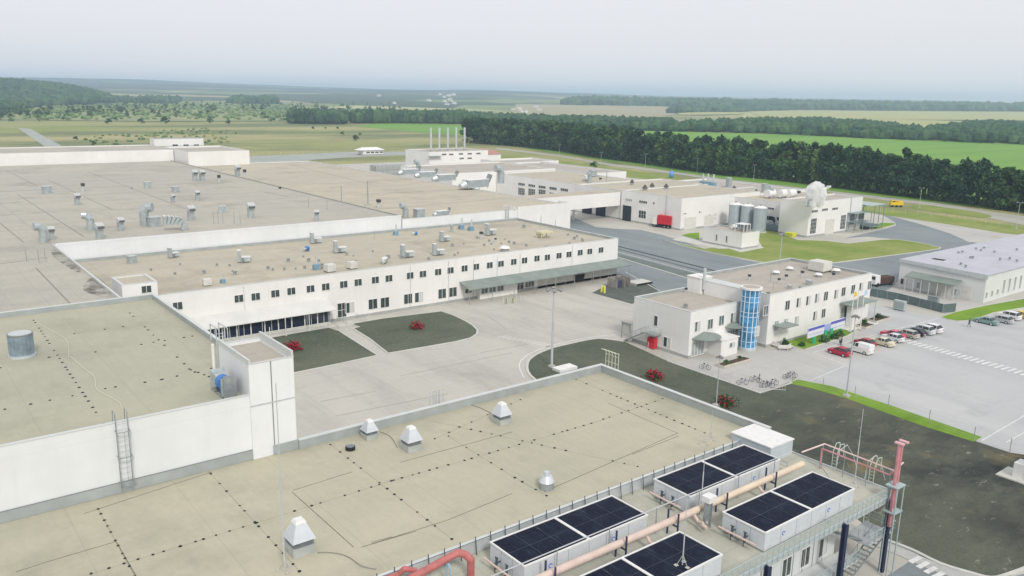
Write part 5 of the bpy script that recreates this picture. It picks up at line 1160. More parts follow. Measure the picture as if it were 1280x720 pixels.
for a in (('box',59,241.5,'grey louvred box far left on the big roof along the thin line',0,1.5),('snork',104,239,'dark-topped hood just right of the grey louvred box at far left',0,2.2),('hood',97,256,'white-hooded duct left of centre below the dark-topped hood',0,1.5),
    ('box',185,235,'blurred grey box on the thin roof line in the middle of the left roof',0,1.4),('box',219.5,240,'low grey box between the two hooded ducts',0,1.2),('hood',216,253,'white hood with thin leg under the low grey box',0,1.1),
    ('hood',247,250,'pale hood with a dark slot, alone on the left roof',.3,1.3),('hood',239,275,'tall leaning white hood behind the ribbed duct',0,1.7),('box',278,265.5,'pale thin box near the row of roof posts',0,1.2),('hood',314,272,'big hood with black mouth at the right of the roof posts',0,1.8),
    ('elbow',181,282,'tall fat duct stack beside the ribbed duct',2.6,1.9),('box',193,283,'low duct box at the foot of the tall fat duct',0,1.6),('rib',219,288,'arched ribbed duct near the long white wall',-.3,1.05),('elbow',114,288,'bent grey duct left of the narrow twin hoods',0,1.5),
    ('hood',151,288,'narrow hood with double cap on the left roof edge',0,1.4),('hood',125,298,'tall narrow white-capped duct beside the bent duct',0,1.6),('elbow',55,303,'grey duct elbow at the far left end of the white wall',0,1.5),('hood',65,299,'white-topped box right against the far left elbow',0,1.3),
    ('hood',244,226,'left one of two tall hoods near the roof step',0,1.8),('hood',253,226,'right one of two tall hoods near the roof step, with a dark mouth',0,1.8),('snork',274,228.5,'gooseneck vent right of the two tall hoods',0,2.4),
    ('hood',297,220,'white hood at the far corner of the roof step',0,1.9),('snork',306,221,'dark-headed vent beside the far white hood',0,2.4),('hood',396,275,'forked hood standing on the roof edge above the white wall',0,1.2),
    ('post',386,260,'thin roof post left of its neighbour near the roof step',0,1.4),('post',409,262,'thin roof post right of its neighbour near the roof step',0,1.2),('snork',165,238,'tiny dark vent alone on the far left roof',0,.8)):
    gear(a[0], a[1], a[2], ZH, a[3], a[4]+RND.uniform(-.4,.4), a[5]*.9)
for k, px in enumerate((267,273,279,293,300.5)): gear('post', px, 279, ZH, 'thin post in the little row of posts on the big roof', 0, 1.1, group='row of thin roof posts')
for k, (px, py) in enumerate(((33.5,327),(49,329),(57,327))): gear('post', px, py, ZH, ('left thin post of the trio on the left roof','middle thin post of the trio on the left roof','right thin post of the trio on the left roof')[k], 0, 1.0)
for a in (('duct',513,219,'leftmost big silver duct at the far edge of the right roof',0,1.0),('duct',534,222.5,'second big silver duct from the left on the far roof edge',0,1.0),('duct',558,227,'third big silver duct on the far roof edge',0,1.1),
    ('duct',596,236,'largest nearest silver duct, lying apart at the right',.1,1.35),('elbow',626,229,'tall upright grey duct at the right end of the silver ducts',0,2.2),('elbow',523,214,'tall leaning duct above the leftmost silver duct',0,1.6),
    ('post',427,253,'lattice mast pair at the roof step',0,2.0),('snork',473,260,'black-headed upright vent near the roof step corner',0,2.0),('post',460,257,'thin lattice mast right of the roof step',0,3.0),('elbow',507,272.5,'pale hooded duct near the wall right of the roof step',0,1.3),
    ('box',524,272,'upright grey box beside the pale hooded duct',0,1.5),('duct',553,270,'lying grey duct with dark mouth near the wall',.2,.6),('snork',350,240,'small upright vent on the right hall roof at left',0,1.4)):
    gear(a[0], a[1], a[2], ZR, a[3], a[4], a[5])
for a in (('box',165,328.5,'grey box with pale front below the big white wall at left',0,1.1),('ahu',216,322,'grey unit close under the white wall, second from left',0,.85),('ahu',304,328,'air handler with a white lid left of the roof centre',0,1.0),
    ('cond',259,357,'white roof cabinet beside a blue box near the left front edge',0,.75),('stack',279,354,'small cyan box right of the white roof cabinet',0,.72),('ahu',394,304,'air handler tight against the white wall with a fan',0,1.0),
    ('fan',384,314,'blue fan lying at the end of a white duct',0,.95),('ahu',424,316,'tall air handler with white top in the middle of the roof',0,1.05),('lump',386,327,'short black-capped pipe near the blue stack box',0,1.3),
    ('stack',395.5,337,'cyan fan box with a thin stack near the front edge',0,1.1),('cond',412.5,340,'left white condenser cube at the front edge',0,.95),('cond',440,336,'right white condenser cube at the front edge',0,.88),
    ('duct',481,328,'tangle of curved grey duct near the front edge',.5,.45),('post',468.5,299,'dark thin post under the white wall',0,1.0),('stack',495,294,'dark fan with a thin stack by the roof step',0,1.0),
    ('fan',520,294,'small blue fan tight against the wall',0,.8),('elbow',565,290,'bright bent duct with blue casing under the wall',0,.8),('stack',577,286.5,'left one of two tall stacks beside the wall ladder',0,1.1),
    ('stack',589,288.5,'right one of two tall stacks beside the wall ladder',0,1.1),('ahu',555,302,'air handler in the middle right of the roof',0,1.0),('ahu',612,294,'air handler closest to the right end of the wall',0,1.15),
    ('ahu',508,322,'long air handler with a tall duct at its left end',0,1.1),('ahu',547,319,'air handler right of the long one near the front edge',0,1.0),('hat',631,314,'broad white mushroom vent at the front edge',0,1.1),
    ('snork',601,298,'dark pot on the roof right of the thin brown pipes',0,1.6),('snork',619,303,'low brown valve cluster in front of the air handler',0,1.0),('lump',596,298,'brown pipe pair beside the dark pot',0,1.0),
    ('post',676,283,'thin post near the yellow frame',0,1.5),('post',694,287,'short post at the right rear roof corner',0,1.2),('lump',655,285,'short pipe at the right rear of the roof',0,1.6)):
    gear(a[0], a[1], a[2], ZF, a[3], a[4]+RND.uniform(-.5,.5), a[5]*.86)
for k in range(54):
    px = RND.uniform(150, 735); f_ = (px-150)/585; py = (336-44*f_) + RND.uniform(0,1)*(26-12*f_)
    gear('lump', px, py, ZF, 'tiny capped pipe outlet on the front wing roof', 0, RND.uniform(.5,1.15), group='tiny pipe outlets on the front wing roof')
t = thing('pipe_rack', 'pale yellow pipe frame near the right end of the wing roof', 'pipe frame', (*g(680,297,ZF), ZF)); o = MB()
YP = mat('pale_yellow', (.60,.56,.36), .5)
for xx in (-1,1):
    for yy in (-1.6,1.6): o.cyl((xx,yy,0),(xx,yy,1.6),.12,n=6)
o.box(-1.2,1.2,-1.9,1.9,1.3,1.7).box(-1.4,1.0,-1.2,-.6,.5,.9); o.build('frame', YP, t)
o = thing('wall_ladder', 'thin ladder on the white wall at the right end of the wing roof', 'ladder', (-186.25, gx(633.5,277,-186.2)[0], 9.0)); q = MB()
for s_ in (-.5,.5): q.cyl((.2,s_,0),(.2,s_,4.4),.07,n=5)
for k in range(9): q.cyl((.2,-.5,.4+k*.45),(.2,.5,.4+k*.45),.04,n=4)
q.build('rails', GALV, o)
# office roof gear
ZO1, ZO2 = 7.9, 9.35
for a in (('snork',857,366,ZO1,'small black-headed vent on the low office roof',0,.8),('lump',857,385,ZO1,'upright pipe with cross arms on the low office roof',0,1.2),
    ('hat',970,343,ZO2,'white vent against the rear parapet, leftmost',0,.6),('hat',987,338,ZO2,'white vent against the rear parapet, middle',0,.6),('snork',936,350,ZO2,'dark-topped vent behind the glass tower',0,.9),
    ('snork',982,350,ZO2,'black upright vent left of centre on the office roof',0,.9),('snork',973,354,ZO2,'low brown vent beside the black upright vent',0,.8),('box',1011,356,ZO2,'small grey box near the front edge of the office roof',0,.6),
    ('box',987,361,ZO2,'tiny grey cabinet near the front edge of the office roof',0,.45),('snork',1002,346,ZO2,'dark pipe cluster in the middle of the office roof',0,1.0),('hat',1023,346,ZO2,'round-topped vent right of the dark pipe cluster',0,.6),
    ('hat',1045,341,ZO2,'white-headed vent near the right rear of the office roof',0,.7),('snork',1041,348,ZO2,'black vent near the right front of the office roof',0,.9),('post',963,352,ZO2,'thin antenna on the left of the office roof',0,.9),
    ('post',966,364,ZO2,'thin antenna near the front edge of the office roof',0,.7),('lump',1000,362,ZO2,'low dark vent touching the front edge of the office roof',0,1.0),('lump',960,369,ZO2,'low dark cap by the front edge near the glass tower',0,1.0)):
    gear(a[0], a[1], a[2], a[3], a[4], a[5], a[6])
gear('cond', 1024.5, 339, ZO2, 'large white air conditioner box on the office roof rear edge', 1.57, (1.6,1.6,1.1))
o = COL.objects
# warehouse roof vents
for k, (px, py) in enumerate(((1198,317),(1203,316),(1220,312),(1226,314),(1213,323),(1216,323),(1230,311),(1243,316),(1250,325),(1262,324),(1271,313),(1271,327),(1201,331),(1207,334))):
    gear('lump', px, py, 6.75, 'little dark vent on the lavender warehouse roof', 0, .9, group='little vents on the warehouse roof')
t = thing('roof_hatch', 'black diamond shaped roof opening near the gable of the warehouse', 'roof hatch', (*g(1173.5,325,6.9), 6.8)); MB().frustum((0,0),1.9,1.3,0,1.6,1.0,.22).build('kerb', LSTEEL, t); MB().box(-1.5,1.5,-.95,.95,.221,.26).build('opening', BLACK, t)
# dock hall roofs
for a in (('cone',790,230,10.6,'dark roof cone leftmost on the dock hall roof',0,1.2),('cone',806,238,10.6,'dark roof cone with a tangle of pipes',0,1.4),('cone',815,235,10.6,'dark roof cone in the middle of the dock hall roof',0,1.3),('cone',832.5,236,10.6,'dark roof cone beside the thin downpipe',0,1.3),
    ('cone',917.5,238,9.6,'dark roof cone right of the fans on the rear hall',0,1.2),('cone',945,243,9.6,'dark roof cone above the silos',0,1.3),('stack',878,232,9.6,'left fan stack in the cluster behind the dock hall',0,1.5),('stack',884,233,9.6,'middle fan stack in the cluster behind the dock hall',0,1.6),
    ('stack',891,234,9.6,'right fan stack in the cluster behind the dock hall',0,1.6),('box',910.5,234,9.6,'tall grey duct right of the fan cluster',0,(1.1,1.1,2.4)),('box',955,240,9.6,'upper tall grey duct before the steam building',0,(1.1,1.1,2.0)),
    ('tank',962,247,9.6,'white round tank left of the ribbed pipe on the roof',0,1.2),('tank',978,247,9.6,'second white round tank near the steam building',0,1.2),('tank',988,247,9.6,'third white round tank nearest the steam building',0,1.2),
    ('elbow',964,247,9.6,'curved duct elbow above the right silo',0,1.4),('snork',997,247,9.6,'dark-topped vent beside the steam building',0,2.0),('duct',735,225,10.4,'angled duct clutter on the rear hall roof',.6,.8),('elbow',737,228,10.4,'dark angled duct among the rear roof clutter',.3,1.4),
    ('box',741,220,10.4,'small grey roof house among the rear roof clutter',0,1.6),('post',758,228,10.4,'dark thin pipe on the rear hall roof',0,2.0),('snork',750,228,10.4,'small vent on the rear hall roof',0,1.5)):
    gear(*[a[i] for i in (0,1,2,3,4,5,6)])
o = thing('blue_tank', 'small bright blue tank standing on the verge behind the dock hall', 'tank', (*g(839,222.5), 0)); MB().cyl((0,0,.6),(0,0,4.2),1.9,n=16).ball((0,0,4.2),1.9,1,0,(1,1,.5)).build('shell', mat('sky_blue_paint', (.12,.32,.72), .4), o, smooth=True); MB().box(-1,1,-1,1,0,.7).build('base', CONCR, o); o.scale = (.62,.62,.8)
# ---- silos
t = thing('silo', '', 'silo', (0,0,0), 0, 'three pale metal silos in a row')
o = MB().cyl((0,0,.3),(0,0,8.6),1.95,n=30); o.build('body', SILO, t)
o = MB()
for k in range(12): a = k*math.pi/6; o.obox((math.cos(a)*1.97,math.sin(a)*1.97,4.4),(.05,.06,8.2),a)
o.build('seam', mat('silo_seam', (.40,.47,.50), .5, .3), t); MB().cyl((0,0,8.6),(0,0,9.3),2.05,.7,n=30).build('roof', WHITE, t); MB().cyl((0,0,9.3),(0,0,9.7),.4,n=10).build('cap', GALV, t); MB().cyl((0,0,0),(0,0,.3),2.3,n=24).build('footing', KERB, t)
SI = Proto(t)
for px, py, lb in ((917.5,285,'left pale metal silo of the three'),(932.5,287,'middle pale metal silo of the three'),(948.5,290,'right pale metal silo of the three')): SI.put((*g(px,py),0), label=lb, scale=(1.12,1.12,.97))
t = thing('filter_cage', 'white frame cage with dark filters on the pump house roof', 'cage', (-155.5, 211.5, 4.6)); o = MB()
for xx in (-1.6,1.6):
    for yy in (-1.6,0,1.6): o.box(xx-.08,xx+.08,yy-.08,yy+.08,0,2.2)
o.box(-1.7,1.7,-1.7,1.7,2.2,2.35); o.build('frame', WHITE, t); o = MB()
for yy in (-1,0,1): o.cyl((.5,yy,.1),(.5,yy,2),.35,n=8)
o.build('filter', TRIM, t)
gear('tank', 917, 286, 4.6, 'small white round tank on the pump house roof', 0, .55)
t = thing('tank_skid', 'blue grey fenced tank skid between the silos and the steam building', 'tank skid', (*g(978,290), 0)); o = MB()
o.box(-7.5,6,-2,2.5,.2,2.2); o.build('bund', mat('blue_grey_sheet', (.24,.32,.38), .6, 0, .3, .5), t); o = MB()
for k in range(9): o.cyl((-5+k*1.4,RND.uniform(-1,2),2.6),(-5+k*1.4,RND.uniform(-1,2),4.0+RND.random()*1.5),.35,n=8)
o.build('vessels', NAVY, t); o = MB(); o.tube([(-7,-1.5,3),(4,-1.5,3),(4,1.5,3.6),(8,1.5,3.6)],.15,6); o.build('pipework', GALV, t)
t = thing('yellow_skip', 'bright yellow skip among shrubs by the steam building', 'skip', (*g(988,296), 0)); MB().frustum((0,0),1.3,1.0,.1,1.6,1.3,1.4).build('bin', mat('lime_yellow', (.62,.66,.04), .5), t); MB().box(-1.2,1.2,-.9,.9,0,.1).build('base', TRIM, t)
# steam: a real volume inside a lumpy closed shell
def vol_mat(name, col, dens, noise_scale=None):
    m_ = bpy.data.materials.new(name); m_.use_nodes = True; t_ = m_.node_tree; t_.nodes.remove(t_.nodes['Principled BSDF']); v_ = t_.nodes.new('ShaderNodeVolumePrincipled')
    v_.inputs['Color'].default_value = (*col,1); v_.inputs['Density'].default_value = dens; v_.inputs['Anisotropy'].default_value = .0
    t_.links.new(v_.outputs[0], t_.nodes['Material Output'].inputs['Volume'])
    if noise_scale:
        tc = t_.nodes.new('ShaderNodeTexCoord'); n_ = t_.nodes.new('ShaderNodeTexNoise'); n_.inputs['Scale'].default_value = noise_scale; n_.inputs['Detail'].default_value = 4
        mr = t_.nodes.new('ShaderNodeMapRange'); mr.inputs['From Min'].default_value = .42; mr.inputs['From Max'].default_value = .62; mr.inputs['To Max'].default_value = dens; mr.inputs['To Min'].default_value = dens*.25
        t_.links.new(tc.outputs['Object'], n_.inputs['Vector']); t_.links.new(n_.outputs['Fac'], mr.inputs['Value']); t_.links.new(mr.outputs[0], v_.inputs['Density'])
    return m_
sx, sy = g(1016, 256, 11.6)
mb = MB()
STM = [(0,-.8,1.0,1.5),(-.2,-.6,3.0,1.8),(-.6,-.2,5.0,1.9),(0,.8,6.4,1.6),(.3,2.9,1.4,1.6),(.6,3.4,3.4,1.7),(.2,4.0,5.2,1.3),(.2,3.9,6.6,.9),(.2,5.6,5.2,.8),(.2,7.0,6.0,.7),(.2,8.6,6.2,.5),(.3,1.2,2.2,1.4),(-.3,-1.4,4.2,1.0),(.2,1.8,7.2,.8)]
bm = bmesh.new()
for (dx, dy, dz, r) in STM: bmesh.ops.create_icosphere(bm, subdivisions=3, radius=r*1.15, matrix=Matrix.Translation((dx, dy, dz)))
me = bpy.data.meshes.new('steam'); bm.to_mesh(me); bm.free()
st = bpy.data.objects.new('steam_plume', me); COL.objects.link(st); st.location = (sx, sy, 10.9)
rm = st.modifiers.new('remesh', 'REMESH'); rm.mode = 'VOXEL'; rm.voxel_size = .35
tx = bpy.data.textures.new('puff', 'CLOUDS'); tx.noise_scale = 1.6
dm = st.modifiers.new('puff', 'DISPLACE'); dm.texture = tx; dm.strength = 1.3; dm.mid_level = .6
me.materials.append(vol_mat('steam', (1,1,1), 3.0, .55)); tag(st, 'white steam plume rising from the roof pipe of the steam building', 'steam', None, 'stuff')
t = thing('steam_pipe', 'square-bent grey steam pipe on the roof edge under the plume', 'pipe', (*g(1010,258,11.3), 11.2)); MB().tube([(0,0,0),(0,0,2.2),(0,2.2,2.2),(0,2.2,0)],.3,8).build('pipe', GALV, t); MB().box(-.5,.5,-.5,.5,0,.15).build('flange', TRIM, t)
# ---- cars
def glass_m(): return mat('car_glass', (.02,.025,.03), .08, 0, spec=.7)
def make_car(kind, paint, label, name='parked_car', cat='car', grp='cars parked in the car park'):
    # nose towards -x
    spec_ = {'hatch': (4.1,1.72,[(-2.05,.55,.62),(-1.95,.78,.8),(-1.0,.92,.92),(-.35,.95,1.42),(.3,.96,1.48),(1.2,.97,1.45),(1.85,.98,1.05),(2.05,.9,.9)]),
             'sedan': (4.6,1.76,[(-2.3,.55,.6),(-2.2,.74,.76),(-1.1,.90,.90),(-.4,.93,1.38),(.2,.94,1.43),(.9,.95,1.38),(1.5,.97,1.0),(2.2,.95,.95),(2.3,.8,.8)]),
             'suv': (4.5,1.84,[(-2.25,.7,.75),(-2.15,.95,.97),(-1.2,1.08,1.08),(-.6,1.1,1.62),(.2,1.1,1.68),(1.6,1.1,1.64),(2.1,1.1,1.2),(2.25,1.0,1.0)]),
             'wagon': (4.6,1.76,[(-2.3,.55,.6),(-2.2,.76,.78),(-1.1,.92,.92),(-.45,.95,1.40),(.2,.95,1.46),(1.6,.95,1.44),(2.15,.95,1.0),(2.3,.85,.85)]),
             'van': (4.3,1.83,[(-2.15,.6,.7),(-2.05,.95,.98),(-1.35,1.1,1.12),(-.75,1.15,1.75),(-.2,1.15,1.84),(1.95,1.15,1.84),(2.1,1.15,1.78),(2.15,1.0,1.0)])}[kind]
    L_, Wd, st_ = spec_; t = thing(name, label, cat, (0,0,0), 0, grp); hw = Wd/2
    body = MB(); P3 = []
    for i, (x, zb, zt) in enumerate(st_):
        nar = .86 if i in (0, len(st_)-1) else (.96 if i in (1, len(st_)-2) else 1)
        zl = .34 if i in (0, len(st_)-1) else .24
        P3.append([(x,-hw*nar,zl),(x,-hw*nar,(zb+zl)*.55),(x,-hw*nar*.97,zb),(x,0,zb+.04),(x,hw*nar*.97,zb),(x,hw*nar,(zb+zl)*.55),(x,hw*nar,zl)])
    def loft(mb, rings):
        n_ = len(rings[0]); vs = [p for r in rings for p in r]; fs = []
        for i in range(len(rings)-1):
            for j in range(n_):
                a = i*n_+j; b = i*n_+(j+1)%n_; fs.append((a, b, b+n_, a+n_))
        fs.append(tuple(range(n_))); fs.append(tuple(range((len(rings)-1)*n_+n_-1, (len(rings)-1)*n_-1, -1))); mb.add(vs, fs); return mb
    loft(body, P3); b_ = body.build('body', paint, t); 
    cab = [s_ for s_ in st_ if s_[2]-s_[1] > .15]; i0 = st_.index(cab[0]); i1 = st_.index(cab[-1])
    front_ = st_[i0-1]; rear = st_[i1+1]
    rings = [[(front_[0]+.08,-hw*.86,front_[1]),(front_[0]+.08,-hw*.84,front_[1]+.05),(front_[0]+.08,hw*.84,front_[1]+.05),(front_[0]+.08,hw*.86,front_[1])]]
    for (x, zb, zt) in cab: rings.append([(x,-hw*.95,zb-.01),(x,-hw*.76,zt),(x,hw*.76,zt),(x,hw*.95,zb-.01)])
    rings.append([(rear[0]-.08,-hw*.88,rear[1]),(rear[0]-.08,-hw*.86,rear[1]+.05),(rear[0]-.08,hw*.86,rear[1]+.05),(rear[0]-.08,hw*.88,rear[1])])
    loft(MB(), rings); gm = MB(); loft(gm, rings); gm.build('window_glass', glass_m(), t)
    rf = MB(); xs = [c[0] for c in cab]; top = [(c[0], c[2]) for c in cab]
    vs = []; 
    for x, z_ in top: vs += [(x,-hw*.78,z_-.03),(x,-hw*.74,z_+.025),(x,hw*.74,z_+.025),(x,hw*.78,z_-.03)]
    fs = []
    for i in range(len(top)-1):
        for j in range(4): a = i*4+j; b = i*4+(j+1)%4; fs.append((a,b,b+4,a+4))
    fs += [(0,1,2,3), tuple(range(len(vs)-1, len(vs)-5, -1))]; rf.add(vs, fs)
    for sgn in (-1,1):                              # pillars
        for xx, zb, z_ in ((cab[0][0],cab[0][1],cab[0][2]),(cab[len(cab)//2][0]+.1,cab[len(cab)//2][1],cab[len(cab)//2][2]),(cab[-1][0],cab[-1][1],cab[-1][2])):
            rf.cyl((xx,sgn*hw*.955,zb),(xx,sgn*hw*.77,z_),.045,n=5)
        if kind == 'van': rf.add([(-.1,sgn*hw*.965,1.12),(2.02,sgn*hw*.965,1.12),(2.02,sgn*hw*.79,1.80),(-.1,sgn*hw*.79,1.80),(-.1,sgn*hw*.90,1.12),(2.02,sgn*hw*.90,1.12),(2.02,sgn*hw*.7,1.80),(-.1,sgn*hw*.7,1.80)],[(0,1,2,3),(7,6,5,4),(0,4,5,1),(1,5,6,2),(2,6,7,3),(3,7,4,0)])
    if kind == 'van': rf.box(2.0,2.12,-hw*.84,hw*.84,1.1,1.76)
    rf.build('roof', paint, t)
    for xx in (-L_*.31, L_*.30):
        for sgn in (-1,1):
            w_ = MB().cyl((xx,sgn*(hw-.2),.32),(xx,sgn*(hw+.02),.32),.32,n=16).build('wheel', TYRE, t); MB().cyl((xx,sgn*(hw+.02),.32),(xx,sgn*(hw+.035),.32),.2,n=10).build('rim', LSTEEL, w_)
    for sgn in (-1,1):
        MB().box(-L_/2-.02,-L_/2+.12,sgn*hw*.64-.16,sgn*hw*.64+.16,.55,.70).build('headlight', mat('headlight', (.75,.78,.8), .15), t)
        MB().box(L_/2-.12,L_/2+.02,sgn*hw*.70-.12,sgn*hw*.70+.12,.68,.88).build('taillight', mat('taillight', (.45,.02,.02), .2), t)
        MB().box(-.62,-.45,sgn*(hw+.1)-.08,sgn*(hw+.1)+.08,.95,1.07).build('mirror', paint, t)
    MB().box(L_/2-.02,L_/2+.025,-.26,.26,.45,.56).build('number_plate', WHITE, t)
    MB().box(-L_/2-.02,-L_/2+.05,-.45,.45,.36,.50).build('grille', TRIM, t)
    return t
def cpaint(n_, c): return mat('car_'+n_, c, .22, .1, 0, spec=.6)
def car(px, py, kind, paint, label, rz=0):
    x, y = g(px, py); t = make_car(kind, paint, label); t.location = (x, y, .022); t.rotation_euler = (0,0,rz); return t
DR = rad(-3)
for a in ((1049.5,443.5,'hatch',cpaint('crimson',(.42,.015,.05)),'crimson hatchback standing alone nearest the green sign'),
    (1075.5,440.5,'van',cpaint('white',(.76,.77,.76)),'white small van beside the crimson hatchback'),(1080,432.3,'hatch',cpaint('dark_red',(.35,.02,.04)),'dark red car almost hidden behind the white van'),
    (1102,431,'sedan',cpaint('cream',(.66,.64,.47)),'cream sedan between the white van and the silver car'),(1115.5,426,'hatch',cpaint('silver_white',(.66,.69,.70)),'silver white hatchback beside the cream sedan'),
    (1116,421.5,'sedan',cpaint('pink_red',(.58,.07,.13)),'pinkish red car behind the silver white hatchback'),(1133,421,'wagon',cpaint('champagne',(.46,.46,.40)),'champagne grey wagon at the start of the zebra crossing'),
    (1143,418.5,'hatch',cpaint('navy',(.015,.02,.05)),'dark navy car right of the champagne wagon'),(1153,416.5,'suv',cpaint('pearl',(.62,.66,.67)),'pearl car between the navy car and the last one'),
    (1162.5,414.5,'suv',cpaint('white',(0,0,0)),'white car with black windows last in the near row'),
    (1232.5,404.5,'sedan',cpaint('teal_grey',(.19,.31,.29)),'teal sedan first in the far row by the lawn'),(1251,402.5,'wagon',cpaint('ash',(.44,.47,.47)),'ash grey wagon second in the far row'),
    (1261,398.6,'suv',cpaint('white',(0,0,0)),'white car with dark windows third in the far row'),(1274,396.8,'sedan',cpaint('taxi_yellow',(.78,.52,.02)),'yellow car in the far row'),(1286,394.5,'sedan',cpaint('pearl',(0,0,0)),'pale car cut by the right edge of the picture')):
    car(*a, rz=DR)
# ---- lorry by the dock hall
t = thing('lorry', 'bright red box lorry with a white cab parked before the dock gate', 'lorry', (*g(828.5,284.5), .01), rad(14)); hwl = 1.3
MB().box(-1.7,3.6,-hwl,hwl,1.35,4.35).build('box_body', RED, t)
o = MB()
for k in range(7): o.box(-1.5+k*.8,-1.42+k*.8,-hwl-.05,hwl+.05,1.3,4.4)
o.build('body_ribs', mat('dark_red_rib', (.45,.02,.035), .4), t)
MB().frustum((-2.7,0),.95,1.2,1.0,.8,1.12,3.2).build('cab', mat('lorry_white', (.72,.70,.62), .35), t); MB().box(-3.62,-3.45,-1.0,1.0,2.1,2.95).build('windscreen', glass_m(), t)
MB().box(-3.7,3.5,-1.0,1.0,.55,1.0).box(-3.8,-3.5,-1.2,1.2,.45,.9).build('chassis', BLACK, t)
for xx in (-2.7,1.2,2.6):
    for sgn in (-1,1): w_ = MB().cyl((xx,sgn*.9,.5),(xx,sgn*1.25,.5),.5,n=14).build('wheel', TYRE, t); MB().cyl((xx,sgn*1.25,.5),(xx,sgn*1.27,.5),.25,n=10).build('rim', GALV, w_)
# lorry behind the office end
t = thing('lorry', 'dark lorry with white cab half hidden behind the right end of the office', 'lorry', (*g(1103,356), .01), rad(80))
MB().box(-2.4,2.6,-1.2,1.2,.6,2.1).build('load_bed', mat('brown_load', (.10,.06,.05), .8, 0, .4, 1), t); MB().frustum((-3.3,0),.9,1.2,.7,.8,1.1,2.8).build('cab', WHITE, t); MB().box(-4.15,-4.02,-1,1,1.7,2.5).build('windscreen', glass_m(), t)
for xx in (-3.2,1.6):
    for sgn in (-1,1): MB().cyl((xx,sgn*.85,.5),(xx,sgn*1.2,.5),.5,n=14).build('wheel', TYRE, t)
# excavator-like yellow plant beyond the green strip
t = thing('road_machine', 'yellow road machine with dark cab windows on the far verge', 'machine', (*g(1120,258.5), .05), rad(55)); t.scale = (.66,.66,.66)
MB().box(-4.2,4.2,-1.3,1.3,1.1,3.0).box(-3.8,-1.0,-1.25,1.25,3.0,4.2).box(.4,3.6,-1.2,1.2,3.0,3.9).build('body', YELLOW, t); MB().box(-3.4,-1.4,-1.33,1.33,3.15,3.95).build('cab_window', DGLASS, t)
MB().box(-4.4,4.4,-1.1,1.1,.5,1.1).build('chassis', TRIM, t)
for xx in (-3,-.2,2.8):
    for sgn in (-1,1): MB().cyl((xx,sgn*.9,.65),(xx,sgn*1.35,.65),.65,n=14).build('wheel', TYRE, t)
# ---- floodlight masts and lamps
def lamp(px, py, h, label, heads=4, name='floodlight_mast', arm=1.1, z=0.02, grp='floodlight masts and street lamps', r=.14):
    x, y = g(px, py); t = thing(name, label, 'street lamp', (x, y, z), 0, grp)
    MB().cyl((0,0,0),(0,0,h),r,r*.55,n=8).build('pole', LSTEEL, t); MB().box(-.45,.45,-.45,.45,0,.35).build('base', CONCR, t)
    o = MB()
    for k in range(heads): a = 2*math.pi*k/heads+.4; o.cyl((0,0,h-.1),(math.cos(a)*arm,math.sin(a)*arm,h+.1),.04,n=4)
    o.build('arm', GALV, t)
    for k in range(heads): a = 2*math.pi*k/heads+.4; MB().obox((math.cos(a)*arm,math.sin(a)*arm,h+.1),(.65,.5,.3),a,0,0,.5).build('lamp_head', mat('lamp_head', (.25,.26,.25), .5), t)
lamp(689.5,459,13.2,'tall floodlight mast on the turf edge in the yard centre',6,r=.22)
lamp(973,345,10.6,'tall floodlight mast standing behind the office roof',4,arm=.8)
lamp(1058,496,12.6,'slim leaning-looking mast on the bright grass strip of the car park',2,arm=.3)
lamp(895,508,7.5,'slim pole beside the half green rose bush',2,arm=.2,r=.08)
for px, py, h, lb in ((699,194,8,'street lamp leftmost along the windbreak'),(751,207,8.6,'street lamp second along the windbreak, by the lone bush'),(806.5,208.5,8.3,'street lamp in the shade of the windbreak, third'),(871,216,8.5,'street lamp fourth along the windbreak'),
                      (1149,260,8.5,'street lamp beside the yellow road machine'),(1270,286,9.5,'street lamp at the right edge before the windbreak'),(942,224,8,'street lamp against the windbreak above the silos')): lamp(px,py,h,lb,2,'street_lamp',.8,r=.10)
# flagpoles and yellow flag
for k, (px, py) in enumerate(((1062,415),(1068,414),(1075,413))):
    x, y = g(px, py); t = thing('flagpole', ('left white flagpole before the office porch, with a yellow flag','middle white flagpole before the office porch','right white flagpole before the office porch')[k], 'flagpole', (x, y, .03), 0, 'three flagpoles before the office')
    MB().cyl((0,0,0),(0,0,8.4),.1,.06,n=8).build('pole', WHITE, t); MB().box(-.3,.3,-.3,.3,0,.2).build('base', CONCR, t)
    fl = MB(); 
    for j in range(5): fl.add([(0,.05+j*.22,6.9+.04*j),(0,.05+(j+1)*.22,6.9+.04*(j+1)),(.03*(-1)**j,.05+(j+1)*.22,8.2-.12*j),(0,.05+j*.22,8.2-.12*(j-1) if j else 8.2)],[(0,1,2,3)])
    s_ = fl.build('flag', (YELLOW, WHITE, mat('pale_blue_flag', (.45,.6,.75), .7))[k], t); sm = s_.modifiers.new('thick','SOLIDIFY'); sm.thickness = .02
# entrance flagpoles in the left bed
for k, (px, py) in enumerate(((338,434),(357.5,420),(387,414))):
    x, y = g(px, py); t = thing('flagpole', ('leftmost thin flagpole before the glazed entrance','middle thin flagpole before the glazed entrance','right thin flagpole before the glazed entrance')[k], 'flagpole', (x, y, .05), 0, 'thin flagpoles in the left bed'); MB().cyl((0,0,0),(0,0,3.6),.07,n=6).build('pole', WHITE, t); MB().box(-.2,.2,-.2,.2,0,.12).build('base', CONCR, t)
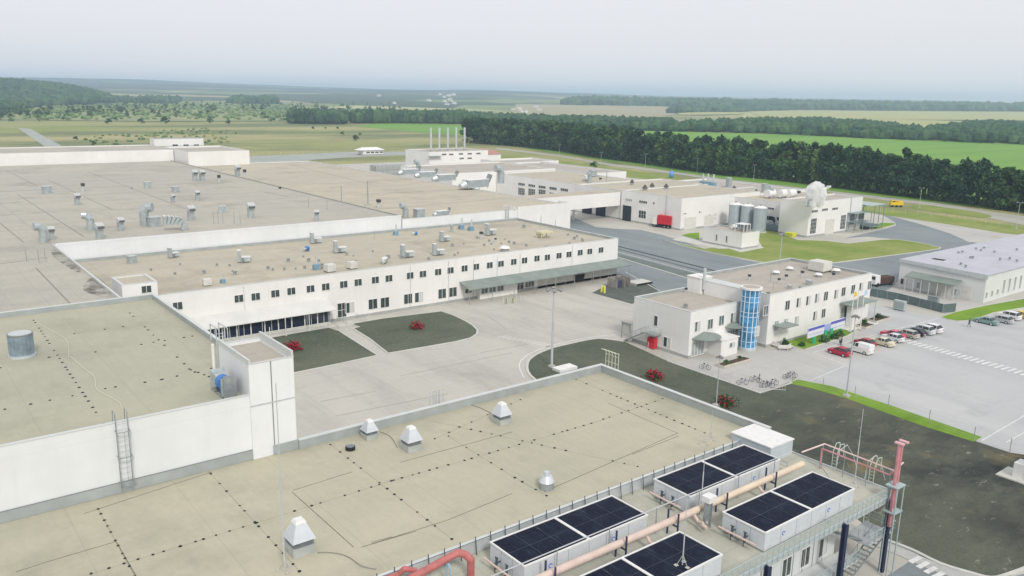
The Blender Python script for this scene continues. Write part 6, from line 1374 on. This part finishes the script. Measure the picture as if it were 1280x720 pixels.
# billboard sign on green posts
x0_, y0_ = g(1008, 432); x1_, y1_ = g(1054, 417); vx = Vector((x1_-x0_, y1_-y0_)); Lb = vx.length; az = math.atan2(vx.y, vx.x)
t = thing('sign_board', 'long white sign board with a blue band on green posts in the flower bed', 'sign', (x0_, y0_, .05), az)
def board(a, b, z0, z1):
    s_ = MB().box(a, b, -.12, .12, z0, z1).build('panel', mat('sign_white', (.70,.73,.78), .4, 0, .12, .8), t)
    MB().box(a, b, -.135, -.121, z1-.55, z1-.02).build('blue_band', mat('sign_blue', (.12,.13,.50), .4, 0, .3, .8), s_)
    o = MB(); q_ = a+.5
    while q_ < b-.8: w_ = RND.uniform(.25,.7); o.box(q_, q_+w_, -.134, -.121, z0+.5, z0+.68); q_ += w_+.25
    o.build('small_print', mat('sign_print', (.38,.42,.58), .5), s_)
board(0, Lb*.42, 1.3, 3.2); board(Lb*.60, Lb, 1.3, 3.2)
MB().box(Lb*.42+.01, Lb*.60-.01, -.1, .1, 1.5, 2.9).build('link_panel', mat('sign_blue2', (.30,.38,.66), .4), t)
for q_ in (.16,.46,.62,.86):
    MB().box(Lb*q_-.45, Lb*q_+.45, -.28, -.14, 0, 1.9 if .4 < q_ < .7 else 1.3).build('post', GREENP, t)
lawn('planted_bed', gp((964,424),(978,417),(1010,408),(1052,398),(1074,412),(1060,420),(1006,437.5),(990,433)), .06, LAWN, .3)
# bushes of the bed
def shrub(px, py, s, label, m=None, tall=1.0, name='shrub'):
    x, y = g(px, py); t = thing(name, label, 'shrub', (x, y, .05)); a = MB()
    for k in range(int(150)):
        d = Vector((RND.gauss(0,1), RND.gauss(0,1), abs(RND.gauss(0,1)))).normalized(); q = RND.random()**.35; tri_leaf(a, Vector((d.x*s*q, d.y*s*q, .1+d.z*s*tall*1.3*q)), .16*s+.05, RND.randrange(2))
    a.build('foliage', m or [LEAF[1], LEAF[0]], t); MB().cyl((0,0,-.05),(0,0,s*.7),.05,n=5).build('stem', BROWN, t)
for a in ((1012,417,1.0,'dark column conifer behind the left sign panel',[LEAF[0],LEAF[0]],2.1),(1030,428,1.0,'leafy shrub under the middle of the sign'),(1043,424,.8,'green shrub right of the middle sign posts'),(1050,420,.8,'low shrub at the right end of the sign'),
    (970,424,.9,'dark shrub at the left tip of the planted bed'),(978,428,.7,'low shrub on the left of the planted bed'),(1098,399,.9,'shrub in the rear planter beyond the flagpoles'),(1079,406.5,.9,'shrub in the square planter by the flagpoles'),(982,432,.7,'low hedge clump left of the sign'),(1002,433,.6,'low hedge clump below the sign'),
    (908,456,.6,'small shrub at the left end of the long planter'),(924,450,.5,'small shrub at the right end of the long planter')): shrub(*a)
def planter(px, py, w, d, label, rz=0, h=.45):
    x, y = g(px, py); t = thing('planter', label, 'planter', (x, y, .02), rz); o = MB(); o.box(-w/2,w/2,-d/2,-d/2+.15,0,h).box(-w/2,w/2,d/2-.15,d/2,0,h).box(-w/2,-w/2+.15,-d/2+.15,d/2-.15,0,h).box(w/2-.15,w/2,-d/2+.15,d/2-.15,0,h); o.build('border', mat('planter_stone', (.56,.53,.46), .8, 0, .2, 1), t)
    MB().box(-w/2+.15,w/2-.15,-d/2+.15,d/2-.15,0,h-.1).build('soil', mat('soil', (.10,.075,.05), .95, 0, .3, 2), t)
planter(917,454.5,1.8,7.5,'long low stone planter before the office doors'); planter(1079,408,3,3.6,'square planter right of the flagpoles'); planter(1098,400,2.4,6,'stone planter beyond the office corner')
# benches
for k, (px, py) in enumerate(((968,434),(979,438),(988,436.5))):
    x, y = g(px, py); t = thing('bench', ('pale bench at the left tip of the bed','pale bench in the middle before the bed','pale bench nearest the corner of the bed')[k], 'bench', (x, y, .02), .9*k)
    MB().box(-.9,.9,-.25,.25,.40,.46).build('seat', OFFW, t); MB().box(-.9,.9,.24,.29,.5,.9).build('backrest', OFFW, t)
    for xx in (-.7,.7): MB().box(xx-.05,xx+.05,-.22,.28,0,.40).build('leg', CONCR, t)
# bicycles
def bike():
    t = thing('bicycle', '', 'bicycle', (0,0,0), 0, 'bicycles parked by the fence corner')
    for xx in (-.52,.52):
        o = MB()
        for j in range(14): a, b = 2*math.pi*j/14, 2*math.pi*(j+1)/14; o.cyl((xx+.34*math.cos(a),0,.35+.34*math.sin(a)),(xx+.34*math.cos(b),0,.35+.34*math.sin(b)),.025,n=5)
        for j in range(7): a = 2*math.pi*j/7; o.cyl((xx,0,.35),(xx+.33*math.cos(a),0,.35+.33*math.sin(a)),.006,n=3)
        o.build('wheel', TYRE, t)
    o = MB(); o.tube([(-.52,0,.35),(-.15,0,.80),(.38,0,.82),(.02,0,.33),(-.52,0,.35)],.025,5).tube([(-.15,0,.85),(.02,0,.33)],.022,5).tube([(.52,0,.35),(.36,0,.95)],.025,5); o.build('frame', mat('bike_frame', (.05,.07,.16), .35), t)
    MB().box(-.3,-.02,-.08,.08,.86,.93).build('saddle', BLACK, t); MB().cyl((.36,-.28,.98),(.36,.28,.98),.02,n=5).build('handlebar', GALV, t)
    return Proto(t)
BK = bike()
for k, (px, py, a, lb) in enumerate(((881,462,.5,'bicycle parked alone near the office doors'),(928,481,1.0,'bicycle at the left end of the fence corner'),(944,478,.4,'bicycle leaning left of the rack centre'),(949,476,2.2,'bicycle behind the rack at the fence corner'),
        (955,484,1.3,'left one of the crowded bicycles on the rack'),(960,485,.9,'middle one of the crowded bicycles on the rack'),(966,482,1.2,'right one of the crowded bicycles on the rack'),(986,474,.7,'bicycle at the right end near the grass strip'),(989,472.5,.9,'outermost bicycle beside the grass strip tip'))):
    BK.put((*g(px,py), .02), a, label=lb, scale=(1.15,1.15,1.15))
t = thing('bicycle_rack', 'low white bicycle rack rail at the fence corner', 'rack', (*g(958,487), .02), rad(45)); o = MB()
for k in range(7): o.tube([(-2.4+k*.8,0,0),(-2.4+k*.8,0,.7),(-2.0+k*.8,0,.7),(-2.0+k*.8,0,0)], .025, 4)
o.build('hoops', LSTEEL, t); MB().cyl((-2.6,0,.1),(2.9,0,.1),.03,n=5).build('rail', LSTEEL, t)
# ---- fences
def fence(name, label, pts, h, step, m_post, m_mesh, z=.02, solid=False, cat='fence', wires=6, pr=.05):
    P3 = [Vector((*p, z)) for p in pts]; t = thing(name, label, cat, tuple(P3[0])); o = MB(); w_ = MB(); n_all = 0
    for a, b in zip(P3, P3[1:]):
        L_ = (b-a).length; n_ = max(1, round(L_/step))
        for k in range(n_+1):
            if n_all and k == 0: continue
            p = a.lerp(b, k/n_)-P3[0]; pm = MB().cyl(p, p+Vector((0,0,h)), pr, n=5); n_all += 1
            if n_all <= 100: pm.build('post', m_post, t)
        a2, b2 = a-P3[0], b-P3[0]
        if solid:
            nn = Vector((-(b-a).y, (b-a).x, 0)).normalized()*.02; w_.add([a2-nn,a2+nn,b2+nn,b2-nn,a2-nn+Vector((0,0,h)),a2+nn+Vector((0,0,h)),b2+nn+Vector((0,0,h)),b2-nn+Vector((0,0,h))],[(3,2,1,0),(4,5,6,7),(0,1,5,4),(1,2,6,5),(2,3,7,6),(3,0,4,7)])
        else:
            for k in range(wires): zz = Vector((0,0,h*(k+.5)/wires)); w_.cyl(a2+zz, b2+zz, .007, n=3)
    w_.build('panel' if solid else 'wire', m_mesh, t)
PM = mat('fence_post', (.30,.32,.31), .6); PML = mat('fence_post_pale', (.55,.57,.56), .6)
fence('wire_fence', 'thin wire fence with slim posts along the car park grass strip', gp((990,478.5),(1110,509),(1217,551),(1262,566),(1300,574)), 2.0, 5.6, PM, PML)
fence('wire_fence', 'pale wire fence along the plaza edge from the office stair to the corner', gp((786,429),(835,452),(875,466),(955,491.5),(988,479)), 1.9, 5.2, PML, PML, wires=4)
fence('mesh_fence', 'long grey green mesh fence between the office and the warehouse forecourt', gp((1084,369.5),(1121,376.5),(1178,391),(1194,389.8)), 1.9, 2.6, PM, mat('green_mesh', (.13,.18,.18), .7, 0, .25, 1.5), solid=True)
fence('wire_fence', 'faint perimeter fence beyond the right road', gp((1070,262),(1180,272),(1232,280),(1300,291)), 2.0, 5, PML, PML, wires=4)
fence('wire_fence', 'faint perimeter fence beside the long far track', gp((290,196),(447,191),(520,193),(505,203)), 2.0, 9, PML, PML, wires=3, pr=.08)
t = thing('gate_panel', 'small grey notice box on the plaza by the mesh fence', 'notice box', (*g(1124,388), .02)); MB().box(-1.2,1.2,-.5,.5,.25,2.2).build('box', mat('box_grey', (.44,.50,.48), .5, 0, .2, 1), t); MB().box(-1.05,1.05,-.53,-.51,.6,1.9).build('front', mat('box_front', (.30,.36,.36), .4), t); MB().box(-1,-.8,-.4,.4,0,.25).box(.8,1,-.4,.4,0,.25).build('foot', TRIM, t)
t = thing('utility_box', 'dark grey utility box behind the mesh fence', 'utility box', (*g(1166,380), .02)); MB().box(-1.1,1.1,-.5,.5,0,1.7).build('box', mat('util_grey', (.26,.31,.30), .5, 0, .2, 1), t); MB().box(-1.15,1.15,-.55,.55,1.7,1.78).build('lid', TRIM, t)
# red box by the end wall
x_, y_ = g(812.5, 436); t = thing('fire_cabinet', 'bright red fire cabinet against the grey office end wall', 'cabinet', (x_, 108.45, .02)); MB().box(-.85,.85,-.4,.4,.1,2.0).build('body', RED, t); MB().box(-.03,.03,-.43,-.41,.2,1.9).box(-.7,-.15,-.43,-.41,1.1,1.7).build('door_joint', mat('dark_red_rib',(0,0,0)), t)
t = thing('wall_frame', 'small dark frame stand left of the office end wall', 'stand', (*g(777,422), .02)); MB().box(-.06,.06,-.06,.06,0,3).box(2.0,2.12,-.06,.06,0,3).box(-.2,2.4,-.2,.2,3.0,3.12).build('frame', TRIM, t); MB().box(.1,1.9,-.02,.02,1.8,2.9).build('screen', mat('pale_screen', (.5,.5,.46), .7), t)
# white switch cabinet at right edge
t = thing('switch_cabinet', 'white stepped cabinet on a concrete slab at the right edge', 'cabinet', (*g(1283,600), .06)); MB().box(-2.8,1.8,-1.8,1.8,0,.15).build('slab', KERB, t); MB().box(-1.3,.2,-.9,.9,.15,2.0).build('low_unit', WHITE, t); MB().box(.2,1.4,-1.0,1.0,.15,4.2).build('tall_unit', WHITE, t)
# white slab by the floodlight base and dark patch objects
t = thing('skylight_slab', 'white flat slab lying on the turf just behind the near parapet', 'slab', (*g(706,462), .05)); MB().box(-1.0,1.0,-1.9,1.9,0,.45).build('slab', WHITE, t); MB().box(-.9,.9,-1.8,1.8,-.05,0).build('footing', CONCR, t)
t = thing('handrail_cage', 'pale hooped handrail cage at the near parapet corner', 'ladder', (-75.9, 74.9, 0)); o = MB()
for k in range(5): o.tube([(k*.6-.3,1.1,7.6),(k*.6-.3,1.1,10.9),(k*.6-.3,.2,11.2)], .05, 5)
for zz in (8.4,9.4,10.4): o.cyl((-.3,1.1,zz),(2.1,1.1,zz),.035,n=5)
for xx in (.6,1.2): o.cyl((xx,.8,0),(xx,.8,9.6),.05,n=5)
o.build('cage', mat('cream_rail', (.60,.60,.48), .5), t)
t = thing('parapet_ladder', 'thin hooped ladder top rising over the parapet before the yard', 'ladder', (-75.6, gx(548,505,-75.6)[0], 0)); o = MB()
for k in range(5): o.tube([(-.4,-.9+k*.45,6.5),(-.4,-.9+k*.45,10.9)], .035, 4)
for zz in (9.0,10.0,10.8): o.cyl((-.4,-.9,zz),(-.4,.9,zz),.035,n=4)
for yy in (-.25,.25): o.cyl((-.3,yy,0),(-.3,yy,10.9),.05,n=4)
o.build('cage', LSTEEL, t)
# sheds and clutter on the corner bed by the wing
sheet('debris_patch', gp((740,366),(772,350),(812,354),(826,364.5),(790,380)), .02, mat('wet_dirt', (.12,.14,.12), .9, 0, .35, .3))
t = thing('dumpster_shelter', 'brown concrete waste shelter on the dark corner patch', 'shelter', (*g(773,358), .02)); o = MB(); o.box(-1.6,1.6,-2.2,-2.0,0,2.2).box(-1.6,1.6,.4,.6,0,2.2).box(-1.6,1.6,2.2,2.4,0,2.2).box(-1.6,-1.45,-2.0,2.2,0,2.2); o.build('wall', mat('brown_concrete', (.36,.33,.30), .9, 0, .3, .8), t); MB().box(-1.0,.9,-1.6,.2,0,1.6).build('bin', mat('navy_bin', (.06,.07,.13), .5), t)
t = thing('low_platform', 'low white concrete ramp with dark edge on the corner patch', 'ramp', (*g(800,354), .02)); MB().box(-1.8,1.8,-3.0,2.4,0,.5).build('ramp', KERB, t); MB().box(1.81,1.9,-3.0,2.4,0,.45).build('edge', BLACK, t)
for k, (px, py) in enumerate(((752,365.5),(755.5,366.5))):
    t = thing('traffic_marker', ('left yellow marker post on the kerb','right yellow marker post on the kerb')[k], 'marker', (*g(px,py), .02)); MB().cyl((0,0,.1),(0,0,1.6),.25,n=8).build('post', mat('marker_yellow', (.72,.74,.12), .5), t); MB().cyl((0,0,0),(0,0,.1),.35,n=8).build('foot', TRIM, t)
t = thing('waste_container', 'dark skip standing by the panelled wall under the grey canopy', 'skip', (*g(721.5,352), .02)); MB().frustum((0,0),.9,1.2,.15,1.1,1.5,1.9).build('bin', BLACK, t); MB().box(-1.1,1.1,-1.5,1.5,1.9,2.0).build('lid', mat('bin_lid', (.2,.18,.16), .6), t)
for k, (px, py) in enumerate(((633,380),(641,379))):
    t = thing('yard_post', ('left dark post in the low railing before the canopy','right dark post in the low railing before the canopy')[k], 'post', (*g(px,py), .01)); MB().cyl((0,0,0),(0,0,1.2),.12,n=6).build('pole', mat('olive_post', (.22,.24,.08), .6), t); MB().box(-.25,.25,-.25,.25,0,.08).build('foot', CONCR, t)
fence('low_railing', 'low pale railing with a few uprights before the grey canopy', gp((629,380),(656,377.5)), 1.5, 1.1, OFFW, OFFW, cat='railing', wires=3)
# ---- people: one continuous skinned figure each
def person(px, py, rz, top, legs, hair, label, stride=.25, z=.03, extra=None):
    x, y = g(px, py); t = thing('person', label, 'person', (x, y, z), rz); V = []; E_ = []; Rr = []
    def v(p, r): V.append(p); Rr.append(r); return len(V)-1
    def e(*a): 
        for i, j in zip(a, a[1:]): E_.append((i, j))
    pel = v((0,0,.95),(.15)); ab = v((0,0,1.15),.135); ch = v((0,0,1.36),.155); nk = v((.01,0,1.50),.06); hd = v((.02,0,1.64),.10); ht = v((.02,0,1.70),.095); e(pel,ab,ch,nk,hd,ht)
    fing = []
    for s_ in (-1,1):
        hp = v((0,s_*.10,.90),.10); kn = v((s_*stride*.45+.03,s_*.10,.50),.065); an = v((s_*stride-.04,s_*.10,.09),.045); to = v((s_*stride+.14,s_*.11,.04),.035); e(pel,hp,kn,an,to)
        sh = v((0,s_*.20,1.42),.07); el = v((-s_*stride*.4,s_*.25,1.13),.045); wr = v((-s_*stride*.8+.05,s_*.24,.88),.03); hn = v((-s_*stride*.85+.07,s_*.24,.81),.036); e(ch,sh,el,wr,hn)
        for k in range(5):
            a = v((-s_*stride*.85+.07+.018*(k-2),s_*(.245+(.03 if k == 4 else 0)),.76),.010); b = v((-s_*stride*.85+.08+.02*(k-2),s_*(.24+(.035 if k == 4 else 0)),.725+(.02 if k in (0,4) else 0)),.009); e(hn,a,b)
    me_ = bpy.data.meshes.new('body'); me_.from_pydata(V, E_, []); ob = bpy.data.objects.new('body', me_); COL.objects.link(ob); ob.parent = t
    sk = ob.modifiers.new('skin','SKIN'); 
    for i, sv in enumerate(me_.skin_vertices[0].data): sv.radius = (Rr[i], Rr[i]*(1.0 if Rr[i] < .1 else 1.15)); sv.use_root = (i == 0)
    sb = ob.modifiers.new('sub','SUBSURF'); sb.levels = 1; sb.render_levels = 1
    mt = bpy.data.materials.new('clothes'); mt.use_nodes = True; nt = mt.node_tree; bs = nt.nodes['Principled BSDF']; tc = nt.nodes.new('ShaderNodeTexCoord'); sp = nt.nodes.new('ShaderNodeSeparateXYZ'); rp = nt.nodes.new('ShaderNodeValToRGB'); mr = nt.nodes.new('ShaderNodeMath'); mr.operation = 'DIVIDE'; mr.inputs[1].default_value = 2
    nt.links.new(tc.outputs['Object'], sp.inputs[0]); nt.links.new(sp.outputs[2], mr.inputs[0]); nt.links.new(mr.outputs[0], rp.inputs[0]); rp.color_ramp.interpolation = 'CONSTANT'
    el_ = rp.color_ramp.elements; el_[0].color = (.02,.02,.02,1); el_[1].position = .05; el_[1].color = (*legs,1); a = el_.new(.49); a.color = (*top,1); a = el_.new(.755); a.color = (.45,.28,.2,1)
    nt.links.new(rp.outputs[0], bs.inputs['Base Color']); bs.inputs['Roughness'].default_value = .8; me_.materials.append(mt)
    MB().ball((-.01,0,1.72),.115,2,0,(1,1,.85)).build('hair', mat('hair_'+hair, {'dark':(.02,.015,.012),'brown':(.10,.06,.03)}[hair], .7), t, smooth=True)
    f_ = MB()
    for s_ in (-1,1): f_.ball((.115,s_*.035,1.66),.012,0)
    f_.ball((.125,0,1.63),.016,0).box(.108,.12,-.025,.025,1.585,1.595); f_.build('face', mat('face_dark', (.12,.05,.04), .6), t)
    return t
person(1051.5,432,rad(200),(.02,.02,.025),(.03,.03,.04),'dark','person in dark clothes standing between the sign and the crimson hatchback',.12)
person(1049.3,431.5,rad(20),(.35,.34,.30),(.05,.05,.07),'brown','person in a pale top beside the dark-clothed person at the sign',.14)
person(1211,409,rad(150),(.08,.07,.12),(.06,.06,.10),'dark','person walking alone across the car park towards the far cars',.28)
# distant village roofs: small white houses in the valley
hs = thing('village_house', '', 'house', (0,0,0), 0, 'tiny white houses of the far village'); MB().box(-9,9,-6,6,0,6).build('wall', W, hs)
o = MB(); o.add([(-9.5,-6.5,6),(9.5,-6.5,6),(9.5,6.5,6),(-9.5,6.5,6),(-9.5,0,10),(9.5,0,10)],[(0,1,5,4),(2,3,4,5),(1,2,5),(3,0,4)]); o.build('roof', mat('far_roof', (.42,.38,.36), .8), hs); HS = Proto(hs)
for k in range(26):
    px = RND.choice((RND.uniform(470,570), RND.uniform(540,575), RND.uniform(640,680), RND.uniform(920,960))); py = RND.uniform(126,134) if px < 600 else (RND.uniform(136,142) if px < 700 else RND.uniform(132,134))
    x, y = g(px, py); s_ = math.hypot(x, y)/3600; HS.put((x, y, max(0, hills(x,y)) if math.hypot(x,y) > 2300 else .4), RND.uniform(0,3), label='tiny pale house of the hazy village in the far valley', scale=(s_,s_,s_))
x, y = g(1042, 137); 
# ================================================================== LIGHT
w = bpy.data.worlds.new('World'); SC.world = w; w.use_nodes = True; nt = w.node_tree; bg = nt.nodes['Background']
SUN_EL, SUN_AZ = 40, 108      # azimuth measured from +y clockwise towards +x
sky = nt.nodes.new('ShaderNodeTexSky'); sky.sky_type = 'NISHITA'; sky.sun_disc = False; sky.sun_elevation = rad(SUN_EL); sky.sun_rotation = rad(SUN_AZ); sky.dust_density = 4; sky.air_density = 1.0; sky.ozone_density = 1
# a thin overcast: the veil of cloud is a milky layer over the clear sky
mx = nt.nodes.new('ShaderNodeMix'); mx.data_type = 'RGBA'; mx.inputs[0].default_value = .86; mx.inputs[7].default_value = (9.2, 9.1, 9.45, 1)
nt.links.new(sky.outputs[0], mx.inputs[6]); nt.links.new(mx.outputs[2], bg.inputs['Color']); bg.inputs['Strength'].default_value = .097
sl = bpy.data.lights.new('sun', 'SUN'); sl.energy = 2.0; sl.angle = rad(11); sl.color = (1, .96, .90); so = bpy.data.objects.new('sun', sl); COL.objects.link(so)
dv = Vector((math.sin(rad(SUN_AZ))*math.cos(rad(SUN_EL)), math.cos(rad(SUN_AZ))*math.cos(rad(SUN_EL)), math.sin(rad(SUN_EL)))); so.rotation_euler = dv.to_track_quat('Z', 'Y').to_euler()
# air
hz = MB().box(-13500, 900, -6000, 12500, -3, 155); o = hz.build('haze', vol_mat('haze', (.61,.79,1.0), HAZE)); tag(o, 'pale blue summer haze filling the whole valley', 'haze', None, 'stuff')
SC.view_settings.view_transform = 'Standard'; SC.view_settings.look = 'None'; SC.view_settings.exposure = EXPO; SC.view_settings.gamma = 1
SC.render.engine = 'CYCLES'; c_ = SC.cycles; c_.max_bounces = 8; c_.diffuse_bounces = 3; c_.glossy_bounces = 2; c_.transmission_bounces = 2; c_.volume_bounces = 6; c_.transparent_max_bounces = 8; c_.use_denoising = True
try: c_.denoiser = 'OPENIMAGEDENOISE'; c_.denoising_input_passes = 'RGB_ALBEDO_NORMAL'
except Exception: pass
c_.caustics_reflective = False; c_.caustics_refractive = False; c_.sample_clamp_indirect = 5
